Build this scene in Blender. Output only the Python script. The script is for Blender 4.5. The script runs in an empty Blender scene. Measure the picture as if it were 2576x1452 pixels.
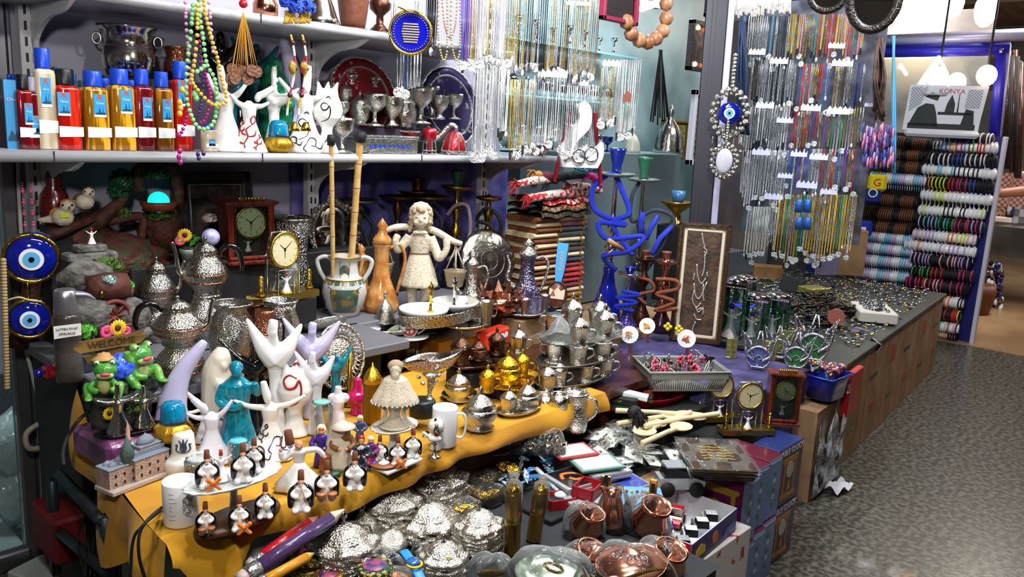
import bpy, math, random
from math import cos,sin
from mathutils import Vector as V, Matrix
from mathutils.bvhtree import BVHTree
random.seed(7)
PI=math.pi; C=bpy.context.scene.collection; D=bpy.data
R_=random.uniform
def rad(a): return a*PI/180
FPX=2050; AL,TH,RO=rad(42),rad(11.3),rad(2.9); EYE=V((0,0,1.5))
_h=V((cos(AL),sin(AL),0)); FW=(_h*cos(TH)-V((0,0,sin(TH))))
_r=V((sin(AL),-cos(AL),0)); _u=_h*sin(TH)+V((0,0,cos(TH)))
RT=_r*cos(RO)+_u*sin(RO); UP=_u*cos(RO)-_r*sin(RO)
cam=D.cameras.new('camera'); camo=D.objects.new('camera',cam); C.objects.link(camo)
cam.sensor_width=36; cam.lens=36*FPX/2576; cam.clip_start=.02
camo.matrix_world=Matrix.Translation(EYE)@Matrix((RT,UP,-FW)).transposed().to_4x4()
bpy.context.scene.camera=camo
def P(px,py,z=None,y=None,x=None,t=None):
 """the point of the place seen at a pixel of the photograph, on a shelf or table of height z, a front y or x, or at distance t"""
 d=FW+RT*((px-1288)/FPX)-UP*((py-726)/FPX)
 if z is not None: t=(z-EYE.z)/d.z
 elif y is not None: t=y/d.y
 elif x is not None: t=x/d.x
 return EYE+d*t
def col(px,y,z):
 k=(px-1288)/FPX; A=RT-FW*k; zz=z-1.5
 return V((-(y*A.y+zz*A.z)/A.x,y,z))
def mpp(p): return (V(p)-EYE).dot(FW)/FPX
def face(p,a=0): return math.atan2(p[1],p[0])-PI/2+rad(a)
def lin(c):
 if isinstance(c,str): c=[int(c[i:i+2],16)/255 for i in(0,2,4)]
 return tuple(x/12.92 if x<=.04045 else((x+.055)/1.055)**2.4 for x in c[:3])+(1,)
_M={}
def mat(n,c='888888',r=.5,m=0,bump=None,var=None,coat=0,em=0,tr=0,al=1,sub=0,ior=1.45,sheen=0,ec=None,vs='noise'):
 if n in _M: return _M[n]
 M=D.materials.new(n); M.use_nodes=True; N=M.node_tree.nodes; L=M.node_tree.links; b=N['Principled BSDF']
 I=b.inputs
 I['Base Color'].default_value=lin(c); I['Roughness'].default_value=r; I['Metallic'].default_value=m
 I['Coat Weight'].default_value=coat; I['Coat Roughness'].default_value=.05; I['Transmission Weight'].default_value=tr
 I['Alpha'].default_value=al; I['IOR'].default_value=ior; I['Sheen Weight'].default_value=sheen
 if em: I['Emission Color'].default_value=lin(ec or c); I['Emission Strength'].default_value=em
 tc=N.new('ShaderNodeTexCoord')
 def tex(kind,scale):
  t=N.new({'noise':'ShaderNodeTexNoise','vor':'ShaderNodeTexVoronoi','wave':'ShaderNodeTexWave','brick':'ShaderNodeTexBrick','chk':'ShaderNodeTexChecker'}[kind])
  s=scale
  mp=N.new('ShaderNodeMapping'); mp.inputs['Scale'].default_value=s if isinstance(s,tuple) else(s,s,s)
  L.new(tc.outputs['Object'],mp.inputs['Vector']); L.new(mp.outputs[0],t.inputs['Vector']); t.inputs['Scale'].default_value=1
  return t
 if var:
  t=tex(vs,var[1]); o=t.outputs['Distance'] if vs=='vor' else t.outputs[1] if vs in('chk','brick') else t.outputs[0]
  if vs=='wave': t.inputs['Distortion'].default_value=3
  rp=N.new('ShaderNodeValToRGB'); e=rp.color_ramp.elements
  e[0].color=lin(c); e[1].color=lin(var[0]); e[0].position=var[2] if len(var)>2 else .4; e[1].position=var[3] if len(var)>3 else .6
  L.new(o,rp.inputs[0]); L.new(rp.outputs[0],I['Base Color'])
 if bump:
  t=tex(bump[2] if len(bump)>2 else 'noise',bump[0]); bp=N.new('ShaderNodeBump'); bp.inputs['Strength'].default_value=bump[1]; bp.inputs['Distance'].default_value=.01
  L.new(t.outputs[0],bp.inputs['Height']); L.new(bp.outputs[0],I['Normal'])
 _M[n]=M; return M
def film(n,c='ffffff',a=.2,bump=(30,.5),r=.08):
 """thin clear plastic sheet: a see-through layer with a gloss"""
 if n in _M: return _M[n]
 M=D.materials.new(n); M.use_nodes=True; N=M.node_tree.nodes; L=M.node_tree.links
 N.remove(N['Principled BSDF']); o=N['Material Output']
 t=N.new('ShaderNodeBsdfTransparent'); t.inputs[0].default_value=lin(c)
 g=N.new('ShaderNodeBsdfGlossy'); g.inputs['Roughness'].default_value=r
 f=N.new('ShaderNodeFresnel'); f.inputs[0].default_value=1.5
 ad=N.new('ShaderNodeMath'); ad.operation='ADD'; ad.use_clamp=True; ad.inputs[1].default_value=a-.04
 mx=N.new('ShaderNodeMixShader')
 if bump:
  tc=N.new('ShaderNodeTexCoord'); nz=N.new('ShaderNodeTexNoise'); nz.inputs['Scale'].default_value=bump[0]
  bp=N.new('ShaderNodeBump'); bp.inputs['Strength'].default_value=bump[1]; bp.inputs['Distance'].default_value=.01
  L.new(tc.outputs['Object'],nz.inputs['Vector']); L.new(nz.outputs[0],bp.inputs['Height'])
  L.new(bp.outputs[0],g.inputs['Normal'])
 df=N.new('ShaderNodeBsdfTranslucent'); df.inputs[0].default_value=(.9,.92,.9,1); d2=N.new('ShaderNodeBsdfDiffuse'); d2.inputs[0].default_value=(.9,.92,.9,1); m1=N.new('ShaderNodeMixShader'); L.new(df.outputs[0],m1.inputs[1]); L.new(d2.outputs[0],m1.inputs[2]); m2=N.new('ShaderNodeMixShader'); m2.inputs[0].default_value=.4 if bump else .05; L.new(g.outputs[0],m2.inputs[1]); L.new(m1.outputs[0],m2.inputs[2])
 L.new(f.outputs[0],ad.inputs[0]); L.new(ad.outputs[0],mx.inputs[0]); L.new(t.outputs[0],mx.inputs[1]); L.new(m2.outputs[0],mx.inputs[2]); L.new(mx.outputs[0],o.inputs[0])
 _M[n]=M; return M
silver=mat('hammered_silver','d2d0c6',.16,1,(230,.3,'vor')); plain_silver=mat('polished_silver','cfcdc6',.14,1,(14,.12))
chased=mat('chased_silver','cfcdc2',.2,1,(170,.7)); oldsilver=mat('dark_silver','8f8d84',.3,1,(70,.5)); chrome=mat('chrome','d8d8d8',.07,1)
gold=mat('gold_metal','d9b23c',.18,1,(60,.25)); brass=mat('brass','b08d3e',.28,1,(40,.1)); goldp=mat('gold_paint','c99b2c',.35,.7,(25,.15)); dbrass=mat('dull_brass','6f5a2c',.35,1,(40,.15))
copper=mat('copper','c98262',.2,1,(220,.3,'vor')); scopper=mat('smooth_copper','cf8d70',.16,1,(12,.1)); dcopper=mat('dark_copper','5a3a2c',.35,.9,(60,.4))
white=mat('white_glaze','efeee8',.12,0,None,None,.6); cream=mat('cream_glaze','ddd3bf',.25,0,(60,.1),None,.4); stone=mat('aged_ivory','d3c7b0',.5,0,(50,.3),('8d7860',45,.55,.8))
lilac=mat('lilac_glaze','c9c3e6',.15,0,None,None,.6); black=mat('black_gloss','0a0a0b',.15,0,None,None,.5); mblack=mat('black_matte','131314',.7); dark=mat('dark_grey','26272a',.6)
teal=mat('teal_glaze','0b6f86',.12,0,None,('0f90a5',14),.7); blue=mat('blue_plastic','1f3fb8',.3); navy=mat('cobalt_glass','0c1a86',.06,0,None,None,1); lblue=mat('light_blue','6fb6e2',.25,0,None,None,.5)
pwhite=mat('white_enamel','f3f3f3',.2,0,None,None,.5); red=mat('red_paint','b3152a',.3,0,None,None,.3); magenta=mat('magenta_glaze','c2155e',.2,0,None,None,.5); pink=mat('pink_plastic','ee5a93',.35)
green=mat('frog_green','3f8f3a',.3,0,(60,.2),('6aa33c',18),.3); dgreen=mat('dark_green','14502c',.4,0,(60,.4)); moss=mat('moss_green','5d7d23',.8,0,(120,1),('2f4a16',60)); yellow=mat('yellow_paint','ecc31e',.4); orange=mat('orange_paint','e0762a',.4)
skin=mat('skin','d79a78',.5); brown=mat('brown_clay','6b3a25',.5,0,(40,.3)); tan=mat('tan_wood','b98a55',.5,0,(30,.15)); wood=mat('dark_wood','4a2415',.3,0,(20,.1),('2d130b',(8,8,60)),.3); redwood=mat('mahogany','6f2a1a',.22,0,None,('4c180e',(60,60,8)),.6)
paper=mat('white_paper','ecebe6',.7); card=mat('cardboard','9a7a58',.85,0,(20,.1),('86684a',9)); grey=mat('shelf_grey','b4b6bb',.35,.1,(300,.03)); lgrey=mat('pale_enamel','d2d0d3',.4)
glassm=film('clear_glass','eef6f4',.06,None,.02); wrap=film('plastic_wrap','fcfefd',.05,(45,.8),.12); wrap2=film('crinkled_bag','fcfefc',.08,(70,1),.16); acryl=film('acrylic_plate','e4e9ea',.08,None,.02)
class MB:
 def __init__(s): s.v=[];s.f=[];s.m=[];s.s=[]
 def add(s,vs,fs,m=0,sm=True,T=None):
  if T is not None: vs=[T@V(p) for p in vs]
  b=len(s.v); s.v+=[tuple(p) for p in vs]
  s.f+=[tuple(b+i for i in f) for f in fs]; s.m+=[m]*len(fs); s.s+=[sm]*len(fs); return s
 def join(s,o,T=None,m=None):
  b=len(s.v); s.v+=[tuple(T@V(p)) if T is not None else p for p in o.v]
  s.f+=[tuple(b+i for i in f) for f in o.f]; s.m+=o.m if m is None else [m]*len(o.m); s.s+=o.s; return s
 def lathe(s,pr,n=20,m=0,T=None,fl=None,sx=1,sy=1,sm=True,wob=None):
  vs=[];fs=[];k=len(pr)
  for j,q in enumerate(pr):
   r,z=q[0],q[1]
   for i in range(n):
    a=2*PI*i/n; rr=max(r,1e-5)
    if fl and fl[0]=='sq': rr*=(abs(cos(a))**fl[1]+abs(sin(a))**fl[1])**(-1/fl[1])
    elif fl and (len(fl)<4 or fl[2]<=z<=fl[3]): rr*=1+fl[1]*cos(fl[0]*a)
    zz=z+(wob[1]*cos(wob[0]*a)*(r/max(x[0] for x in pr))**2 if wob else 0)
    vs.append((rr*cos(a)*sx,rr*sin(a)*sy,zz))
  for j in range(k-1):
   for i in range(n):
    i2=(i+1)%n; fs.append((j*n+i,j*n+i2,(j+1)*n+i2,(j+1)*n+i))
  if pr[0][0]>1e-4: fs.append(tuple(range(n-1,-1,-1)))
  if pr[-1][0]>1e-4 and pr[-1][1]!=pr[0][1]: fs.append(tuple((k-1)*n+i for i in range(n)))
  return s.add(vs,fs,m,sm,T)
 def open_lathe(s,pr,n=20,m=0,T=None,**k):
  s.lathe(pr,n,m,T,**k)
  for _ in range(2):
   if s.f and len(s.f[-1])==n and n>4: s.f.pop();s.m.pop();s.s.pop()
  return s
 def box(s,c,d,m=0,T=None,b=0,sm=False):
  x,y,z=(q/2 for q in d)
  if b<=0:
   vs=[(c[0]+i*x,c[1]+j*y,c[2]+k*z) for i in(-1,1) for j in(-1,1) for k in(-1,1)]
   return s.add(vs,[(0,1,3,2),(4,6,7,5),(0,4,5,1),(2,3,7,6),(0,2,6,4),(1,5,7,3)],m,sm,T)
  b=min(b,x*.9,y*.9,z*.9); vs=[];ix={}
  for i in(-1,1):
   for j in(-1,1):
    for k in(-1,1):
     for a in range(3):
      e=[x-b,y-b,z-b]; e[a]+=b; ix[(i,j,k,a)]=len(vs); vs.append((c[0]+i*e[0],c[1]+j*e[1],c[2]+k*e[2]))
  fs=[]
  for i in(-1,1):
   q=[ix[(i,-1,-1,0)],ix[(i,1,-1,0)],ix[(i,1,1,0)],ix[(i,-1,1,0)]]; fs.append(q if i>0 else q[::-1])
   q=[ix[(-1,i,-1,1)],ix[(1,i,-1,1)],ix[(1,i,1,1)],ix[(-1,i,1,1)]]; fs.append(q if i<0 else q[::-1])
   q=[ix[(-1,-1,i,2)],ix[(1,-1,i,2)],ix[(1,1,i,2)],ix[(-1,1,i,2)]]; fs.append(q if i>0 else q[::-1])
  for i in(-1,1):
   for j in(-1,1):
    fs+= [(ix[(i,j,-1,0)],ix[(i,j,1,0)],ix[(i,j,1,1)],ix[(i,j,-1,1)]),(ix[(i,-1,j,0)],ix[(i,1,j,0)],ix[(i,1,j,2)],ix[(i,-1,j,2)]),(ix[(-1,i,j,1)],ix[(1,i,j,1)],ix[(1,i,j,2)],ix[(-1,i,j,2)])]
    for k in(-1,1): fs.append((ix[(i,j,k,0)],ix[(i,j,k,1)],ix[(i,j,k,2)]))
  return s.add(vs,fs,m,sm,T)
 def tube(s,pts,r,n=8,m=0,T=None,cl=False,flat=1,cap=True):
  pts=[V(p) for p in pts]; k=len(pts); rs=r if isinstance(r,(list,tuple)) else [r]*k
  tg=[((pts[(i+1)%k] if cl or i<k-1 else pts[i])-(pts[i-1] if cl or i>0 else pts[i])) for i in range(k)]
  tg=[t.normalized() if t.length>1e-9 else V((0,0,1)) for t in tg]
  u=tg[0].orthogonal().normalized(); vs=[];fs=[]
  if abs(tg[0].z)<.9: u=(V((0,0,1))-tg[0]*tg[0].z).normalized()
  for i in range(k):
   u=(u-tg[i]*u.dot(tg[i])).normalized(); w=tg[i].cross(u)
   for j in range(n):
    a=2*PI*j/n; vs.append(pts[i]+(u*cos(a)*flat+w*sin(a))*rs[i])
  for i in range(k if cl else k-1):
   for j in range(n):
    a,b=i,(i+1)%k; fs.append((a*n+j,a*n+(j+1)%n,b*n+(j+1)%n,b*n+j))
  if not cl and cap: fs+= [tuple(range(n-1,-1,-1)),tuple((k-1)*n+j for j in range(n))]
  return s.add(vs,fs,m,True,T)
 def sph(s,c,r,m=0,T=None,n=12):
  r=r if isinstance(r,(tuple,list)) else(r,r,r); h=max(4,n//2); vs=[];fs=[]
  for j in range(h+1):
   b=-PI/2+PI*j/h
   for i in range(n):
    a=2*PI*i/n; cb=max(cos(b),1e-4); vs.append((c[0]+r[0]*cb*cos(a),c[1]+r[1]*cb*sin(a),c[2]+r[2]*sin(b)))
  for j in range(h):
   for i in range(n): fs.append((j*n+i,j*n+(i+1)%n,(j+1)*n+(i+1)%n,(j+1)*n+i))
  return s.add(vs,fs,m,True,T)
 def poly(s,p,d,m=0,T=None,ms=None):
  """outline in x,z facing -y, thickness d along +y"""
  n=len(p); vs=[(a,0,b) for a,b in p]+[(a,d,b) for a,b in p]
  s.add(vs,[tuple(range(n)),tuple(range(2*n-1,n-1,-1))],m,False,T)
  return s.add(vs,[(i,n+i,n+(i+1)%n,(i+1)%n) for i in range(n)],m if ms is None else ms,False,T)
 def disc(s,c,r,d,m=0,T=None,n=24,sz=1):
  return s.poly([(c[0]+r*cos(2*PI*i/n),c[2]+r*sz*sin(2*PI*i/n)) for i in range(n)],d,m,Matrix.Translation((0,c[1],0)) if T is None else T@Matrix.Translation((0,c[1],0)))
 def ring(s,c,R,r,m=0,T=None,n=24,k=8,sz=1,fl=None):
  """ring in the x,z plane"""
  return s.tube([(c[0]+R*(1+(fl[1]*cos(fl[0]*2*PI*i/n) if fl else 0))*cos(2*PI*i/n),c[1],c[2]+R*sz*sin(2*PI*i/n)) for i in range(n)],r,k,m,T,True)
 def grid(s,fn,nu,nv,m=0,T=None,sm=True):
  vs=[fn(i/nu,j/nv) for i in range(nu+1) for j in range(nv+1)]; w=nv+1
  return s.add(vs,[(i*w+j,(i+1)*w+j,(i+1)*w+j+1,i*w+j+1) for i in range(nu) for j in range(nv)],m,sm,T)
 def mesh(s,name):
  me=D.meshes.new(name); me.from_pydata(s.v,[],s.f); me.polygons.foreach_set('material_index',s.m); me.polygons.foreach_set('use_smooth',s.s); me.update(); return me
 def melt(s,vox,sm=4,m=0):
  """grow everything together into one continuous skin"""
  o=D.objects.new('tmp',s.mesh('tmp')); C.objects.link(o)
  q=o.modifiers.new('r','REMESH'); q.mode='VOXEL'; q.voxel_size=vox; q.use_smooth_shade=True
  if sm: w=o.modifiers.new('s','SMOOTH'); w.iterations=sm; w.factor=.5
  dg=bpy.context.evaluated_depsgraph_get(); me=D.meshes.new_from_object(o.evaluated_get(dg))
  s.v=[tuple(p.co) for p in me.vertices]; s.f=[tuple(p.vertices) for p in me.polygons]; s.m=[m]*len(s.f); s.s=[True]*len(s.f)
  me0=o.data; D.objects.remove(o); D.meshes.remove(me); D.meshes.remove(me0); return s
 def paint(s,lines,r,m,back=False):
  """brush strokes given in x,z laid onto the front of the surface"""
  bv=BVHTree.FromPolygons([V(p) for p in s.v],s.f)
  for ln in lines:
   pts=[]
   for i in range(len(ln)-1):
    for k in range(4): pts.append((ln[i][0]+(ln[i+1][0]-ln[i][0])*k/4,ln[i][1]+(ln[i+1][1]-ln[i][1])*k/4))
   pts.append(ln[-1]); out=[]
   for x,z in pts:
    h=bv.ray_cast(V((x,-9,z)),V((0,1,0)))
    if h[0] is not None: out.append(h[0]+V((0,-r*.15,0)))
   if len(out)>2: s.tube(out,[r*(.45+.55*sin(PI*i/(len(out)-1))) for i in range(len(out))],5,m)
  return s
def BX(d,m=0,T=None,b=0): return MB().box((0,0,0),d,m,T,b)
def LA(*a,**k): return MB().lathe(*a,**k)
def TU(*a,**k): return MB().tube(*a,**k)
def SP(*a,**k): return MB().sph(*a,**k)
def Tm(l=(0,0,0),rz=0,rx=0,ry=0,s=1):
 return Matrix.Translation(l)@Matrix.Rotation(rad(rz),4,'Z')@Matrix.Rotation(rad(ry),4,'Y')@Matrix.Rotation(rad(rx),4,'X')@(Matrix.Diagonal((s[0],s[1],s[2],1)) if isinstance(s,tuple) else Matrix.Scale(s,4))
def mk(name,mb,mats,parent=None,loc=(0,0,0),rz=0,sc=1,rot=None):
 me=mb if isinstance(mb,bpy.types.Mesh) else mb.mesh(name)
 if not isinstance(mats,(list,tuple)): mats=[mats]
 if not me.materials:
  for x in mats: me.materials.append(x)
 o=D.objects.new(name,me); C.objects.link(o); o.location=loc; o.rotation_euler=rot or(0,0,rz)
 o.scale=(sc,sc,sc) if not isinstance(sc,tuple) else sc
 if parent is not None: o.parent=parent
 return o
def tag(o,label,cat,group=None,kind=None):
 if label: o['label']=label
 if cat: o['category']=cat
 if group: o['group']=group
 if kind: o['kind']=kind
 return o
def thing(name,label,cat,loc=(0,0,0),rz=0,group=None,sc=1,rot=None):
 o=D.objects.new(name,None); C.objects.link(o); o.empty_display_size=.02; o.location=loc; o.rotation_euler=rot or(0,0,rz)
 o.scale=(sc,sc,sc) if not isinstance(sc,tuple) else sc
 return tag(o,label,cat,group)
def solo(name,mb,mats,label,cat,loc=(0,0,0),rz=0,group=None,sc=1,rot=None,kind=None):
 return tag(mk(name,mb,mats,None,loc,rz,sc,rot),label,cat,group,kind)
def struct(name,mb,mats,**k): return tag(mk(name,mb,mats,**k),None,None,None,'structure')
KIDS={}
def dup(o,label,loc,rz=0,sc=None,group=None,rot=None):
 c=o.copy(); C.objects.link(c); c.location=loc; c.rotation_euler=rot or(0,0,rz)
 if sc is not None: c.scale=(sc,sc,sc) if not isinstance(sc,tuple) else sc
 if label: c['label']=label
 if group: c['group']=group
 for ch in list(o.children):
  d=ch.copy(); C.objects.link(d); d.parent=c
  for g in list(ch.children):
   e=g.copy(); C.objects.link(e); e.parent=d
 return c
def text(s,size,m,parent=None,loc=(0,0,0),rot=(PI/2,0,0),ext=.0006,name='lettering',align='CENTER'):
 cu=D.curves.new('t','FONT'); cu.body=s; cu.size=size; cu.extrude=ext; cu.align_x=align; cu.align_y='CENTER'; cu.resolution_u=3
 o=D.objects.new('t',cu); C.objects.link(o); bpy.context.view_layer.update()
 me=D.meshes.new_from_object(o.evaluated_get(bpy.context.evaluated_depsgraph_get())); D.objects.remove(o); D.curves.remove(cu)
 me.materials.clear(); me.materials.append(m)
 t=D.objects.new(name,me); C.objects.link(t); t.location=loc; t.rotation_euler=rot
 if parent is not None: t.parent=parent
 return t
def cat(pts,n=6):
 """smooth curve through points"""
 pts=[V(p) for p in pts]; o=[]
 for i in range(len(pts)-1):
  a=pts[max(i-1,0)];b=pts[i];c=pts[i+1];d=pts[min(i+2,len(pts)-1)]
  for k in range(n):
   t=k/n; o.append(.5*((2*b)+(c-a)*t+(2*a-5*b+4*c-d)*t*t+(3*b-a-3*c+d)*t**3))
 return o+[pts[-1]]
def cat2(pts,n=5): return [(p.x,p.z) for p in cat([(a,0,b) for a,b in pts],n)]
ORD='first second third fourth fifth sixth seventh eighth ninth tenth eleventh twelfth thirteenth fourteenth fifteenth sixteenth seventeenth eighteenth nineteenth twentieth'.split()
# setting
terr=mat('terrazzo','2c2e29',.3,0,(90,.05),('5f5d50',42,.42,.62),.1)
def shell():
 N=terr.node_tree.nodes; L=terr.node_tree.links
 b=MB().box((5,0,-.05),(14,10,.1)); struct('floor',b,terr)
 struct('floor.001',MB().box((10.5,-.5,.003),(7.1,9,.006)),mat('tan_tile','a98a66',.35,0,None,('8e7152',1.4),.1))
 for i,y in enumerate((.35,-.45)): struct('floor_joint',MB().box((4.2,y,.001),(5.3,.006,.002)),mat('joint','6d6a58',.6))
 wm=mat('panel_lilac','a9a7b8',.55,0,(6,.02))
 struct('wall_back',MB().box((1.9,2.86,1.5),(2.2,.06,3.0)),wm)
 for i,x in enumerate((1.32,1.9)): struct('trim',MB().box((x,2.826,1.06),(.008,.01,.6)),mat('seam','5d5a66',.6))
 struct('wall_inner',MB().box((4.9,3.72,1.5),(3.9,.06,3)),mat('teal_wall','5c7c82',.3,0,None,('8aa7ac',2)))
 struct('wall_far',MB().box((13.5,0,1.6),(.1,10,3.2)),mat('far_wall','4b4a4a',.7,0,None,('7b7468',1.2)))
 struct('wall_right',MB().box((6,-4.6,1.6),(14,.1,3.2)),mat('wall_dim_right','4a4846',.7,0,None,('2c2c30',.7)))
 struct('wall_behind',MB().box((-2.05,0,1.6),(.1,10,3.2)),mat('wall_dim_behind','3e3c3c',.7,0,None,('5d5850',.7)))
 struct('wall_left',MB().box((-.6,3.62,1.5),(2.9,.06,3)),mat('dim_left','777b80',.6))
 struct('ceiling',MB().box((5.7,0,3.25),(15.8,10,.06)),mat('brown_ceiling','8d6f55',.6,0,None,('6d523d',(1,12,1))))
 for x in (8.2,9.6,11): struct('trim',MB().box((x,0,3.19),(.1,9,.06)),mat('ceiling_batten','74604c',.5))
shell()
def shelving():
 t=thing('shelving_unit','pale grey metal shelving unit with slotted posts and two long shelves','shelving',(0,2.6,0))
 for nm,z,x0,x1 in(('shelf_board',1.357,.66,2.96),('shelf_board',1.789,.55,2.6)):
  b=MB()
  b.box(((x0+x1)/2,.01,z),(x1-x0,.40,.028),0,None,.004); b.tube([(x0,-.195,z),(x1,-.195,z)],.0155,10,0)
  for xs in(.80,1.42,2.1): b.box((xs,-.2105,z),(.003,.004,.03),1)
  mk(nm,b,[grey,dark],t)
 for px in(72,783,1228):
  p=P(px,130,y=2.74); b=MB(); x=p.x
  b.box((x,.14,1.5),(.05,.03,3.0 if px<1000 else 2.6))
  for k in range(44):
   z=.86+k*.045
   for s in(-.009,.009): b.box((x+s,.1245,z),(.007,.002,.026),1)
  mk('slotted_post',b,[lgrey,dark],t)
 for px in(72,783,1228):
  x=P(px,130,y=2.74).x
  for z in(1.775,1.343):
   pr=cat2([(.13,-.19),(.1,-.1),(0,-.045),(-.12,-.03),(-.19,-.004)],4)
   pr=[(.13,0)]+pr+[(-.19,0)]
   mk('bracket',MB().poly([(-a,c) for a,c in pr][::-1],.012),lgrey,t,(x+.006,0,z),0,1,(0,0,rad(-90)))
shelving()
mottled=mat('marbled_blue','3a3a86',.6,0,None,('7a74b8',9,.35,.7))
solo('marbled_board',BX((1.25,.012,.78)),mottled,'blue marbled board lining the wall behind the hookahs','panel',(2.42,2.815,.95))
bdm=mat('bench_grey','6a6a70',.5)
solo('bench_board',BX((1.7,.4,.03),0,None,.004),bdm,'grey bench board under the shelf, carrying pots and vases','board',(1.64,2.51,.758))
solo('bench_board',BX((.95,.3,.03),0,None,.004),bdm,'shorter grey board in front of the bench, under the tea pots','board',(1.28,2.18,.758))
solo('bench_box',BX((1.66,.36,.74),0,None,.004),dark,'long dark box carrying the bench board at the wall','box',(1.64,2.53,.372))
solo('bench_box',BX((.88,.2,.74),0,None,.004),mblack,'shorter dark box carrying the front bench board','box',(1.27,2.225,.372))
solo('riser_box',BX((1.1,.12,.22),0,None,.004),mblack,'tall black riser at the wall under the red mantel clock','box',(1.62,2.65,.884))
yel=mat('yellow_cloth','d29a16',.8,0,(14,.5),('b87f12',5),0,sheen=.1)
def cloth():
 b=MB(); X0,X1,Y0,Y1,Z=.66,2.2,1.53,2.12,.622
 rg=random.Random(3)
 def wv(x,y): return .006*sin(x*9+y*5)+.004*sin(y*17-x*6)
 def xl(v): return X0+.02+(v**1.3)*.085      # left edge slants away
 def top(u,v):
  y=Y0+(Y1-Y0)*v; x=xl(v)+(X1-xl(v))*u; return(x,y,Z+max(0,wv(x,y))*.4)
 b.grid(top,48,22)
 def front(u,v):
  x=xl(0)+(X1-xl(0))*u; d=v*(.055+.012*sin(x*7)+.1*max(0,1-abs(x-.78)/.09)*1.4)
  return(x,Y0-.02*sin(v*2)-.009*v*sin(x*31+2*sin(x*9)),Z+max(0,wv(x,Y0))*.4-d)
 b.grid(front,90,8)
 def left(u,v):
  y=Y0+(Y1-Y0+.1)*u; vv=min(u,1); d=v*(.16+.05*sin(y*14)+.12*max(0,1-abs(u)/.12))
  x=xl(min(u,1))
  return(x-.03*v*sin(y*24)-.02*sin(v*3),y,Z+max(0,wv(x,y))*.4-d+.36*max(0,u-.62)*(1-v*.4))
 b.grid(left,50,10)
 tl=cat([(.80,1.515,.60),(.815,1.505,.55),(.80,1.5,.48),(.83,1.49,.40),(.86,1.49,.30)],5)
 b.tube(tl,[.012+.03*i/len(tl) for i in range(len(tl))],8,0,None,False,.35)
 solo('tablecloth',b,yel,'mustard yellow cloth draped over the figurine table','tablecloth')
cloth()
solo('table_board',BX((1.94,.62,.03)),wood,'thin board under the mustard yellow cloth','board',(1.77,1.86,.596))
pr_=mat('faded_print','8f9a98',.7,0,None,('6c7f7c',7,.4,.62))
solo('carton',BX((.3,.5,.57),0,None,.003),[pr_],'faded grey green printed carton under the near end of the yellow cloth','box',(.94,1.80,.29))
solo('carton',BX((1.66,.5,.57),0,None,.003),[mat('brown_board','6a3416',.6,0,None,('3a1a0c',5))],'long brown box carrying the middle of the figurine table','box',(1.93,1.86,.29))
solo('platform',BX((1.1,.62,.40),0,None,.006),dark,'low dark platform carrying the silver lids and copper bowls','platform',(1.275,1.185,.2))
solo('platform_cloth',MB().grid(lambda u,v:(-.55+1.1*u,-.32+.63*v,.004*sin(u*23)*sin(v*15)),40,20),mat('dark_cloth','2a2b2e',.8,0,(30,.5)),'dark cloth spread under the silver lids','cloth',(1.275,1.185,.41))
for nm,c,d,lb in(('carton',(2.55,1.395,.22),(.6,.25,.44),'dark carton under the plastic basket and red basin'),('carton',(3.08,1.66,.275),(.5,.75,.55),'violet marbled carton under the framed calligraphy'),('carton',(3.1,2.36,.29),(1.2,.64,.58),'plain brown carton under the blue hookahs and rugs')):
 solo(nm,MB().box((0,0,0),d,0,None,.004),mblack if 'dark' in lb else mat('marbled_dusk','2a2648',.7,0,None,('544d80',7,.35,.7)) if 'violet' in lb else card,lb,'box',c)
solo('carton',BX((.4,.29,.42),0,None,.004),card,'plain brown carton under the card packets','box',(2.03,1.35,.212))
def showcase():
 t=thing('glass_showcase','aluminium framed glass showcase cut off by the edge beside the shelving','showcase',(.56,2.8,0))
 al=mat('aluminium','8d8c92',.35,.85,(200,.02)); b=MB()
 b.box((.245,.02,1.3),(.045,.05,2.6),0,None,.006); b.box((.272,.0,1.3),(.008,.012,2.6)); mk('post',b,al,t)
 mk('bottom_rail',MB().box((-.1,.0,.03),(.66,.04,.06),0,None,.006),al,t); mk('top_rail',MB().box((-.1,.0,2.57),(.66,.04,.06),0,None,.006),al,t)
 mk('glass_pane',MB().box((-.1,.005,1.3),(.64,.005,2.48)),glassm,t)
 mk('tile_base',MB().box((-.1,.35,.02),(.66,.6,.05),0),mat('pale_tile','b9c6c4',.25,0,None,('9fb0ae',3)),t)
 mk('back_panel',MB().box((-.1,.66,1.3),(.66,.02,2.6)),mat('cloudy_panel','aab3ba',.4,0,None,('7e8a94',2.5)),t)
 mk('inner_shelf',MB().box((-.1,.33,.95),(.64,.55,.01)),glassm,t)
showcase()
wr=mat('white_plastic','dfe6ea',.25,0,(25,.8),None,.4)
for i,(px,py,s,lb) in enumerate(((25,1120,.1,'lumpy white plastic bag behind the showcase glass, upper one'),(35,1240,.09,'lumpy white plastic bag behind the showcase glass, lower one'))):
 p=P(px,py,y=3.0); b=SP((0,0,0),(s,.08,s*1.2),0,None,16); b.v=[(x+.02*sin(z*60),y,z+.02*sin(x*70)) for x,y,z in b.v]
 solo('plastic_bag',b,wr,lb,'bag',p)
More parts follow.
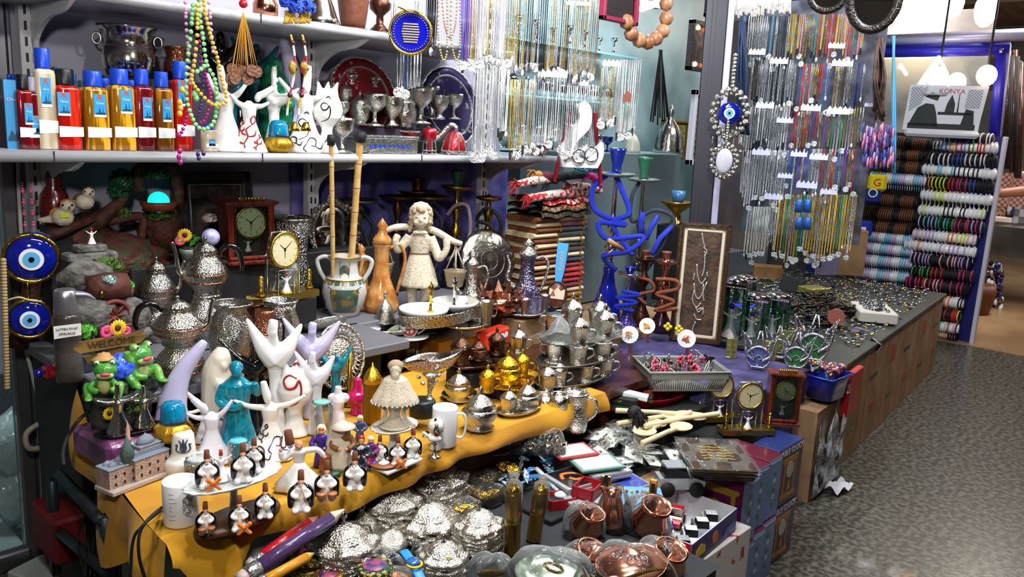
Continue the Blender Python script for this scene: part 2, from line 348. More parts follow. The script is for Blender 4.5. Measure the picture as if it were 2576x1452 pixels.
def pipes():
 q=[P(*a,y=2.78) for a in((44,330),(48,500),(60,700),(62,850),(78,930),(105,1040))]
 solo('wall_cable',TU(cat(q),.006,8),mat('pale_cable','c5c0b8',.5),'thick pale cable running down beside the slotted post','cable')
 solo('conduit',TU([P(106,1110,y=2.78),P(112,1250,y=2.78),P(122,1400,y=2.8)],.011,10),mat('conduit_cream','a59e86',.5),'cream conduit pipe running down to the floor','pipe')
 t=thing('junction_box','pale junction box with looped cable on the post','junction box',P(128,1095,y=2.72),0)
 mk('case',BX((.07,.04,.055),0,None,.006),lgrey,t); mk('conduit_loop',TU(cat([(-.02,-.01,-.03),(-.07,-.02,-.02),(-.075,-.02,.03),(-.03,-.02,.055),(.0,-.02,.04)]),.009,8),mat('conduit_cream'),t)
 for k,pts in enumerate((((160,905),(125,930),(118,960),(105,1010),(112,1060)),((95,700),(92,800),(100,900),(112,1000)),((165,940),(160,1010),(150,1080),(160,1160)),((120,1110),(128,1200),(115,1300),(118,1400)))):
  solo('black_cable',TU(cat([P(*a,y=2.7+.01*k) for a in pts]),.0035,6),mblack,('thin black cable looping from the bench board to the junction box','black cable hanging past the two round eye charms','black cable dropping past the junction box into the dark','black cable running down beside the cream pipe')[k],'cable')
 t=thing('steel_stand','dark steel stand frame in shadow under the yellow cloth','frame',(.66,2.05,0))
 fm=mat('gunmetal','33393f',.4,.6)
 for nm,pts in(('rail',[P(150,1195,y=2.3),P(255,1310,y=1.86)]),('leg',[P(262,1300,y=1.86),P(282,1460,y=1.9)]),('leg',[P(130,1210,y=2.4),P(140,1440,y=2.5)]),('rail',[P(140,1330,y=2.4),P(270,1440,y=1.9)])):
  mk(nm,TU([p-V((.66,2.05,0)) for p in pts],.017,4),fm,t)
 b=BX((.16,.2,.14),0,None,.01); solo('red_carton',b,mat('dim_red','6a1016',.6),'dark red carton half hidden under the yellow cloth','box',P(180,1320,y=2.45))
 solo('foam_sheet',MB().box((0,0,.015),(.34,.3,.03),0,None,.004),mat('pale_foam','c8d2cd',.6),'pale foam sheet lying on the floor by the showcase','sheet',P(220,1425,z=0),rad(20))
 b=MB()
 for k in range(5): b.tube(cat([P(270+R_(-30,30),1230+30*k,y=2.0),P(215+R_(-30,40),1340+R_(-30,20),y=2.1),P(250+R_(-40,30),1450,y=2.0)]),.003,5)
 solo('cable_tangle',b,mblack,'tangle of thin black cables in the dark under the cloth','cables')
 solo('lamp_cable',TU(cat([P(414,1272,z=.635),P(380,1300,y=1.5),P(352,1340,y=1.48),P(350,1400,y=1.48),P(365,1455,y=1.5)]),.0035,6),mblack,'black cable falling over the cloth edge beside the white printed mug','cable')
 solo('lamp_cable',TU(cat([P(405,1285,z=.63),P(362,1320,y=1.5),P(335,1360,y=1.5),P(328,1455,y=1.5)]),.003,6),mblack,'second black cable falling over the cloth edge, further from the mug','cable')
 solo('lamp_cable',TU(cat([P(252,1020,z=.74),P(205,1050,y=2.0),P(170,1100,y=2.0),P(158,1140,y=1.95),P(160,1170,y=1.9)]),.0045,6),mblack,'black lead trailing from the frog fountain over the cloth','cable')
pipes()
def area(n,loc,to,sx,sy,e,c):
 l=D.lights.new(n,'AREA'); l.shape='RECTANGLE'; l.size=sx; l.size_y=sy; l.energy=e; l.color=c
 o=D.objects.new(n,l); C.objects.link(o); o.location=loc; o.rotation_euler=(V(to)-V(loc)).to_track_quat('-Z','Y').to_euler(); return o
def bulb(n,loc,e,c,r=.05):
 l=D.lights.new(n,'POINT'); l.energy=e; l.color=c; l.shadow_soft_size=r; o=D.objects.new(n,l); C.objects.link(o); o.location=loc
bulb('stall_bulb',(.05,.55,1.85),36,(1,.97,.93),.06); bulb('stall_bulb',(1.0,.4,2.25),34,(1,.97,.93),.06)
area('tube_lamp',(2.0,1.5,2.75),(2.0,1.75,.8),1.2,.08,26,(.9,.95,1)); area('tube_lamp',(2.15,1.55,2.6),(2.35,2.4,1.6),.5,.1,16,(.95,.97,1))
area('platform_fill',(1.1,1.0,2.95),(1.4,1.5,.5),1.3,.25,24,(.95,.97,1))  # added fill light overhead, gives the silver lids broad highlights
area('showcase_fill',(.3,3.2,2.4),(.4,3.1,0),.4,.2,14,(.9,.96,1))  # added fill light, brightens the inside of the showcase
area('shop_lamp',(4.2,2.7,2.75),(4.1,2.9,1.2),1.2,.3,26,(.78,.95,1)); area('aisle_lamp',(7.8,1.2,3.05),(7.6,1.6,0),1.2,.3,45,(1,.9,.78))
area('aisle_lamp',(4.1,.9,3.0),(5.0,2.1,1.5),.8,.2,44,(.93,.95,1)); area('far_lamp',(10.5,0,3.1),(10.5,0,0),2,1,60,(1,.95,.88))
W=D.worlds.new('world'); bpy.context.scene.world=W; W.use_nodes=True; W.node_tree.nodes['Background'].inputs[0].default_value=(.42,.46,.6,1); W.node_tree.nodes['Background'].inputs[1].default_value=.18
sc=bpy.context.scene; sc.view_settings.view_transform='Standard'; sc.view_settings.look='None'; sc.view_settings.exposure=.5; sc.view_settings.gamma=1; sc.view_settings.use_curve_mapping=False
cy=sc.cycles; cy.use_denoising=True; cy.max_bounces=7; cy.diffuse_bounces=2; cy.glossy_bounces=4; cy.transmission_bounces=4; cy.transparent_max_bounces=10; cy.sample_clamp_indirect=4; cy.caustics_reflective=False; cy.caustics_refractive=False; cy.use_adaptive_sampling=True; cy.adaptive_threshold=.02
# figure and vessel shapes
def whirl(la=(-.34,.02,.7),ra=(.34,.02,.66),hat=(.0,0,1.0),bow=0,vox=.012,sk=.25,n=7,neck=.06):
 """a whirling dervish of height 1"""
 m=MB(); m.lathe([(sk*.95,0),(sk,.02),(sk*.86,.1),(.15,.26),(.1,.4),(.085,.47),(.1,.56),(.105,.63),(.06,.69),(.035,.72)],28,fl=(n,.06,0,.2),sy=.85)
 for s,e in((-1,la),(1,ra)):
  a=V((s*.08,0,.645)); b=V(e); mid=(a+b)/2+V((0,-.02,-.02)); m.tube(cat([a,mid,b],4),[.05,.045,.042,.04,.036,.033,.03,.028,.022],8)
  m.sph(e,.026)
 hd=V((hat[0]*.35,-.03,.765)); m.sph(hd,(.05,.055,.062)); ht=V(hat)
 m.tube([hd+V((0,0,.02)),hd.lerp(ht,.4),ht],[.056,.054,.042],10)
 m.melt(vox,3); return m
def ystat(la=(-.36,0,1.0),ra=(.34,0,.94),head=(-.03,-.05,.93),hat=.1,vox=.014,base=.17,twist=0,waist=.07,shoulder=.105):
 """an abstract turning figure with both sleeves flung up"""
 m=MB(); m.lathe([(base*.9,0),(base,.02),(base*.75,.14),(waist,.38),(waist*1.05,.5),(shoulder,.66),(shoulder,.72),(.05,.8)],24,sy=.7)
 for e in(la,ra):
  b=V(e); a=V((0,0,.66)); m.tube(cat([a,a.lerp(b,.45)+V((0,-.02,-.035)),b],5),[.105,.1,.095,.088,.08,.07,.058,.045,.034,.024,.013],10)
 h=V(head); m.tube([V((0,0,.7)),h],[.05,.036],8); m.sph(h,(.042,.046,.055))
 if hat: m.tube([h+V((0,0,.03)),h+V((.01,0,.03+hat))],[.044,.036],10)
 m.melt(vox,4); return m
def horn(pts,rs,vox=.014,extra=None):
 m=MB(); m.tube(cat(pts,5),[rs[min(int(i/5),len(rs)-2)]+(rs[min(int(i/5),len(rs)-2)+1]-rs[min(int(i/5),len(rs)-2)])*((i%5)/5 if i<5*(len(pts)-1) else 1) for i in range(5*(len(pts)-1)+1)],14)
 if extra: extra(m)
 m.melt(vox,4); return m
def tulipvase(vox=.014):
 m=MB(); m.lathe([(.17,0),(.175,.02),(.13,.12),(.075,.3),(.085,.36),(.2,.5),(.225,.6),(.2,.72),(.13,.84)],24,sy=.7)
 for x0,x1 in((-.09,-.13),(0,.02),(.09,.15)): m.tube(cat([(x0,0,.74),(x0*1.1,0,.86),(x1,0,1.0)],4),[.08,.08,.076,.068,.058,.044,.03,.02,.008],8)
 m.melt(vox,4); return m
VAV=[cat2([(.02,.22),(-.05,.25),(-.1,.2),(-.07,.13),(0,.14),(.04,.2),(.06,.1),(.02,-.02),(-.1,-.08)]),cat2([(-.02,.33),(.03,.36),(.06,.32)])]
TULIP=[cat2([(0,-.12),(-.06,-.02),(-.05,.1),(-.1,.2)]),cat2([(0,-.12),(.06,-.02),(.05,.1),(.1,.2)]),cat2([(0,-.1),(-.015,.05),(0,.22)]),cat2([(0,-.1),(.02,.05),(0,.22)]),cat2([(-.02,-.12),(-.15,-.05),(-.13,.08),(-.18,.06)]),cat2([(.02,-.12),(.15,-.05),(.13,.08),(.18,.06)])]
def sh(L,dx=0,dz=0,s=1): return [[(x*s+dx,z*s+dz) for x,z in l] for l in L]
FLOWER=[cat2([(-.1,-.1),(-.04,0),(-.06,.1),(.02,.17)]),cat2([(-.04,0),(.05,.02),(.07,.09)]),cat2([(-.06,.02),(-.12,.05),(-.1,.1)]),cat2([(.02,.17),(.0,.24),(.05,.3)]),cat2([(.02,.17),(.06,.22),(.05,.3)]),cat2([(-.1,-.1),(-.16,-.08)]),cat2([(-.09,-.08),(-.08,-.16)])]
SWIRL=[cat2([(-.1,0),(-.05,.08),(.03,.05),(.02,-.04),(-.04,-.03)]),cat2([(.02,-.04),(.1,-.08),(.14,0)]),cat2([(-.1,0),(-.15,-.08),(-.1,-.13)])]
red_ink=mat('red_ink','9c1c1c',.3); ink=mat('black_ink','1a1a1e',.35); tint=mat('blue_grey_ink','3c4a5c',.35)
def painted(mb,lines,r,m=1): return mb.paint(lines,r,m)
def stand(o_mesh,name,mats,label,cat_,p,h,rz=None,group=None,sc=None):
 return solo(name,o_mesh,mats,label,cat_,p,face(p) if rz is None else rz,group,(h if sc is None else sc))
def arcpatch(mb,r,a0,a1,z0,z1,m=0,n=8,sq=0):
 """a label wrapped on the front of a round body; angles from the front"""
 def f(u,v):
  a=rad(a0+(a1-a0)*u)-PI/2; rr=r*((abs(cos(a))**sq+abs(sin(a))**sq)**(-1/sq) if sq else 1); return(rr*cos(a),rr*sin(a),z0+(z1-z0)*v)
 return mb.grid(f,n,1,m)
clear_pl=mat('clear_plastic','d9cdb4',.08,0,None,('b9a888',(30,30,4)),1); lq={'maroon':mat('maroon_liquid','5a0d12',.08,0,None,('8c1a1a',(60,60,5),.5,.62),1),'red':mat('red_liquid','a5130c',.08,0,None,('e2341c',(70,70,5),.5,.6),1),'amber':mat('amber_liquid','8a5a0a',.08,0,None,('f0ae28',(80,80,7),.48,.58),1),'brown':mat('brown_liquid','6a3d0c',.08,0,None,('b87a1e',(50,50,4),.5,.62),1),'tan':clear_pl}  # colour streaks imitate light refracted through the bottles
stick=mat('price_sticker','e9e9e9',.3,0,None,None,.3); lab=mat('sky_label','3aa0e0',.35,0,None,None,.4); labr=mat('label_red','d0563a',.4); labd=mat('label_green','16506a',.4)
def bottle(name,label,p,colr,cap,w,h,labz=.62,lx=0,st=1,group='cologne bottles on the shelf'):
 t=thing(name,label,'bottle',p,0,group)
 r=w/2; hb=h*.8
 mk('body',LA([(0,0),(r*.86,0),(r*.88,.004),(r*.88,hb*.93),(r*.8,hb*.98),(r*.5,hb)],24,fl=('sq',5)),lq[colr],t)
 mk('cap',LA([(r*.62,hb),(r*.62,hb+.004),(r*.62,h-.002),(r*.58,h),(0,h)],20,fl=(20,.015)),cap,t)
 L=MB(); x0,x1=(lx-.42)*r,(lx+.42)*r; y=-r*.895; z1=hb*.95*labz+hb*.3; z0=z1-hb*.36
 L.poly([(x0,z0),(x1,z0),(x1,z1),(x0,z1)],.001,0,Tm((0,y,0)))
 q=lambda a:x0+(x1-x0)*a; w_=lambda b:z0+(z1-z0)*b
 L.poly([(x0,z0),(x1,z0),(x1,w_(.1)),(x0,w_(.1))],.0006,1,Tm((0,y-.0008,0)))
 L.poly([(q(.1),w_(.1)),(q(.95),w_(.1)),(q(.9),w_(.2)),(q(.76),w_(.2)),(q(.73),w_(.48)),(q(.7),w_(.2)),(q(.55),w_(.2)),(q(.46),w_(.45)),(q(.37),w_(.2)),(q(.15),w_(.17))],.0006,3,Tm((0,y-.0008,0)))
 L.poly([(q(.2),w_(.7)),(q(.45),w_(.86)),(q(.5),w_(.8)),(q(.56),w_(.87)),(q(.8),w_(.7)),(q(.6),w_(.98)),(q(.4),w_(.98))],.0006,2,Tm((0,y-.0008,0)))
 lo=mk('label',L,[lab,pwhite,labr,labd],t); text('Onur',(x1-x0)*.3,pwhite,lo,(q(.5),y-.001,w_(.6)))
 if st: mk('price_sticker',MB().poly([(-r*.8,hb*.2),(r*.84,hb*.21),(r*.84,hb*.36),(-r*.8,hb*.37)],.001,0,Tm((0,-r*.895,0))),stick,t)
 return t
def capcol(c,n): return mat(n,c,.3)
bcap=mat('blue_cap','1b48c4',.3); kcap=mat('black_cap','15171b',.35); gcap=mat('grey_cap','a9a3b5',.3)
S1=1.372
bl=[('maroon',67,45,178,kcap,.5,.2,'narrow dark maroon cologne bottle next to the blue carton'),('maroon',91,44,172,gcap,.3,-.1,'dark maroon cologne bottle with a pale grey cap'),
('tan',119,56,240,bcap,.62,-.1,'tall pale tan cologne bottle with a blue cap, rising above its neighbours'),('red',171,70,192,kcap,.62,-.4,'bright red cologne bottle with a black cap'),
('amber',241,70,188,bcap,.62,.1,'amber cologne bottle directly beside the bright red bottle'),('amber',307,68,194,bcap,.66,.1,'amber cologne bottle beside the deep red bottle, blue cap level with its neighbours'),
('maroon',362,54,194,bcap,.55,.1,'deep red cologne bottle with a blue cap between two amber ones'),('brown',411,52,188,bcap,.55,.1,'honey brown cologne bottle with a blue cap'),('red',458,56,212,bcap,.72,-.2,'tall red cologne bottle partly behind the hanging prayer beads')]
for c,px,w,h,cap,lz,lx,lb in bl:
 p=col(px,2.5 if px!=458 else 2.53,S1); k=mpp(p); bottle('cologne_bottle',lb,p,c,cap,w*k*.98,h*k*1.02,lz,lx)
p=col(526,2.47,S1); bottle('cologne_bottle','short pale tan cologne bottle below the loops of prayer beads',p,'tan',bcap,.05,.085,.3,0)
for px in(267,332,): p=col(px,2.575,S1); bottle('cologne_bottle','cologne bottle with a blue cap in the second row, '+('beside the first amber bottle' if px<300 else 'between amber and deep red bottles'),p,'amber',bcap,.055,.205,.5,0,0)
p=col(38,2.52,S1); t=thing('carton','slim sky blue printed carton beside the maroon bottles','box',p,rad(-12)); k=mpp(p)
mk('box',MB().box((0,0,.09),(.036,.03,.182)),lab,t); mk('mosque_print',MB().poly([(-.016,.02),(.016,.02),(.012,.035),(.006,.06),(.002,.035),(-.006,.05),(-.014,.03)],.001,0,Tm((0,-.016,0))),labd,t); text('Onur',.012,pwhite,t,(0,-.0165,.13))
solo('carton',BX((.2,.14,.14)),mat('dim_carton','3b3240',.7),'dark carton under the small scent vials','box',col(75,2.66,S1+.07))
vc=[(26,122,bcap,'blue'),(36,123,bcap,'blue'),(47,124,bcap,'blue'),(57,126,bcap,'blue'),(67,128,bcap,'blue'),(77,131,bcap,'blue'),(86,132,bcap,'blue'),(98,130,gold,'gold'),(168,138,mat('green_cap','1c7a4c',.3),'green'),(188,142,red,'red'),(198,143,mat('green_cap'),'green')]
vg=mat('vial_glass','c9d3cf',.06,0,None,('8ea29c',(60,60,10)),1); v0=None
for i,(px,y,cp,cn) in enumerate(vc):
 p=col(px,2.66 if px<110 else 2.70,S1+.14);
 if px>110: p.z=S1+.13
 nm='small scent vial with a %s cap, '%cn+(ORD[i]+' from the slotted post' if i<8 else ('between cauldron and postcards, '+('nearer the cards' if i==8 else 'the red one of three' if i==9 else 'nearer the cauldron')))
 t=thing('scent_vial',nm,'vial',p,0,'small scent vials'); mk('body',LA([(0,0),(.0055,0),(.0055,.034),(.004,.037)],10),vg,t); mk('cap',LA([(.006,.037),(.006,.058),(.005,.06),(0,.06)],10),cp,t)
solo('carton',BX((.42,.16,.215)),mat('dim_carton'),'dark carton behind the bottles carrying the silver cauldron','box',(1.24,2.7,S1+.108))
solo('carton',BX((.12,.1,.13)),mat('dim_carton'),'small dark carton behind the tall pale bottle','box',col(175,2.7,S1+.066))
p=col(173,2.68,S1+.135); t=thing('picture_card','small upright picture card of a mosque under a blue sky','card',p,rad(8))
mk('card',MB().box((0,0,.04),(.055,.003,.08)),mat('sky_print','4a8fd8',.4),t); mk('mosque_print',MB().poly([(-.027,.002),(.027,.002),(.027,.02),(.012,.028),(.01,.06),(.007,.028),(.0,.03),(-.006,.05),(-.012,.03),(-.027,.022)],.001,0,Tm((0,-.0022,0))),mat('mosque_ink','2c4a3c',.5),t); mk('snow_print',MB().poly([(-.027,.002),(.027,.002),(.027,.014),(-.027,.018)],.001,0,Tm((0,-.003,0))),paper,t)
b=MB()
for k in range(26): b.tube([(0,0,0),(R_(-.02,.02),R_(-.01,.01),R_(.02,.075))],.0016,5); b.sph((R_(-.02,.02),R_(-.012,.004),R_(.02,.075)),.005,0,None,6)
solo('charm_tree',b,plain_silver,'spray of small silver charms beside the mosque card','charms',col(130,2.66,S1+.15),face(col(130,2.66,1.5)))
def cauldron(p,w,h):
 t=thing('cauldron','large polished silver cauldron with two ring handles on the shelf','pot',p,face(p),None,1); r=w/2
 mk('body',LA([(0,0),(r*.62,0),(r*.7,h*.04),(r*.82,h*.18),(r*.86,h*.34),(r*.8,h*.52),(r*.74,h*.64),(r*.74,h*.72),(r*.82,h*.88),(r*.95,h*.95),(r*.97,h),(r*.9,h*.99),(r*.7,h*.8),(r*.68,h*.7)],40),plain_silver,t)
 for s in(-1,1): mk('handle',MB().ring((s*r*.95,0,h*.72),r*.13,r*.035,0,None,16,8,1.4).sph((s*r*.82,0,h*.86),r*.06),plain_silver,t)
 mk('bead_band',MB().ring((0,0,0),r*.79,r*.02,0,Tm((0,0,h*.6),0,90),40),plain_silver,t)
p=col(325,2.66,S1+.218); k=mpp(p); cauldron(p,146*k,122*k)
p=col(447,2.68,S1+.218); k=mpp(p); t=thing('copper_pot','squat copper pot with a bright rim beside the cauldron','pot',p); r=34*k; h=80*k
mk('body',LA([(0,0),(r*.7,0),(r,h*.25),(r*.95,h*.5),(r*.75,h*.72),(r*.85,h*.95),(r*.92,h),(r*.8,h*.98)],28),copper,t); mk('rim',MB().ring((0,0,0),r*.9,r*.05,0,Tm((0,0,h),0,90),28),gold,t)
def onshelf(px,h,y=2.47,z=S1):
 p=col(px,y,z); return p,mpp(p)*h*1.02
p,h=onshelf(570,200,2.50); stand(whirl((-.2,0,.9),(.24,-.02,.82),(-.06,0,1.02)),'dervish_figurine',[white],'plain white glazed dervish figurine beside the hanging prayer beads','figurine',p,h)
p,h=onshelf(628,172,2.46); m=whirl((-.24,-.04,.78),(.26,-.02,.7),(.34,-.02,.92),sk=.24); painted(m,sh(FLOWER,.02,.22,1.0)+sh(FLOWER,.13,.12,.5)+sh(FLOWER,-.1,.3,.5),.012); stand(m,'dervish_figurine',[white,red_ink],'white dervish figurine with a red flower on its skirt, hat tilted','figurine',p,h)
p,h=onshelf(690,180,2.56); stand(ystat((-.1,0,.8),(.34,0,.86),(0,-.04,.97),.12),'dervish_figurine',[white],'plain white figurine behind the shelf turban box, one sleeve out','figurine',p,h)
p,h=onshelf(768,200,2.48); m=whirl((-.3,-.02,.86),(.22,-.03,.72),(.04,0,1.04),sk=.27); painted(m,sh(VAV,0,.22,.75)+sh(SWIRL,.1,.12,.8)+sh(SWIRL,-.12,.14,.6),.009); stand(m,'dervish_figurine',[white,ink],'white dervish figurine with black swirl lettering on its skirt on the shelf','figurine',p,h)
p,h=onshelf(822,172,2.46); m=tulipvase(); painted(m,sh(VAV,0,.5,.8)+sh(SWIRL,.02,.14,.5),.011); stand(m,'tulip_vase',[white,ink],'white tulip shaped vase with one black letter on the shelf','vase',p,h)
def shawl(lbl,mt,p,h,lean=.0,fold=5):
 def ex(m):
  m.sph((lean+.02,-.02,.86),(.075,.08,.09)); m.tube(cat([(.12,-.06,.6),(.13,-.14,.48),(.02,-.17,.46)],4),[.06]*9,8)
 m=horn([(0,0,0),(0,0,.2),(.0,0,.45),(lean*.6,0,.68),(lean,0,.84),(lean+.03,-.01,.95)],[.2,.18,.17,.15,.1,.04],.014,ex)
 m.v=[(x*(1+.05*sin(z*26+x*20)*(z<.6)),y,z) for x,y,z in m.v]
 return stand(m,'shawl_figurine',[mt],lbl,'figurine',p,h)
p,h=onshelf(697,205,2.64,S1+.0); p.z=S1; shawl('dark green glazed figurine wrapped in a shawl behind the white ones',mat('emerald_glaze','0c5a3a',.12,0,None,('1c8a5c',14),.7),(p:=p),h*1.12,-.03)
p,h=onshelf(722,270,2.7); stand(horn([(0,0,0),(.02,0,.4),(.04,0,.7),(-.04,0,1)],[.12,.1,.08,.03]),'abstract_figurine',[lilac],'tall lilac white abstract figurine behind the green one','figurine',p,h)
for px,hh,mt,lb in((560,290,black,'tall black glazed abstract figurine beside the orange cord charms'),(602,250,black,'second black glazed abstract figurine behind the wooden charms'),(648,262,mat('deep_teal','0c4f5c',.15,0,None,None,.6),'deep teal abstract figurine behind the white ones'),(585,200,teal,'small bright teal figurine in the shade of the shelf')):
 p,h=onshelf(px,hh,2.72); stand(ystat((-.22,0,1),(.2,0,.95),(0,-.04,.9),0,.016),'abstract_figurine',[mt],lb,'figurine',p,h)
def turban(label,p,w):
 t=thing('turban_box',label,'trinket box',p,face(p),None,w)
 mk('base',LA([(0,0),(.3,0),(.44,.08),(.5,.24),(.46,.4),(.36,.5),(.3,.52)],48,fl=(12,.035,.02,.5)),goldp,t)
 mk('trim_cord',TU(cat([(-.33,-.1,.56),(0,-.34,.57),(.3,-.22,.54),(.42,-.2,.4),(.47,-.12,.22)],6),.022,6),mat('maroon_cord','5c2420',.5,0,(120,1)),t)
 mk('dome',LA([(.33,.5),(.325,.62),(.3,.92),(.22,1.05),(.1,1.09),(0,1.1)],32),teal if 0 else mat('peacock_glaze','0a6f9a',.12,0,None,('0a86b0',6),.7),t)
 return t
p=col(701,2.45,S1); TB=turban('gold turban box with a blue dome on the shelf among white figurines',p,74*mpp(p))
SILV={}
def silv(kind):
 if kind in SILV: return SILV[kind]
 b=MB()
 if kind=='goblet': b.lathe([(0,0),(.3,0),(.32,.04),(.12,.1),(.06,.2),(.07,.42),(.2,.5),(.33,.66),(.36,.9),(.38,1),(.33,.98),(.3,.7),(0,.56)],20,fl=(8,.03,.5,.95))
 if kind=='bowl': b.lathe([(0,0),(.32,0),(.34,.05),(.16,.12),(.14,.22),(.42,.4),(.52,.62),(.5,.78),(.54,.82),(.47,.8),(.4,.5),(0,.35)],24,fl=(12,.03,.3,.75))
 if kind=='sugar': b.lathe([(0,0),(.36,0),(.3,.08),(.44,.2),(.5,.4),(.42,.56),(.46,.6),(.4,.7),(.2,.84),(.08,.88),(.1,.94),(.06,1),(0,1.02)],24,fl=(10,.03,.15,.5))
 if kind=='candle': b.lathe([(0,0),(.34,0),(.3,.05),(.1,.1),(.07,.2),(.14,.3),(.06,.4),(.06,.6),(.13,.68),(.06,.74),(.2,.86),(.22,1),(.16,.98)],18)
 if kind=='cup': b.lathe([(0,0),(.34,0),(.36,.05),(.33,.1),(.42,.5),(.47,.95),(.49,1),(.42,.98),(.36,.4),(0,.1)],22,fl=(8,.025,.15,.9)).tube(cat([(.44,0,.82),(.66,0,.86),(.72,0,.6),(.6,0,.36),(.4,0,.34)],4),.045,6)
 if kind=='dome': b.lathe([(.5,0),(.52,.03),(.48,.1),(.42,.34),(.26,.56),(.1,.68),(.06,.74),(.11,.82),(.06,.92),(.0,1)],24,fl=(8,.03,.05,.5))
 SILV[kind]=b.mesh(kind); return SILV[kind]
def sv(kind,name,label,catg,p,h,mt,group=None,rz=None):
 me=silv(kind); mt=mat('chased_shelf_silver','d4d2c8',.13,1,(24,.3)) if mt is chased else mt
 key=kind+mt.name
 if key not in SILV: m2=me.copy(); m2.materials.clear(); m2.materials.append(mt); SILV[key]=m2
 return solo(name,SILV[key],mt,label,catg,p,face(p) if rz is None else rz,group,h if kind in('candle','goblet') else (h*.62,h*.62,h))
rows=[('candle',823,210,300,2.74,'slim silver candlestick beside the red rimmed plate'),('bowl',862,250,300,2.6,'footed silver bowl just behind the tulip vase'),('candle',884,190,262,2.76,'silver candlestick before the red rimmed plate, nearer the tulip vase'),('candle',940,198,268,2.76,'silver candlestick standing before the middle of the red rimmed plate'),('goblet',860,300,384,2.47,'silver goblet beside the bamboo sticks'),
('sugar',905,235,315,2.66,'lidded silver sugar bowl below the red rimmed plate'),('goblet',942,240,318,2.62,'silver goblet below the red rimmed plate'),('bowl',985,232,318,2.64,'wide footed silver bowl in the middle of the shelf silver'),('sugar',1018,230,320,2.66,'lidded silver sugar bowl between the two rimmed plates'),('goblet',1056,225,312,2.66,'bright silver goblet before the purple rimmed plate'),('bowl',1105,232,300,2.66,'footed silver bowl before the purple rimmed plate'),('candle',1086,222,300,2.7,'silver candlestick before the purple rimmed plate'),('sugar',870,210,262,2.72,'small lidded silver pot high at the tulip vase'),('goblet',1140,240,300,2.68,'silver goblet at the edge of the purple rimmed plate')]
for kd,px,y0,y1,Y,lb in rows:
 p=col(px,Y,S1); h=mpp(p)*(y1-y0)*1.03; pz=P(px,y1,y=Y).z; p.z=max(S1,S1) ; sv(kd,{'candle':'candlestick','bowl':'footed_bowl','sugar':'sugar_bowl','goblet':'goblet'}[kd],lb,{'candle':'candlestick','bowl':'bowl','sugar':'sugar bowl','goblet':'goblet'}[kd],V((P(px,y1,y=Y).x,Y,pz)) if pz>S1 else p,h,chased,'silverware on the shelf')
solo('carton',MB().box((0,.05,0),(.75,.16,.09)),mat('dim_carton'),'dark low box under the shelf silver','box',(2.1,2.68,S1+.046))
def plate(label,p,r,rim):
 t=thing('platter',label,'plate',p,rad(0),'big rimmed platters',1,(rad(-12),0,0))
 mk('dish',LA([(0,.006),(r*.72,.006),(r*.76,.012),(r*.8,.014),(r*.76,.0),(0,0)],56,0,Tm((0,0,0),0,90)),mat('grey_silver','a8a69c',.38,1,(30,.3)),t)
 mk('rim',LA([(r*.78,.01),(r*.9,.016),(r,.012),(r,.006),(r*.78,.0)],56,0,Tm((0,0,0),0,90)),rim,t)
 mk('scallop_edge',MB().ring((0,-.012,0),r,r*.035,0,None,72,6,1,(24,.03)),chased,t); mk('inner_edge',MB().ring((0,-.012,0),r*.78,r*.02,0,None,64,6,1,(24,.02)),chased,t)
p=P(912,250,y=2.75); plate('big round silver platter with a dark red rim, leaning at the back of the shelf',p,103*mpp(p),mat('red_rim','8c1022',.3,.3,None,('c9b8b0',30,.62,.7)))
p=P(1128,268,y=2.75); plate('big round silver platter with a dark purple rim, leaning at the back of the shelf',p,98*mpp(p),mat('purple_rim','2a1a5c',.3,.3,None,('b8b4c0',30,.62,.7)))
p=col(980,2.47,S1); t=thing('jewel_casket','long pale silver casket with small blue marks on its front','box',p,0); k=mpp(p)
mk('box',MB().box((0,.04,.028),(.27,.1,.05),0,None,.004),mat('pale_silver','b9b8b0',.35,1,(90,.4)),t); mk('lid',MB().box((0,.04,.06),(.28,.11,.014),0,None,.005),mat('pale_silver'),t)
b=MB();
for q in range(9): b.poly([(-.1+q*.022,.02),(-.09+q*.022,.02),(-.088+q*.022,.036),(-.094+q*.022,.03),(-.1+q*.022,.035)],.001,0,Tm((0,-.0115,0)))
mk('blue_marks',b,blue,t); mk('arch_foot',MB().poly(cat2([(-.12,0),(-.05,.02),(.04,.022),(.1,0)])+[(.1,-.0),(-.12,-.0)],.004,0,Tm((0,-.014,.0))),mat('pale_silver'),t)
def redbox(label,px,w,h,shape):
 p=col(px,2.46,S1); k=mpp(p); t=thing('trinket_box',label,'trinket box',p,face(p)*.5,None,k)
 mk('body',LA([(w*.5,.1*h),(w*.52,.2*h),(w*.4,.62*h),(w*.2,.92*h),(w*.05,h)] if shape=='bell' else [(w*.2,.1*h),(w*.14,.4*h),(w*.4,.6*h),(w*.46,.8*h),(w*.4,.95*h),(w*.1,h)],24),mat('red_enamel','a50f20',.15,.4,(60,.2),None,.6),t)
 b=MB()
 for q in range(8):
  a=q*PI/4; rr=w*(.52 if shape=='bell' else .44)
  b.tube(cat([(rr*.4*cos(a),rr*.4*sin(a),.9*h),(rr*.8*cos(a),rr*.8*sin(a),.6*h),(rr*1.02*cos(a),rr*1.02*sin(a),.15*h)],3),w*.03,5); b.sph((rr*cos(a),rr*sin(a),.05*h),w*.06,0,None,8)
 b.ring((0,0,0),w*.5 if shape=='bell' else w*.42,w*.04,0,Tm((0,0,.14*h),0,90),24); mk('silver_trim',b,chased,t); return t
redbox('bell shaped red enamel trinket box with silver trim beside the necklaces',1142,62,60,'bell'); t=redbox('small footed red enamel trinket box with silver trim',1080,40,66,'cup')
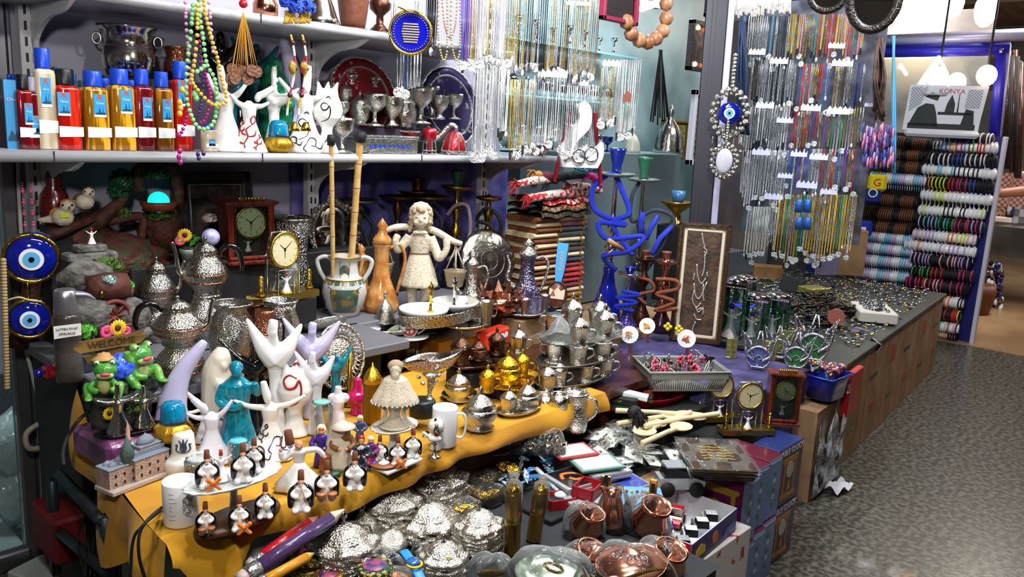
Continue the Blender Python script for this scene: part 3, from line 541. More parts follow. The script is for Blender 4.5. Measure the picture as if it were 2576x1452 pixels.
p=col(1105,2.5,S1+.05); b=TU(cat([(-.05,0,.0),(-.01,0,.012),(.02,0,.04),(.04,0,.06),(.058,0,.05),(.052,0,.03),(.04,0,.034)],5),[.022-.0005*i for i in range(31)],8,0,None,False,.6); solo('slipper_trinket',b,[chased],'silver slipper shaped trinket with a curled toe above the red boxes','trinket',p,face(p),None,1.15)
for i,(px,Y,lb) in enumerate(((1030,2.56,'open red enamel bowl with silver flutes, nearer the casket'),(1092,2.6,'open red enamel bowl with silver flutes, below the purple platter'),(1352,2.47,'small round red enamel box beside the white necklace bust'))):
 p=col(px,Y,S1+(.052 if i<2 else 0)); t=thing('enamel_bowl',lb,'bowl',p,0,None,40*mpp(p)*(.8 if i<2 else 1.1)); mk('body',LA([(0,0),(.3,0),(.5,.2),(.75,.5),(.8,.62),(.7,.56),(.4,.2),(0,.12)],28,fl=(14,.03)),mat('red_enamel'),t); mk('silver_rim',MB().ring((0,0,0),.79,.05,0,Tm((0,0,.62),0,90),28),chased,t)
for i in range(2): solo('enamel_stand',BX((.09,.07,.05),0,None,.004),mblack,('black block under the red bowl nearer the casket','black block under the red bowl below the purple platter')[i],'block',col((1030,1092)[i],(2.56,2.6)[i],S1+.0255))
S2=1.8035
tops=[('ewer',668,62,'copper pitcher on the top shelf behind the blue tassels',scopper),('dome',806,96,'bright silver bell shaped jug on the top shelf',plain_silver),('vase',888,78,'dark brown clay vase on the top shelf',brown),('bott',955,62,'dark bronze bottle with a bulb neck on the top shelf',dcopper)]
for kd,px,w,lb,mt in tops:
 p=col(px,2.47,S2); k=mpp(p); w*=k
 pr={'ewer':[(0,0),(.4,0),(.5,.1),(.5,.5),(.3,.9),(.25,1.5)],'dome':[(0,0),(.5,0),(.52,.05),(.44,.2),(.34,.5),(.22,.8),(.2,1.5)],'vase':[(0,0),(.36,0),(.42,.3),(.5,.9),(.5,1.5)],'bott':[(0,0),(.5,0),(.46,.08),(.16,.4),(.14,.7),(.4,.95),(.44,1.2),(.3,1.5),(.14,1.7),(.14,2.1)]}[kd]
 t=thing({'ewer':'pitcher','dome':'jug','vase':'vase','bott':'bottle'}[kd],lb,{'ewer':'pitcher','dome':'jug','vase':'vase','bott':'bottle'}[kd],p); mk('body',LA([(r*w,z*w) for r,z in pr],28),mt,t); mk('foot_ring',MB().ring((0,0,0),w*.45,w*.03,0,Tm((0,0,w*.03),0,90),28),mt,t)
# bench under the shelf
B1=.7735
def teapot(name,label,p,w,h,spout=1,handle=True,hm=None,lid=True,body=None,cat_='teapot'):
 """onion bodied pot; spout=+1 points to the right of the picture"""
 t=thing(name,label,cat_,p,face(p)); r=w/2; hm=hm or black; body=body or silver
 k=h
 mk('body',LA([(0,0),(r*.62,0),(r*.66,k*.03),(r*.6,k*.08),(r*.86,k*.2),(r,k*.36),(r*.96,k*.44),(r*.78,k*.56),(r*.56,k*.66),(r*.5,k*.72),(r*.55,k*.74),(r*.5,k*.76)],36),body,t)
 mk('band',MB().ring((0,0,0),r*1.0,r*.035,0,Tm((0,0,k*.38),0,90),36).ring((0,0,0),r*.9,r*.03,0,Tm((0,0,k*.24),0,90),36),copper,t)
 if lid:
  l=mk('lid',LA([(r*.54,k*.75),(r*.5,k*.8),(r*.34,k*.87),(r*.14,k*.92),(r*.07,k*.93)],28),body,t)
  mk('knob',LA([(0,k*.92),(r*.08,k*.93),(r*.05,k*.95),(r*.11,k*.98),(r*.06,k*1.01),(0,k*1.02)],12),plain_silver,l)
 if spout:
  s=spout; mk('spout',TU(cat([(s*r*.85,0,k*.3),(s*r*1.15,0,k*.42),(s*r*1.22,0,k*.62),(s*r*1.3,0,k*.8),(s*r*1.42,0,k*.92)],4),[r*.2,r*.19,r*.17,r*.15,r*.13,r*.12,r*.11,r*.105,r*.1,r*.095,r*.09,r*.085,r*.085,r*.085,r*.09,r*.095,r*.1],12),plain_silver,t)
 if handle:
  s=-(spout or 1); mk('handle',TU(cat([(s*r*.55,0,k*.7),(s*r*.95,0,k*.86),(s*r*1.4,0,k*.78),(s*r*1.58,0,k*.5),(s*r*1.5,0,k*.34)],4),[r*.08+.05*r*sin(PI*i/16) for i in range(17)],10),hm,t)
 return t
def pz(px,py,z): p=P(px,py,z=z); return p,mpp(p)
p,k=pz(452,962,B1); t=teapot('kettle','lower kettle of the front silver double teapot on the bench',p,118*k,135*k,0,False,None,False)
q=p+V((0,0,135*k*.74)); teapot('teapot','front silver teapot stacked on its kettle, black handle swung to the shadow side',q,122*k,122*k,1)
p=P(400,855,z=B1); k=mpp(p); teapot('kettle','lower kettle under the silver teapot nearest the fountains',p,100*k,110*k,0,False,None,False); q=p+V((0,0,110*k*.75)); teapot('teapot','silver teapot with a tall bright spout nearest the fountains',q,92*k,128*k,1,False)
p=P(522,850,z=B1); k=mpp(p); teapot('kettle','big lower kettle under the tallest silver teapot',p,138*k,150*k,0,False,None,False,silver); q=p+V((0,0,150*k*.75)); teapot('teapot','tallest silver teapot, dark handle toward the clock',q,108*k,142*k,-1)
p,k=pz(585,930,B1); t=thing('jar','broad beaten silver jar in front of the tall double teapot','jar',p,face(p)); w=100*k; h=180*k
mk('body',LA([(0,0),(w*.34,0),(w*.5,h*.2),(w*.56,h*.45),(w*.5,h*.72),(w*.36,h*.86),(w*.46,h*.93),(w*.5,h*.95),(w*.42,h*.96),(w*.3,h*.86),(0,h*.8)],36),silver,t); mk('rim',MB().ring((0,0,0),w*.49,w*.03,0,Tm((0,0,h*.95),0,90),32),plain_silver,t)
p,k=pz(705,880,B1); t=thing('jar','silver jar with a scalloped collar under the acrylic clock','jar',p,face(p)); w=92*k; h=130*k
mk('body',LA([(0,0),(w*.34,0),(w*.52,h*.3),(w*.52,h*.55),(w*.4,h*.8),(w*.46,h),(w*.4,h*.98),(w*.34,h*.8)],36),silver,t); mk('collar',MB().ring((0,0,0),w*.44,w*.04,0,Tm((0,0,h*.97),0,90),36,6,1,(14,.05)),plain_silver,t)
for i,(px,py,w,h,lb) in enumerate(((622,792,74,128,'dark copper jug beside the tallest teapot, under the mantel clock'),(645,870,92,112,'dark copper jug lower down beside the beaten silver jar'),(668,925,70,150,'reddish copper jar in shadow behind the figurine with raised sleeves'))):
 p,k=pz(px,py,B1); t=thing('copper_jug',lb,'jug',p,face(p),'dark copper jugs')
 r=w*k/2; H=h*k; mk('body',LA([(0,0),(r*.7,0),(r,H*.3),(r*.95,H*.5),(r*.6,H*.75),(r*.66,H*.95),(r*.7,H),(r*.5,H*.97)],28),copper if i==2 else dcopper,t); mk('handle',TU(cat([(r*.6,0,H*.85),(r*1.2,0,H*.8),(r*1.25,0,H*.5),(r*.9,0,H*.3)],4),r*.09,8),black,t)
dial=mat('cream_dial','d9cfa4',.35); handm=mat('clock_hand','1c1710',.4)
def dialpart(t,c,r,bez,h1,h2,nums=False,name='dial'):
 d=mk(name,MB().disc((0,0,0),r*.9,.004,0,None,32),dial,t,c)
 mk('bezel',MB().ring((0,-.002,0),r*.95,r*.08,0,None,36,8),bez,d)
 for nm,a,l in(('hour_hand',h1,.45),('minute_hand',h2,.68),('second_hand',180,.5)):
  mk(nm,MB().poly([(-r*.03,-r*.1),(r*.03,-r*.1),(r*.012,r*l),(-r*.012,r*l)],.0008,0,Tm((0,0,0),0,0,a)),handm,d,(0,-.0035-.0005*(nm[0]=='m'),0))
 if nums:
  for q in range(12): text(str(q or 12),r*.2,handm,d,(r*.72*sin(q*PI/6),-.0015,r*.72*cos(q*PI/6)),(PI/2,0,0),.0004,'numeral')
 else:
  b=MB()
  for q in range(12): b.box((0,0,r*.76),(r*.02,.0012,r*.1),0,Tm((0,-.001,0),0,0,q*30))
  mk('hour_marks',b,handm,d)
 return d
minim=[None]
def minider(par,loc,s,rz=0):
 """tiny white dervish with a red hat on a gold disc"""
 if minim[0] is None: m=whirl((-.3,0,.82),(.3,0,.78),(0,0,.99),0,.02); minim[0]=m.mesh('dancer')
 d=mk('dancer',minim[0],pwhite,par,loc,rz,s); mk('hat',LA([(.06,.8),(.05,.98),(0,.99)],10),red,d,(0,-.02,0)); mk('disc',LA([(0,-.06),(.34,-.06),(.34,0),(.3,.02),(0,.02)],20),gold,d)
def acrylic_clock(label,p,rz,s,h1,h2,wing=True):
 """width 1 unit = base length"""
 t=thing('acrylic_clock',label,'clock',p,rz,None,s)
 mk('base',MB().poly([(-.5,0),(.5,0),(.5,.09),(-.5,.09)],.34,0,Tm((0,-.17,0))).box((0,0,.092),(.98,.32,.006)),mat('gold_plate','a8924a',.2,.9),t)
 mk('plate',MB().poly([(-.28,.1),(-.28,.62),(-.2,.95),(.2,.95),(.28,.62),(.28,.1)],.03,0,Tm((0,.02,0))),acryl,t)
 mk('frame_edges',TU([(-.28,.0,.1),(-.28,0,.62),(-.2,0,.95),(.2,0,.95),(.28,0,.62),(.28,0,.1)],.008,6).tube([(-.14,-.06,.1),(-.14,-.06,.42),(.14,-.06,.42),(.14,-.06,.1)],.008,6),chrome,t)
 dialpart(t,(.0,-.03,.7),.25,gold,h1,h2)
 for x in(-.42,.42):
  mk('gold_post',LA([(.035,.1),(.06,.12),(.03,.18),(.035,.36),(.02,.38),(0,.39)],12),gold,t,(x,-.04,0))
 minider(t,(-.02,-.08,.115),.27);
 return t
p=P(714,752,y=2.34); k=mpp(p); acrylic_clock('clear acrylic clock on a gold base with a tiny dancer, on the bench',p,rad(8),180*k,-48,48)
solo('clock_block',BX((.2,.1,.105),0,None,.003),mblack,'black block under the gold based acrylic clock on the bench','block',(p.x+.01,2.36,p.z-.053))
def mantel(label,p,rz,w,h,hands,lit=True):
 t=thing('mantel_clock',label,'clock',p,rz); d=w*.55
 mk('plinth',MB().box((0,0,h*.03),(w*1.12,d*1.25,h*.06),0,None,.004).box((0,0,h*.09),(w*1.02,d*1.12,h*.07),0,None,.006),redwood,t)
 mk('roof',MB().box((0,0,h*.885),(w*1.16,d*1.3,h*.05),0,None,.005).box((0,0,h*.85),(w*1.02,d*1.1,h*.03),0,None,.003),redwood,t)
 for s in(-1,1): mk('side_post',MB().box((s*w*.44,0,h*.48),(w*.12,d,h*.74),0,None,.003).box((s*w*.36,-d*.5,h*.48),(w*.02,.003,h*.72),1),[redwood,gold],t)
 mk('back_panel',MB().box((0,d*.42,h*.48),(w*.8,.006,h*.72)),mat('clock_back','5c5a50',.3,.4),t)
 mk('glass_front',MB().box((0,-d*.46,h*.48),(w*.76,.002,h*.72)),glassm,t)
 dialpart(t,(0,-d*.36,h*.6),w*.34,gold,*hands,nums=True)
 minider(t,(0,-d*.1,h*.17),h*.2)
 b=MB();
 for q in range(9): x=-w*.26+q*w*.065; b.lathe([(.0,0),(.004,0),(.003,.006),(.0045,.012),(.001,.016)],8,0,Tm((x,-d*.5,h*.91)))
 b.box((0,-d*.5,h*.92),(w*.56,.003,.003)); mk('gallery_rail',b,gold,t); return t
p=P(622,660,y=2.62); k=mpp(p); mantel('red mahogany mantel clock with a small dancer inside, at the back of the bench',p,rad(-6),118*k,172*k,(-52,50))
p=P(548,640,y=2.76); t=thing('framed_picture','dark wide moulded picture frame leaning at the wall behind the clocks','frame',p,0,None,1,(rad(-4),0,rad(2))); k=mpp(p)
fr=mat('black_frame','2b2a2e',.35,0,(80,.2),None,.2); w,h=200*k,205*k
mk('moulding',MB().box((0,0,h-.018),(w,.03,.036),0,None,.006).box((0,0,.018),(w,.03,.036),0,None,.006).box((-w/2+.018,0,h/2),(.036,.03,h),0,None,.006).box((w/2-.018,0,h/2),(.036,.03,h),0,None,.006),fr,t)
mk('inner_lip',TU([(-w/2+.045,-.012,.045),(w/2-.045,-.012,.045),(w/2-.045,-.012,h-.045),(-w/2+.045,-.012,h-.045)],.005,4,0,None,True),mat('frame_lip','8a8a90',.4,.3),t)
mk('picture',MB().box((0,.005,h/2),(w-.07,.006,h-.07)),mat('dim_picture','1c1a1e',.25,0,None,('4b3f3c',14)),t)
def leafy(b,c,r,n,m,s=.012,fl=.6):
 for _ in range(n):
  a,e=R_(0,2*PI),R_(-.5,1)*PI/2; d=V((cos(a)*cos(e),sin(a)*cos(e),sin(e)*fl))
  q=V(c)+d*r*R_(.75,1.05); u=d.orthogonal().normalized()*s; w=d.cross(u).normalized()*s
  b.add([q-u,q+w*.6+d*s*.3,q+u,q-w*.6+d*s*.3],[(0,1,2,3)],m,False)
 return b
p=P(492,690,y=2.6); t=thing('flower_pot','pale stone pot with yellow sunflower and a crystal ball, behind the teapots','pot',p,face(p)); k=mpp(p)
mk('pot',LA([(0,0),(.03,0),(.045,.07),(.05,.075),(.05,.09),(.042,.088),(.0,.08)],24),mat('pale_stone','93a093',.7,0,(60,.4)),t)
mk('leaves',leafy(MB(),(0,0,.1),.05,60,0,.016),mat('leaf_green','3f7a2c',.5,0,None,('255218',30)),t)
def flower(par,loc,r,cm,ctr,n=16):
 f=mk('flower',LA([(0,-.0),(r*.5,.002),(r,.004),(r*.95,.0),(0,-.003)],n*2,0,Tm((0,0,0),0,90),fl=(n,.12,-1,1)),cm,par,loc); mk('flower_eye',SP((0,-r*.12,0),(r*.4,r*.16,r*.4)),ctr,f); return f
flower(t,(-.03,-.05,.14),.022,yellow,mat('seed_brown','4a2c10',.7)); flower(t,(-.045,-.05,.122),.016,pink,yellow)
mk('crystal_ball',SP((.05,-.03,.13),.03,0,None,20),mat('violet_crystal','a9a2dc',.05,0,None,('cfd0ea',60),1),t); mk('ball_knot',leafy(MB(),(.05,0,.19),.02,30,0,.014),mat('clear_petals','b8aaa0',.2,0,None,None,.5),t);
mk('sign',MB().box((.06,-.045,.075),(.05,.006,.02)),mat('sign_dark','3a1a10',.5),t)
rockm=mat('brown_rock','4a2f22',.7,0,(40,1),('241610',22)); rock2=mat('grey_rock','6d6a66',.75,0,(50,.9),('46433f',26)); red_rock=mat('mossy_red_rock','4a1d16',.7,0,(40,1),('2c3a14',26,.5,.6)); bark=mat('bark','5a3122',.7,0,(30,.8),('33190f',30))
def rock(c,r,m=0,b=None,seed=1,n=16,rough=.18):
 b=b or MB(); s=SP((0,0,0),1,m,None,n); rg=random.Random(seed); ph=[rg.uniform(0,6) for _ in range(6)]
 s.v=[((x*(1+rough*sin(5*y+ph[0]+4*z)))*r[0]+c[0],(y*(1+rough*sin(6*z+ph[1]+3*x)))*r[1]+c[1],(z*(1+rough*sin(5*x+ph[2]+5*y)))*r[2]+c[2]) for x,y,z in s.v]
 return b.join(s)
def w2(p,px,py,dy=0):
 """local offset from p to the point at a pixel in the plane of p"""
 q=P(px,py,y=p.y+dy); return q-p
p=P(330,640,y=2.66); p.z=B1
t=thing('tree_fountain','indoor fountain of brown roots with a small green tree and a glowing turquoise globe','fountain',p)
L=lambda x,y,d=0: w2(p,x,y,d)
mk('trunk',TU(cat([L(180,610),L(215,575),L(260,545),L(300,510),L(318,480)],4),[.035,.035,.034,.032,.03,.03,.03,.028,.026,.024,.022,.02,.018,.016,.014,.012,.01],10).tube(cat([L(270,560),L(330,545),L(360,550),L(355,600)],4),.014,8).tube(cat([L(350,480),L(345,430),L(395,420),L(440,430),L(448,520)],4),[.02]*17,8),bark,t)
rb=rock(L(405,575,.03),(.07,.06,.085),0,None,3); rock(L(290,660),(.16,.07,.09),0,rb,4); rock(L(200,630,.02),(.1,.06,.11),0,rb,5); rock(L(390,690,.0),(.11,.06,.05),0,rb,6); mk('rock_wall',rb,red_rock,t)
mk('moss',leafy(leafy(MB(),L(400,535,.0),.05,160,0,.012),L(310,535),.025,60,0,.01),moss,t)
mk('tree_crown',leafy(leafy(SP(L(306,458),(.03,.03,.028)),L(306,455),.037,300,0,.008,1),L(296,482),.03,140,0,.008,1),dgreen,t); mk('tree_crown',leafy(SP(L(388,436),(.05,.03,.013)),L(388,436),.052,300,0,.009,.35),dgreen,t)
bw=mk('bowl',LA([(0,0),(.045,0),(.058,.025),(.05,.03),(.0,.02)],24),mat('terracotta','7a3a22',.5,0,(40,.4)),t,L(400,530,-.04)); mk('glow_globe',SP((0,0,.028),.034,0,None,24),mat('turquoise_globe','1fd8d0',.2,0,(20,.1),('0ca8b0',30),.5,.9),bw)
for nm,px,py,s,lb,c in(('bird_figurine',160,572,1.1,'brown and white bird figurine with a yellow price tag','c58a3a'),('bird_figurine',215,530,.95,'dark capped white bird figurine on the fountain trunk','6d4a2c')):
 q=P(px,py,y=2.6); t=thing(nm,lb,'figurine',q,face(q)+rad(0),None,s)
 mk('body',SP((0,0,.028),(.028,.024,.026)).sph((.012,-.01,.058),(.019,.019,.019)).tube([(-.02,.01,.022),(-.05,.015,.018),(-.06,.015,.02)],[.014,.008,.004],8).melt(.003,3),mat('bird_white','d8cdb8',.5,0,(80,.3),('b59a78',30,.5,.7)),t)
 cp=mk('cap',SP((.012,-.006,.066),(.018,.018,.012)).sph((-.01,.016,.034),(.024,.014,.02)),mat('bird_'+c,c,.5,0,(90,.4)),t); mk('beak',LA([(.004,0),(.002,.008),(0,.01)],8,0,Tm((.016,-.028,.056),0,100)),mat('beak','a86a20',.4),t)
 for s2 in(-1,1): mk('eye',SP((.012+s2*.011,-.027,.063),.0032,0,None,8),black,t)
 if px<200: mk('price_tag',MB().box((.004,-.026,.036),(.022,.002,.012)),mat('tag_yellow','d8e020',.5,0),t)
q=P(140,565,y=2.66); solo('vase',LA([(0,0),(.035,0),(.045,.04),(.038,.09),(.02,.12),(.026,.14),(.014,.16),(0,.17)],24),mat('dark_red_glaze','5a0e12',.25,0,None,None,.5),'dark red glazed jar in the corner behind the birds','jar',q)
solo('jar_stand',BX((.07,.07,q.z-B1),0,None,.004),mblack,'dark block under the red glazed jar','block',(q.x,q.y,(q.z+B1)/2));
for px,y0 in((160,572),): q=P(px,y0,y=2.6); solo('branch',TU(cat([V((q.x-.12,2.68,B1)),q+V((-.05,.03,-.06)),q+V((0,0,-.012)),q+V((.09,.02,.018))],4),[.03,.028,.026,.024,.022,.02,.018,.016,.015,.014,.013,.012,.01],8),bark,'dark branch under the brown and white bird','branch')
q=P(228,668,y=2.5); q.z=B1; t=thing('dervish_fountain','small grey stone fountain with a tiny white dancer on its slab','fountain',q)
L=lambda x,y,d=0: w2(q,x,y,d)
a=L(228,668); b=MB().box((0,0,a.z+.028),(.14,.06,.026),0,None,.006).box((0,0,a.z+.052),(.085,.045,.022),0,None,.004); rock((0,0,a.z/2),(.06,.04,a.z/2+.02),0,b,8); mk('stone_slabs',b,rock2,t); mk('moss',leafy(MB(),(0.03,-.02,a.z+.002),.055,200,0,.01,.4),moss,t)
d=mk('dancer',minim[0],pwhite,t,(.005,-.005,a.z+.064),0,.048); mk('hat',LA([(.06,.8),(.05,.98),(0,.99)],10),red,d,(0,-.02,0))
q=P(272,868,y=2.36); q.z=B1; t=thing('barrel_fountain','brown barrel fountain with a water wheel, crystals and tiny plants','fountain',q)
L=lambda x,y,d=0: w2(q,x,y,d)
bc=mat('barrel_brown','5c3026',.6,0,(30,.6),('3c1c16',18)); a=L(268,722)
mk('barrel',LA([(0,-.055),(.035,-.055),(.042,0),(.035,.055),(0,.055)],24,0,Tm(a,0,0,90)).ring((0,0,0),.039,.003,0,Tm(a,90,0,0)),bc,t); mk('crystals',leafy(MB(),a+V((-.005,-.03,.025)),.02,40,0,.008),mat('iridescent','8fb8c4',.1,.3,None,('b8dcd0',60),1),t)
mk('tap',TU([a+V((-.03,-.04,0)),a+V((-.035,-.055,-.002)),a+V((-.035,-.056,-.015))],.004,6),gold,t)
w=L(288,795,-.03); wh=MB().ring(w,.042,.007,0,None,28,6).ring(w+V((0,.02,0)),.042,.007,0,None,28,6)
for k2 in range(8): wh.tube([w,w+V((.042*cos(k2*PI/4),0,.042*sin(k2*PI/4)))],.004,5)
mk('water_wheel',wh,mat('wheel_red','6d3026',.6),t)
b=rock(L(225,790),(.07,.05,.06),0,None,11); rock(L(330,800),(.05,.05,.06),0,b,12); rock(L(280,850),(.12,.06,.035),0,b,13); rock(L(215,700,.04),(.07,.04,.05),0,b,14); mk('rock_base',b,rock2,t); mk('trough',MB().box(L(290,828,-.05),(.1,.04,.03),0,None,.004),bc,t)
c=L(322,750); mk('plant_pot',LA([(0,0),(.014,0),(.018,.03),(.0,.028)],12),bc,t,c); mk('plant_leaves',leafy(leafy(MB(),c+V((0,0,.038)),.016,60,0,.011),L(215,835,-.06),.03,60,0,.012),mat('leaf_bright','4f9a2c',.5),t)
for i,(px,py,w_,h_,lb) in enumerate(((200,900,.05,.05,'dark grey cube candle holder beside the wooden sign'),(125,895,.035,.03,'small red and blue glass trinket on the bench end'))):
 q=P(px,py,y=2.32); q.z=B1; b=MB().box((0,0,h_/2),(w_,w_,h_),0,None,.003); (b.sph((-.03,0,.015),(.012,.012,.012),1).sph((.0,-.02,.012),(.01,.01,.01),0) if i else None); solo('candle_holder' if i==0 else 'glass_trinket',b,[mat('slate','2b3140',.5),navy] if i==0 else [mat('red_glass','9c1420',.1,0,None,None,1),navy],lb,'candle holder' if i==0 else 'trinket',q)
p=P(172,885,y=2.26); t=thing('lotion_dispenser','dusty clear dispenser with a silver collar, curved spout and paper note','dispenser',p,face(p)); k=mpp(p); p.z=B1; t.location=p; h=250*k
mk('body',LA([(0,0),(30*k,0),(32*k,4*k),(31*k,165*k),(29*k,172*k),(26*k,174*k)],28),mat('dusty_bottle','54504a',.25,0,None,('3a342e',(8,8,20)),.6),t); mk('collar',LA([(27*k,172*k),(28*k,178*k),(26*k,215*k),(25*k,232*k),(20*k,236*k),(0,237*k)],28),mat('brushed_silver','b9b8be',.3,.9),t)
mk('spout',TU(cat([(20*k,0,222*k),(48*k,0,218*k),(66*k,0,205*k)],4),[14*k,13*k,12*k,11*k,9*k,8*k,6*k,5*k,4*k],10,0,None,False,.7),mat('spout_lilac','8d8aa4',.3,.5),t)
n=mk('paper_note',MB().poly([(-29*k,118*k),(31*k,124*k),(31*k,154*k),(-29*k,150*k)],.001,0,Tm((0,-33*k,0),0)),paper,t)
text('LUTFEN FIYAT',7.5*k,ink,n,(0,-34*k,142*k),(PI/2,0,0)); text('SORUNUZ',7.5*k,ink,n,(0,-34*k,130*k),(PI/2,0,0))
p=P(292,1062,y=2.03); solo('wrapped_box',BX((.185,.19,.075),0,None,.012),[mat('pink_wrap','4f2a48',.2,0,(30,.6),('8a4a7c',9),.7)],'box wrapped in shiny pink plastic under the frog fountain','box',(p.x+.01,1.995,p.z-.039),rad(4)); FZ=p.z
t=thing('frog_fountain','resin fountain of two frogs at a bucket under a wooden sign','fountain',p,0); k=mpp(p)
L=lambda x,y,d=0: w2(p,x,y,d)
bk=mat('bucket_grey','4b524c',.6,0,(50,.6),('353a36',20)); b=LA([(0,0),(48*k,0),(52*k,20*k),(60*k,78*k),(66*k,82*k),(64*k,92*k),(54*k,90*k),(0,70*k)],28,0,Tm(L(285,1070)))
bu=mk('bucket',b,bk,t); flower(bu,L(275,1040,-.062),.016,yellow,mat('seed_brown'))
b=rock(L(330,1010,.02),(.055,.05,.07),0,None,21); rock(L(345,960,.02),(.05,.04,.05),0,b,22); mk('rock_base',b,bk,t); mk('moss',leafy(MB(),L(330,1015,-.035),.035,120,0,.009),moss,t)
w=MB(); c=L(320,945,-.01); w.box(c,(.05,.045,.06),0,None,.004); w.tube([c+V((-.03,-.02,-.03)),c+V((-.03,-.02,.02))],.007,6); w.tube([c+V((.03,-.02,-.03)),c+V((.035,-.02,.03))],.007,6); w.box(c+V((-.03,-.03,-.02)),(.03,.03,.03),0,None,.004); mk('wishing_well',w,bk,t)
mk('crystal_ball',SP(L(306,920,-.03),.033,0,None,24),mat('blue_crystal','1c35d8',.08,0,(90,.6),('5a8cf0',70),1,.25),t)
fy=mat('frog_yellow','b8bc7c',.4)
def frog(c,s,flip,hat):
 f=MB(); f.sph((0,0,.03),(.024,.022,.034)).sph((flip*.006,-.012,.075),(.033,.028,.024)).tube(cat([(-.02,-.01,.045),(-.032,-.03,.03),(-.012,-.045,.022)],4),[.009]*9,8).tube(cat([(.02,-.01,.045),(.034,-.03,.03),(.02,-.045,.022)] if hat else [(.02,-.01,.045),(-.04,-.02,.065),(-.05,-.02,.095)],4),[.009]*9,8)
 for e in(-1,1): f.tube(cat([(e*.02,0,.012),(e*.042,-.012,.03),(e*.036,-.035,.002)],4),[.012]*9,8); f.sph((e*.036,-.045,.002),(.012,.016,.005)); f.sph((flip*.006+e*.02,-.014,.098),.0115)
 fo=mk('frog',f.melt(.0028,3),green,t,c,rad(flip*-28),s)
 mk('belly',SP((0,-.012,.03),(.018,.014,.026)).sph((flip*.006,-.03,.064),(.024,.012,.011)),fy,fo); mk('mouth',SP((flip*.008,-.04,.069),(.014,.005,.006)),mat('mouth_pink','c8505c',.4),fo)
 for e in(-1,1): mk('eye',SP((flip*.006+e*.02,-.023,.1),.006,0,None,10).sph((flip*.006+e*.02,-.0285,.1),.003,1,None,8),[pwhite,black],fo)
 if hat: mk('hat',LA([(0,.122),(.016,.12),(.019,.108),(.036,.1),(.037,.103),(.02,.112),(0,.125)],24,0,Tm((0,0,-.002),0,-8)),tan,fo)
frog(L(264,992,-.03),.86,1,True); frog(L(350,960,-.02),.98,-.6,False)
sg=mk('sign',MB().poly([(-.075,.0),(-.088,.012),(-.072,.028),(-.02,.03),(.03,.029),(.075,.034),(.088,.02),(.072,.004),(0,.002)],.012),mat('sign_wood','8a6a30',.6,0,(10,.3),('5f4518',(10,10,60))),t,L(282,878,.03)); text('WELCOME',.024,mat('carved_brown','3d2810',.7),sg,(0,-.0006,.016)); mk('lower_plank',MB().poly([(-.06,-.03),(-.066,-.012),(.03,-.002),(.034,-.02)],.01),mat('sign_wood'),sg)
for px,py,r,c1,c2 in((268,834,.0155,pink,mat('flower_red','b02050',.5)),(296,825,.02,yellow,mat('seed_brown')),(317,832,.011,pink,mat('flower_red'))): flower(t,L(px,py,.0),r,c1,c2,18)
b=TU(cat([L(336,1000,.03),L(350,900,.05),L(300,880,.04)],4),.008,6); mk('sign_post',b,bark,t)
SD=whirl((-.36,0,.72),(.36,0,.74),(0,0,1.02),0,.014,.24); SDm=SD.mesh('silver_dervish')
p,k=pz(300,1086,.70); t=None
for px,py,h,a,lb in((300,1088,128,10,'silver whirling dervish ornament in front of the grey bucket'),(364,1078,108,-10,'silver whirling dervish ornament beside the frog with raised arm')):
 q=P(px,py,y=1.935); q.z=FZ+.007; solo('dervish_ornament',SDm,plain_silver,lb,'figurine',q,face(q,a),None,h*mpp(q))
q=P(332,1085,y=1.94); solo('tray',LA([(0,0),(.085,0),(.098,.008),(.094,.009),(.08,.004),(0,.004)],32,0,Tm((0,0,0),0,0,0,(.9,.36,1))),black,'small black tray holding the silver dervish ornaments','tray',(q.x,1.94,FZ+.001),rad(-8))
p=P(735,760,y=2.62); p.z=B1; k=mpp(p); t=thing('silver_vase','wide embossed silver vase behind the acrylic clock','vase',p); w=90*k
mk('body',LA([(0,0),(w*.3,0),(w*.5,w*.5),(w*.52,w*.9),(w*.4,w*1.6),(w*.44,w*2.1),(w*.6,w*2.6),(w*.55,w*2.58),(w*.36,w*2)],36,fl=(18,.012)),mat('embossed_silver','8d8c88',.3,1,(140,.9,'vor')),t)
mk('rim',MB().ring((0,0,0),w*.59,w*.03,0,Tm((0,0,w*2.6),0,90),36),plain_silver,t)
p=P(848,690,y=2.66); k=mpp(p); t=thing('mirror','round mirror in an ornate silver rim behind the bamboo sticks','mirror',p,rad(-4),None,1,(rad(-8),0,rad(-4))); r=66*k
b=MB()
for q in range(40):
 a=q*PI/20; rr=r*(1+.06*cos(8*a)); b.sph((rr*cos(a),-.004,r*1.5+rr*1.3*sin(a)),(r*.1,.01,r*.12),0,None,8)
b.ring((0,-.002,r*1.5),r*.9,r*.06,0,None,40,8,1.3); leafy(b,(0,0,r*2.95),r*.22,40,0,.01); mk('ornate_rim',b,chased,t)
mk('mirror_glass',MB().disc((0,0,r*1.5),r*.9,.006,0,None,32,1.3),mat('mirror_glass','c9ccd0',.03,1),t); mk('easel_foot',TU([(-r*.4,0,.0),(0,-.01,r*.5),(r*.4,0,0)],r*.07,6),chased,t)
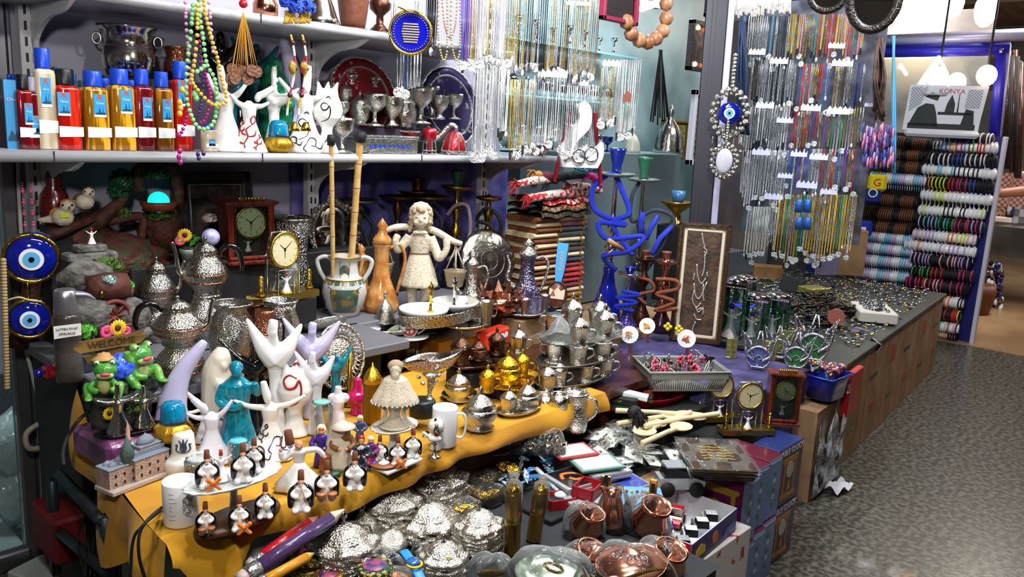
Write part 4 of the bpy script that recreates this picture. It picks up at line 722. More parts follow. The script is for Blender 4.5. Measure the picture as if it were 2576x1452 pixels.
def bigvase(label,p,k):
 t=thing('amphora_vase',label,'vase',p,face(p)); g=lambda L:[(r*k,z*k) for r,z in L]
 mk('body',LA(g([(0,0),(34,0),(36,6),(46,22),(56,60),(52,84),(44,96),(36,102),(34,112),(32,130),(34,142),(40,150),(36,150),(28,140),(0,130)]),36),mat('grey_glaze','c3c2bd',.15,0,None,None,.6),t)
 for r,z in((40,150),(46,95)): mk('gold_band',MB().ring((0,0,0),r*k,1.5*k,0,Tm((0,0,z*k),0,90),32),goldp,t)
 b=MB()
 def onb(a0,a1,z0,z1,m):
  def f(u,v):
   a=rad(a0+(a1-a0)*u)-PI/2; z=z0+(z1-z0)*v;
   pr=[(36,6),(46,22),(56,60),(52,84),(44,96),(36,102),(34,112),(32,130)]
   r=next((x0+(x1-x0)*(z-y0)/(y1-y0) for (x0,y0),(x1,y1) in zip(pr,pr[1:]) if y0<=z<=y1),40)+.8
   h=1
   return(r*k*cos(a),r*k*sin(a),z*k)
  b.grid(f,16,10,m)
 onb(-38,38,14,74,0); onb(-180,180,84,95,0)
 b.v=[(x,y,z) for x,y,z in b.v]; mk('green_medallion',b,[mat('green_gold_print','3f5a4c',.25,0,None,('9a7238',26,.5,.6),.5)],t)
 mk('neck_cameo',MB().disc((0,-34*k,118*k),12*k,.001,0,None,20,1.2),mat('green_gold_print'),t)
 for s in(-1,1): mk('handle',TU(cat([(s*30*k,0,140*k),(s*48*k,0,148*k),(s*66*k,0,138*k),(s*60*k,0,112*k),(s*46*k,0,88*k)],5),5.5*k,10),mat('grey_glaze'),t)
 mk('black_scrolls',TU(cat([(-40*k,-44*k,80*k),(-30*k,-50*k,74*k),(-36*k,-52*k,66*k)],4),.9*k,5).tube(cat([(40*k,-44*k,80*k),(30*k,-50*k,74*k),(36*k,-52*k,66*k)],4),.9*k,5).tube([(-12*k,-34*k,140*k),(-10*k,-36*k,100*k)],.6*k,4).tube([(12*k,-34*k,140*k),(10*k,-36*k,100*k)],.6*k,4),ink,t)
p,k=pz(866,792,B1); VP=p; bigvase('two handled grey glazed vase with a green and gold medallion, holding bamboo sticks',p,k)
bam=mat('bamboo','d9b477',.4,0,(30,.1),('c89c58',20),.2)
for i,(x0,y0,x1,y1,kn,lb) in enumerate(((838,645,833,358,5,'thinner bamboo walking stick standing in the two handled vase'),(880,645,906,350,5,'thicker bamboo walking stick leaning from the two handled vase'))):
 a=P(x0,y0+60,y=VP.y-.0); c=P(x1,y1,y=VP.y-.06); a0=P(x0,y0,y=VP.y); t=thing('bamboo_stick',lb,'walking stick',a); d=c-a
 b=MB(); n=24; rr=(.0085,.0125)[i]
 b.tube([d*(j/n) for j in range(n+1)],[rr*(1.12 if j%4==0 else 1) for j in range(n+1)],10); mk('cane',b,bam,t)
 kb=MB()
 for j in range(4,n,4): kb.tube([d*(j/n)-d*.002,d*(j/n)+d*.002],rr*1.15,10)
 mk('joints',kb,mat('bamboo_joint','6b4a22',.5),t); mk('rubber_tip',TU([d*.98,d*1.02,d*1.05],[rr*1.5,rr*1.9,rr*1.4],10),mblack,t)
agate=mat('amber_marble_glaze','a8652a',.15,0,None,('cf9a58',22,.4,.65),.6)
def ewer(label,p,k,mt,h,w,mt2=None,name='ewer',top='lid'):
 t=thing(name,label,'ewer',p,face(p)); g=lambda L:[(r*w*k,z*h*k) for r,z in L]
 mk('body',LA(g([(0,0),(.42,0),(.46,.02),(.5,.08),(.4,.2),(.24,.36),(.2,.55),(.22,.7),(.26,.72),(.22,.74),(.0,.75)]),32),mt,t)
 mk('lid',LA(g([(.27,.73),(.25,.78),(.13,.84),(.1,.88),(.15,.92),(.06,.97),(0,1)]),24),mt2 or mt,t)
 mk('handle',TU(cat([(.2*w*k,0,.68*h*k),(.5*w*k,0,.72*h*k),(.62*w*k,0,.55*h*k),(.48*w*k,0,.3*h*k),(.42*w*k,0,.2*h*k)],5),[.045*w*k]*21,8),mt2 or mt,t)
 mk('spout',TU(cat([(-.35*w*k,0,.22*h*k),(-.58*w*k,0,.36*h*k),(-.52*w*k,0,.56*h*k),(-.62*w*k,0,.72*h*k)],5),[.09*w*k-.004*j*w*k for j in range(16)],10),mt2 or mt,t); return t
p,k=pz(958,782,B1); ewer('tall amber marbled glazed ewer with a pointed lid beside the stone girl',p,k,agate,235,92)
p,k=pz(905,770,B1); p.y+=.1; p=P(907,765,y=2.5); p.z=B1; ewer('shorter amber marbled ewer mostly hidden behind the two handled vase',p,mpp(p),agate,165,80)
def girl():
 p=P(1052,772,y=2.36); p.z=B1; k=mpp(p)*1.02; t=thing('girl_statue','ivory stone statue of a girl carrying a yoke with hanging baskets','statue',p,face(p),None,k*265)
 m=MB(); m.lathe([(.0,.22),(.17,.22),(.175,.24),(.14,.38),(.1,.5),(.085,.54),(.095,.62),(.1,.68),(.06,.73),(.035,.76)],24,fl=(9,.04,.2,.42),sy=.75)
 for s in(-1,1):
  m.tube([(s*.06,0,.26),(s*.065,-.01,.14),(s*.06,0,.03)],[.055,.05,.04],10); m.sph((s*.065,-.04,.02),(.045,.075,.025))
 m.tube(cat([(-.09,0,.68),(-.16,-.02,.6),(-.2,-.05,.56),(-.22,-.08,.64),(-.2,-.06,.7)],4),[.055,.05,.05,.048,.046,.044,.042,.04,.038,.036,.036,.034,.034,.034,.036,.036,.036],8)
 m.tube(cat([(.09,0,.68),(.15,-.03,.56),(.18,-.07,.5),(.24,-.08,.58),(.24,-.06,.68)],4),[.055,.05,.05,.048,.046,.044,.042,.04,.038,.036,.036,.034,.034,.034,.036,.036,.036],8)
 m.sph((.0,-.02,.86),(.085,.09,.105)); m.sph((0,-.105,.845),(.014,.02,.016)); m.sph((-.04,-.085,.825),(.03,.025,.025)); m.sph((.04,-.085,.825),(.03,.025,.025)); m.sph((0,-.09,.8),(.022,.02,.012))
 mk('body',m.melt(.011,3),stone,t)
 h=MB()
 rg=random.Random(5)
 for q in range(60):
  a=rg.uniform(0,2*PI); z=rg.uniform(.82,.95); r=.09*math.sqrt(max(.05,1-((z-.86)/.12)**2));
  if sin(a)<-.35 and z<.9: continue
  h.sph((r*cos(a),-.02+r*sin(a),z),.024,0,None,6)
 for s in(-1,1):
  for q in range(5): h.sph((s*(.085+.01*sin(q*2)),-.02,.84-q*.025),.022,0,None,6)
 mk('curls',h,mat('ivory_shade','b39c7c',.55,0,(90,.5)),t)
 mk('kerchief',SP((0,.01,.885),(.115,.105,.12)).sph((0,.06,.8),(.08,.05,.08)),stone,t)
 for s in(-1,1): mk('eye',SP((s*.034,-.098,.868),(.015,.007,.006),0,None,8),mat('ivory_line','7a664c',.6),t)
 mk('mouth',SP((0,-.108,.803),(.016,.006,.004),0,None,8),mat('lip','a8705c',.6),t)
 mk('collar_bow',SP((-.035,-.075,.73),(.035,.018,.018)).sph((.035,-.075,.73),(.035,.018,.018)).sph((0,-.08,.73),.014),stone,t); mk('belt',MB().ring((0,0,0),.09,.008,0,Tm((0,0,.535),0,90,0,(1,1,.75)),24),mat('ivory_line'),t)
 mk('yoke',TU(cat([(-.36,-.04,.7),(-.22,-.06,.77),(-.04,.06,.755),(.12,.03,.74),(.3,-.06,.66),(.38,-.06,.64)],4),[.022+.012*sin(PI*i/20) for i in range(21)],8),stone,t)
 for s,x,z in((-1,-.33,.3),(1,.33,.24)):
  bk=mk('basket',LA([(0,0),(.07,0),(.1,.14),(.105,.15),(.09,.14),(.06,.02)],20,fl=(10,.03)),mat('ivory_weave','c2ab88',.7,0,(90,.9,'vor')),t,(x,-.05,z))
  b=MB()
  for q in range(4): b.tube([(.09*cos(q*PI/2),.09*sin(q*PI/2),.14),(0,0,.37 if s>0 else .42)],.006,5)
  mk('cords',b,stone,bk)
girl()
def tray_(r,z): return LA([(0,z+.004),(r*.5,z+.002),(r*.9,z+.01),(r,z+.02),(r*.98,z+.022),(r*.5,z+.006),(0,z+.006)],28)
def hookah(label,p,h,mt,basem,bowlm,hose=None,hosepts=None,tr=.09,br=.075,tray=True,bz=1,group=None,basecol=None):
 t=thing('hookah',label,'hookah',p,face(p),group)
 B=h*.34; mk('base',LA([(0,0),(br*.8,0),(br,B*.15),(br*.95,B*.35),(br*.5,B*.7),(br*.36,B*.9),(br*.42,B),(0,B)],28),basem,t)
 s=LA([(.022,B),(.026,B+.01),(.012,B+.03),(.014,B+.06),(.024,B+.08),(.03,B+.1),(.016,B+.125),(.011,B+.15),(.02,B+.18),(.024,B+.2),(.012,B+.23),(.009,h*.9-.0),(.014,h*.9)],20) if h>.3 else LA([(br*.3,B),(br*.4,B+h*.06),(br*.16,B+h*.12),(br*.35,B+h*.22),(br*.14,B+h*.3),(br*.12,h*.84),(br*.2,h*.85)],16)
 mk('stem',s,mt,t)
 if tray: mk('ash_tray',tray_(tr,h*.84),mt if tray is True else tray,t)
 if bowlm: mk('bowl',LA([(0,h*.86),(tr*.3,h*.86),(tr*.24,h*.9),(tr*.42,h*.985),(tr*.46,h),(tr*.38,h*.99),(0,h*.93)],20),bowlm,t)
 if hose:
  b=TU(cat(hosepts,7),hose[1],8)
  mk('hose',b,hose[0],t)
 return t
bh=mat('blue_hose','1a35c8',.35,0,(420,.8)); ah=mat('grey_hose','3a4654',.4,0,(300,.6)); blk=mat('black_hose','17181c',.4,0,(300,.6)); brn=mat('brown_hose','8a4a2a',.4,0,(300,.6)); mauve=mat('mauve_hose','8f7c80',.5,0,(300,.5))
HZ=.582
def hk(px,ytop,Y,z): p=P(px,ytop,y=Y); h=p.z-z; return V((p.x,Y,z)),h
for px,yt,Y,mt,tr,lb,hc in((902,470,2.7,oldsilver,.085,'dull hookah with a wide tray between the stick vase and the stone girl',blk),(1002,462,2.72,dcopper,.085,'dark bronze hookah right behind the stone girl, wide dull tray',None),(1052,448,2.76,dcopper,.09,'dark bronze hookah with the highest brown tray at the marbled wall',None),(1078,462,2.66,dbrass,.1,'hookah with a broad dull brass tray beside the yoke of the stone girl',blk),(1152,428,2.62,brass,.075,'bright brass hookah with a green bowl',mauve),(1232,462,2.58,brass,.062,'bright brass hookah behind the big silver tray, a black hose looped on it',blk)):
 p,h=hk(px,yt,Y,B1 if px<1100 else .73)
 hp=None
 if hc is blk: hp=[(.02,-.05,h*.4),(.06,-.07,h*.65),(.0,-.08,h*.8),(-.05,-.05,h*.68),(.02,-.08,h*.62),(.05,-.06,h*.3),(.0,-.07,h*.1)]
 if hc is mauve: hp=[(-.03,-.05,h*.3),(.0,-.08,h*.36),(.06,-.06,h*.5),(.05,-.06,h*.72),(.0,-.07,h*.74),(-.04,-.06,h*.66)]
 hookah(lb,p,h,mt,mat('dark_base','15161c',.2,0,None,None,.4),dgreen if px==1152 else (dcopper if px==1052 else None),(hc,.0085) if hc else None,hp,tr)
solo('bench_step',BX((.62,.16,.15),0,None,.004),mblack,'black step at the end of the bench under the brass hookahs','step',(2.82,2.62,.657))
p=P(1235,735,y=2.42); t=thing('serving_tray','big round engraved silver tray standing on edge before the brass hookah','tray',p,rad(-16),None,1,(rad(-14),0,rad(-16))); k=mpp(p); r=80*k
mk('dish',LA([(0,.008),(r*.86,.008),(r*.92,.0),(r,-.006),(r,-.01),(r*.9,-.003),(r*.8,.003),(0,.003)],56,0,Tm((0,0,r),0,90)),mat('engraved_silver','a09a8c',.25,1,(26,.5)),t); mk('engraved_ring',MB().ring((0,-.008,r),r*.55,r*.012,0,None,48,6).ring((0,-.008,r),r*.3,r*.01,0,None,40,6,1,(12,.06)),oldsilver,t)
solo('tray_block',BX((.2,.14,p.z-.58),0,None,.003),mblack,'black block under the big round silver tray','block',(p.x,2.44,(p.z+.58)/2))
p=P(1260,790,y=2.22); p.z=max(p.z,.6); t=thing('copper_bowl','dark copper bowl with pointed petals round its rim below the big tray','bowl',p,0,None,70*mpp(p)); mk('body',LA([(0,0),(.4,0),(.7,.3),(.8,.7),(.7,.68),(.5,.3),(0,.1)],32,fl=(14,.04)),scopper,t)
b=MB()
for q in range(14): a=q*PI/7; b.add([(.78*cos(a-.2),.78*sin(a-.2),.68),(.78*cos(a+.2),.78*sin(a+.2),.68),(.95*cos(a),.95*sin(a),1.1)],[(0,1,2)],0,False)
mk('petals',b,scopper,t)
TZ=.752
def oval(label,p,rx,ry,mt,h=.018,rz=0,inner=None,name='oval_tray',cat_='tray'):
 t=thing(name,label,cat_,p,rz); mk('tray',LA([(0,.004),(.86,.004),(.92,.3*h/.018*.018),(1,h),(1.02,h+.002),(.95,h*.9),(.86,0),(0,0)],56,0,Tm((0,0,0),0,0,0,(rx,ry,1))),mt,t)
 mk('rim',TU([(rx*1.01*cos(a*PI/28),ry*1.01*sin(a*PI/28),h) for a in range(56)],.004,6,0,None,True),chased,t); return t
p,k=pz(1012,822,TZ-.012); T1=p; oval('large oval silver tray under the white serving dish',p,.205,.11,plain_silver,.02,rad(6))
p2,k=pz(1170,822,TZ-.012); oval('flat silver saucer tray carrying the silver tea glasses','' or p2,.09,.075,plain_silver,.014,rad(6),None,'saucer_tray')
t=thing('serving_dish','white divided serving dish in a pierced silver holder with gold finials','dish',P(1106,806,z=TZ+.014),rad(8),None,1.4)
mk('holder',LA([(0,.002),(.9,.002),(1,.035),(1.03,.037),(.97,.03),(0,.006)],56,0,Tm((0,0,0),0,0,0,(.145,.075,1)),fl=(40,.006)),mat('pierced_silver','cfcec6',.25,1,(150,1,'vor')),t)
for s in(-1,1): mk('porcelain',LA([(0,.03),(.8,.032),(.96,.046),(1,.046),(.95,.036),(.7,.02),(0,.016)],40,0,Tm((s*.066,0,0),0,0,0,(.068,.064,1))),white,t)
for x,mt in((-.04,gold),(.06,chrome)): mk('finial',LA([(.012,.03),(.004,.036),(.003,.07),(.007,.075),(.003,.082),(.008,.09),(.004,.1),(0,.115)],12).ring((0,0,.095),.01,.002,0,None,12,5),mt,t,(x,0,0))
def cupset(label,p,h,mt,name='tea_glass',rz=None,group=None): return sv('cup',name,label,'cup',p,h,mt,group,face(p) if rz is None else rz)
for px,py,hh,lb in((1222,815,60,'embossed silver cup beside the divided serving dish, nearest the edge'),(1190,800,60,'embossed silver cup just behind the one by the serving dish')):
 q,k=pz(px,py,TZ+.004); cupset(lb,q,hh*k,chased,'silver_cup')
p,k=pz(975,805,TZ+.006); sv('dome','lidded_bowl','embossed silver bowl with a pointed lid on the large oval tray','bowl',p+V((-.03,-.02,0)),82*k,chased)
p,k=pz(1030,850,TZ-.03); t=thing('coffee_cup','small white porcelain cup with a red tulip on its saucer','cup',p,face(p)); r=26*k
mk('cup',LA([(0,.004),(r*.5,.004),(r*.8,r*.6),(r,r*1.3),(r*.94,r*1.28),(r*.7,r*.6),(0,r*.25)],28),white,t); mk('saucer',LA([(0,0),(r*1.2,0),(r*1.9,r*.2),(r*1.86,r*.24),(0,.004)],32),white,t)
b=MB();
for q in(-1,0,1): b.tube(cat([(q*r*.1,-r*.85,r*.45),(q*r*.5,-r*.86,r*.8),(q*r*.3,-r*.98,r*1.15)],3),r*.09,5)
mk('red_tulip',b,red,t); mk('handle',TU(cat([(r*.9,0,r*1.1),(r*1.5,0,r),(r*.8,0,r*.4)],4),r*.09,6),white,t)
p,k=pz(945,850,TZ-.03); t=thing('coffee_cup','white porcelain cup with a red tulip half hidden under the oval tray','cup',p+V((-.0,.03,0)),face(p)); mk('cup',LA([(0,.004),(r*.5,.004),(r*.8,r*.5),(r,r*.8),(0,r*.8)],24),white,t); mk('red_tulip',TU([(-r*.3,-r*.85,r*.5),(0,-r*.9,r*.3),(r*.3,-r*.85,r*.5)],r*.08,5),red,t)
solo('saucer_tray',LA([(0,0),(.9,0),(1,.012),(.97,.013),(0,.004)],48,0,Tm((0,0,0),0,0,0,(.15,.06,1))),plain_silver,'thin oval silver tray under the porcelain cups','tray',P(990,858,z=TZ-.038),rad(6))
for px,py,w,d,mt,lb in((1010,905,.085,.06,mat('printed_carton','9c8a84',.6,0,None,('6d5650',30)),'brown printed gift carton with rings on it under the oval tray'),(1085,895,.075,.07,paper,'white gift carton with folded flaps under the oval tray'),(1045,905,.04,.05,mat('printed_carton'),'narrow printed carton between the brown and the white one')):
 q,k=pz(px,py,.622); q.y+=.05; t=thing('gift_carton',lb,'box',q,rad(-2)); H=TZ-.043-.622; mk('box',MB().box((0,0,H/2),(w,d,H),0,None,.002),mt,t); mk('flap',MB().poly([(-w*.48,H*.9),(0,H*.45),(w*.48,H*.9)],.001,0,Tm((0,-d/2-.001,0))) if mt is paper else MB().ring((0,-d/2,H*.6),.014,.002,0,None,16,5).ring((0,-d/2,H*.6),.007,.002,0,None,12,5).box((0,-d/2,H*.3),(.002,.001,.03)),grey if mt is paper else ink,t)
solo('gold_box',BX((.3,.12,.11),0,None,.003),mat('amber_carton','7a4a12',.4,0,None,('c0801c',8,.5,.8)),'amber brown carton behind the white one under the trays','box',P(1150,880,y=2.2)+V((0,0,.01)))
t=thing('red_packet','red printed packet lying under the saucer tray','packet',P(1240,850,y=2.12),rad(12)); mk('packet',BX((.17,.06,.075),0,None,.01),mat('red_packet','c8321c',.35,0,(30,.3),None,.3),t); mk('white_print',MB().disc((.02,-.032,0),.02,.001).disc((.05,-.032,.01),.012,.001),paper,t)
for px,py,h,w,lb,acc in((1183,775,150,66,'slim silver ewer with a long spout beside the wicker basket of the girl',None),(1322,762,165,84,'silver ewer with purple ornament and a beaded handle before the rugs',mat('purple_silver','8a84a0',.2,1,(120,.8),('3a2a60',40,.55,.65)))):
 p,k=pz(px,py,TZ-.01); t=ewer(lb,p,k,acc or chased,h,w,chased)
p,k=pz(1318,790,TZ-.02); T2=p; oval('round silver tray carrying small silver glasses round the purple ewer',p,.085,.08,plain_silver,.012,0,None,'round_tray')
for i,(dx,dy,lb) in enumerate(((-48,-6,'nearest the girl'),(-24,6,'in front, second from the girl'),(2,10,'in front below the spout'),(30,8,'in front below the handle'),(52,0,'nearest the painted spoon'),(14,-12,'behind the ewer foot'))):
 q,k=pz(1318+dx,785+dy,TZ-.014); cupset('small purple and silver tea glass on the round tray, '+lb,q,44*k,mat('purple_silver') if i%2 else chased,'tea_glass',rad(40*i),'small purple and silver tea glasses')
solo('tray_box',BX((.16,.15,TZ-.03-.58),0,None,.003),card,'brown carton under the round tray of small glasses','box',(T2.x,T2.y+.02,(TZ-.03+.58)/2))
solo('tray_box',BX((.22,.1,TZ-.02-.58),0,None,.003),card,'brown carton under the slim silver ewer','box',P(1185,800,y=2.3)+V((0,.03,-.05)))
def rugs():
 p=P(1400,788,y=2.34); X=p.x+.04; z=.582; ZT=P(1400,548,y=2.34).z; cols=['b5651d','a8791e','b0802a','9c6a1c','b07f28','a06a1a','c9b48a','7a1020','b01a26','b5121e','b81a22','9c1a22','1e2a44','d2c4a0','3a1418','12301f','c8b898','12261f','151a24','6a1218','c9a070']
 rg=random.Random(9); n=len(cols)
 z0=z0b=z
 names={0:'rust',1:'ochre',2:'gold'}
 for i,c in enumerate(cols):
  h=(ZT-z0b)/n; w=.345+rg.uniform(-.012,.012); d=.2; m=mat('rug_%d'%i,c,.8,0,(140,.5),None,0,sheen=.3); edge=mat('rug_pile','cdb98f',.8,0,(120,.5))
  nm='red' if c in('b01a26','b5121e','b81a22','9c1a22','7a1020','6a1218') else 'ochre' if i<6 else 'cream' if c in('c9b48a','d2c4a0','c8b898','c9a070') else 'dark'
  t=thing('folded_rug','%s velvet prayer rug, %s from the bottom of the stack'%(nm,ORD[i] if i<20 else 'topmost flat one'),'rug',(X+rg.uniform(-.01,.01),2.46,z0),rad(-3+rg.uniform(-2,2)),'folded velvet prayer rugs')
  def fold(x0,x1,mi):
   b=MB(); pr=[(-.5,.0),(.42,.0),(.48,.12),(.5,.35),(.48,.58),(.42,.7),(-.5,.7)]
   b.poly([(y_*d,zz*h/.74) for y_,zz in pr],x1-x0,0,Matrix.Translation((x0,0,0))@Matrix.Rotation(rad(-90),4,'Z')@Matrix.Identity(4)); return b
  mk('velvet',fold(-.02,w/2,0),m,t); mk('border',fold(-w/2,-.02,0),edge if i%2 else mat('rug_brown','6b3a1c',.8,0,(120,.5)),t)
  for x in(-.02,w/2-.03): mk('gilt_trim',MB().box((x,-d*.5,h*.5),(.008,.004,h*.7)),goldp,t)
  z0+=h
 pats=[('patterned_shawl','gold and black patterned shawl folded over the rugs','4a4130',('1c1a18',90,.45,.55),.0),('patterned_shawl','cream and brown patterned shawl above the black one','8a7350',('3a2a1c',70,.45,.55),.03),('fringed_scarf','red and white patterned scarf with fringe near the top of the rugs','b81c24',('e0d8c8',50,.5,.56),.062),('fringed_scarf','red and gold patterned scarf hanging over the middle of the stack','b0202a',('c9a24a',60,.5,.58),.058)]
 for i,(nm,lb,c,v,dz) in enumerate(pats):
  xx=X+(.06 if i==3 else 0); w=.2 if i==3 else .34
  def f(u,v_,dz=dz,w=w,i=i):
   a=v_*PI; return((u-.5)*w+.01*sin(v_*6),-.11*cos(a)*1.0-.0,dz+.03*sin(a)**.5+.006*sin(u*15+i)-.02*(1-abs(sin(a)))*(i>2))
  solo(nm,MB().grid(f,24,14),mat('scarf_%d'%i,c,.8,0,(90,.6),v),lb,'scarf',(xx,2.45,z0+.0),rad(-3),'scarves heaped on the rugs')
 def roll(px0,py0,px1,py1,r,c,v,lb,Y=2.36):
  a,b_=P(px0,py0,y=Y),P(px1,py1,y=Y); t=thing('rolled_scarf',lb,'scarf',a,0,'scarves heaped on the rugs'); d=b_-a
  mk('roll',TU(cat([V((0,0,0)),d*.35+V((0,-.01,.01)),d*.7+V((0,0,.006)),d],5),[r*(.8+.2*sin(PI*i/15)) for i in range(16)],10),mat('roll_'+c,c,.8,0,(150,.7),v),t)
  fb=MB(); rg2=random.Random(int(px0))
  for q in range(26): e=V((rg2.uniform(-.05,-.01),rg2.uniform(-.02,.01),rg2.uniform(-.05,.025))); fb.tube(cat([V((0,rg2.uniform(-r,r),rg2.uniform(-r,r)*.7)),e*.5+V((0,0,.012)),e],2),.002,4)
  mk('fringe',fb,mat('fringe_'+c,v[0] if v else c,.8),t)
 roll(1300,465,1420,448,.02,'d8d0c2',('a02028',40,.55,.6),'white fringed scarf with red stripes, fringe hanging toward the girl')
 roll(1330,500,1490,485,.022,'c8bfae',('b01c26',36,.5,.56),'white and red scarf below the fringed one on the stack')
 roll(1355,445,1400,455,.022,'5a1020',None,'deep wine red scarf bundled on top of the stack'); roll(1380,455,1470,440,.02,'141416',None,'black knotted scarf lying over the stack'); roll(1430,470,1510,480,.02,'e0d8cc',('8a1a28',44,.55,.6),'pale scarf roll with wine stripes at the tray'); roll(1475,440,1510,470,.018,'c81e7c',None,'bright magenta scarf end beside the blue beads'); roll(1345,440,1362,450,.016,'b07a3c',None,'small tan scarf end on top of the stack')
 b=MB(); rg3=random.Random(4)
 for q in range(160): b.sph((rg3.uniform(-.06,.06),rg3.uniform(-.03,.03),rg3.uniform(0,.02)),.0045,0,None,6)
 solo('bead_heap',b,mat('turquoise_beads','1c7f9c',.25,0,None,None,.5),'heap of turquoise bead strings on top of the scarves','beads',P(1480,432,y=2.3),rad(-20),None,1,None,'stuff')
rugs()
p=P(1396,775,y=2.2); solo('spoon_block',BX((.05,.05,p.z-.585)),mblack,'small black block under the painted spoon','block',(p.x,p.y,(p.z+.583)/2)); t=thing('painted_spoon','blue handled wooden spoon painted with houses, leaning at the rugs','spoon',p,face(p),None,165*mpp(p),(rad(-12),rad(4),face(p)))
mk('bowl',SP((0,0,.2),(.165,.04,.22),0,None,24),mat('spoon_brown','4a2418',.25,0,None,('7a4028',6),.5),t); mk('bowl_rim',MB().ring((0,-.03,.2),.15,.014,0,None,32,6,1.32),ink,t)
mk('village',MB().poly([(-.11,.14),(.11,.14),(.12,.3),(.05,.27),(.0,.32),(-.04,.26),(-.12,.3)],.004,0,Tm((0,-.048,0))).poly([(-.1,.18),(-.06,.28),(-.02,.18)],.004,1,Tm((0,-.052,0))),[mat('village_cream','d8cbb0',.4),mat('village_red','a04a2c',.4)],t)
hd=mk('handle',MB().poly([(-.05,.4),(.05,.4),(.075,.6),(.085,1),(-.085,1),(-.075,.6)],.03,0,Tm((0,-.015,0))),mat('spoon_blue','3f9cd8',.25,0,None,None,.5),t); mk('handle_edge',TU([(.052,-.016,.4),(.078,-.016,.6),(.088,-.016,1)],.008,6),ink,hd); text('KONYA',.085,mat('letter_tan','c8b09a',.5),hd,(0,-.017,.72),(PI/2,rad(90),0),.003)
# figurines on the yellow cloth
Y1=.625; RS=.625
def st(mesh,name,mats,label,px,py,h,z=None,y=None,catg='figurine',a=0,group=None):
 if y is not None and z is not None: p=col(px,y,z); hh=P(px,py,y=y).z-z; return solo(name,mesh,mats,label,catg,p,face(p,a),group,hh)
 p=P(px,py,z=z) if y is None else P(px,py,y=y)
 return solo(name,mesh,mats,label,catg,p,face(p,a),group,h*mpp(p)*1.02)
st(horn([(-.05,0,0),(-.04,0,.25),(-.02,0,.48),(.06,0,.72),(.2,0,.92),(.26,0,1)],[.17,.15,.12,.085,.055,.03]),'abstract_figurine',[lilac],'tall curved horn shaped figurine in lilac white, behind the turban box on the cloth',446,860,0,RS,1.98)
def ks(m): m.sph((.03,-.04,.83),(.11,.1,.12)); m.sph((.06,-.12,.8),(.04,.04,.05)); m.tube(cat([(-.02,-.1,.66),(.1,-.2,.52),(.18,-.16,.62)],4),[.07]*9,8)
m=horn([(0,0,0),(0,0,.2),(0,0,.45),(-.01,0,.7),(.03,0,.88),(.05,0,.97)],[.21,.19,.18,.16,.11,.05],.016,ks); painted(m,sh(TULIP,.12,.3,.7),.012); st(m,'shawl_figurine',[cream,tint],'cream glazed figurine hunched in a shawl with a small tulip mark',552,868,0,RS,1.99)
def wl(m):
 m.sph((0,-.04,.9),(.055,.06,.075)); m.sph((0,.01,.93),(.075,.065,.075)); m.tube(cat([(-.12,-.02,.76),(-.17,-.06,.6),(-.03,-.15,.55),(.05,-.16,.6)],4),[.05,.05,.048,.046,.044,.042,.04,.038,.036,.034,.034,.034,.034],8); m.tube(cat([(.12,-.02,.76),(.2,-.08,.68),(.17,-.12,.8)],4),[.05,.05,.048,.046,.044,.042,.04,.038,.036],8)
m=MB(); m.lathe([(.24,0),(.25,.02),(.2,.12),(.14,.35),(.115,.5),(.14,.66),(.15,.76),(.07,.83),(.05,.86)],28,fl=(8,.04,0,.4),sy=.8); wl(m); m.melt(.013,3); st(m,'woman_figurine',[teal],'glossy teal figurine of a robed woman with folded arms',598,908,0,RS,1.85)
m=whirl((-.3,-.04,.72),(.26,-.02,.86),(-.24,-.02,.93),sk=.27); st(m,'dervish_figurine',[mat('white_lilac','e4e2ee',.12,0,None,None,.6)],'white dervish figurine in front of the teal woman, hat tipped backward',535,1160,178,z=Y1)
m=whirl((-.36,-.04,.62),(.3,-.02,.8),(-.34,-.02,1.0),sk=.24); painted(m,sh(SWIRL,.0,.14,.6),.012); st(m,'dervish_figurine',[white,tint],'white dervish figurine half hidden behind the one before the teal woman',520,1110,130,z=RS)
m=whirl((-.42,-.02,.76),(.42,-.02,.78),(-.08,-.02,1.0),sk=.36); painted(m,sh(SWIRL,.1,.22,.8)+sh(TULIP,.24,.2,.7)+sh(SWIRL,-.1,.12,.8)+sh(FLOWER,-.06,.3,.5),.011); st(m,'dervish_figurine',[white,mat('plum_ink','4a2430',.35)],'white dervish figurine with plum scrolls on its skirt, arms stretched wide',680,957,0,Y1,1.79)
m=tulipvase(); painted(m,sh(VAV,.0,.5,1.3),.017); st(m,'tulip_vase',[white,red_ink],'tall white tulip vase with a big red letter',742,905,0,RS,1.865,catg='vase')
m=tulipvase(); painted(m,sh(SWIRL,0,.5,1.2)+sh(VAV,0,.3,.7),.014); st(m,'tulip_vase',[cream,tint],'cream tulip vase with grey scrolls behind the red lettered one',712,925,0,RS,1.92,catg='vase')
st(ystat((-.22,0,1.0),(.21,0,.95),(-.02,-.05,.9),.07,.011,.1,0,.05,.07),'sleeve_figurine',[pwhite],'white figurine with both sleeves flung up, topmost, before the silver jar',694,800,0,RS,1.90)
st(ystat((-.27,0,1.0),(.26,0,.97),(0,-.05,.88),.06,.011,.1,0,.05,.075),'sleeve_figurine',[lilac],'lilac white figurine with both sleeves flung up, beside the pierced silver plate',785,800,0,RS,1.95)
st(ystat((-.25,0,1.0),(.2,0,.94),(-.05,-.05,.9),.07,.011,.12,0,.055,.08),'sleeve_figurine',[mat('white_lilac')],'white figurine with both sleeves flung up, lowest and nearest of the three',796,882,0,RS,1.84)
st(ystat((-.26,0,.9),(.24,0,1.02),(0,-.06,.84),0,.014,.13,0,.07,.09),'sleeve_figurine',[teal],'teal figurine with raised sleeves behind the white ones',845,872,0,RS,1.97)
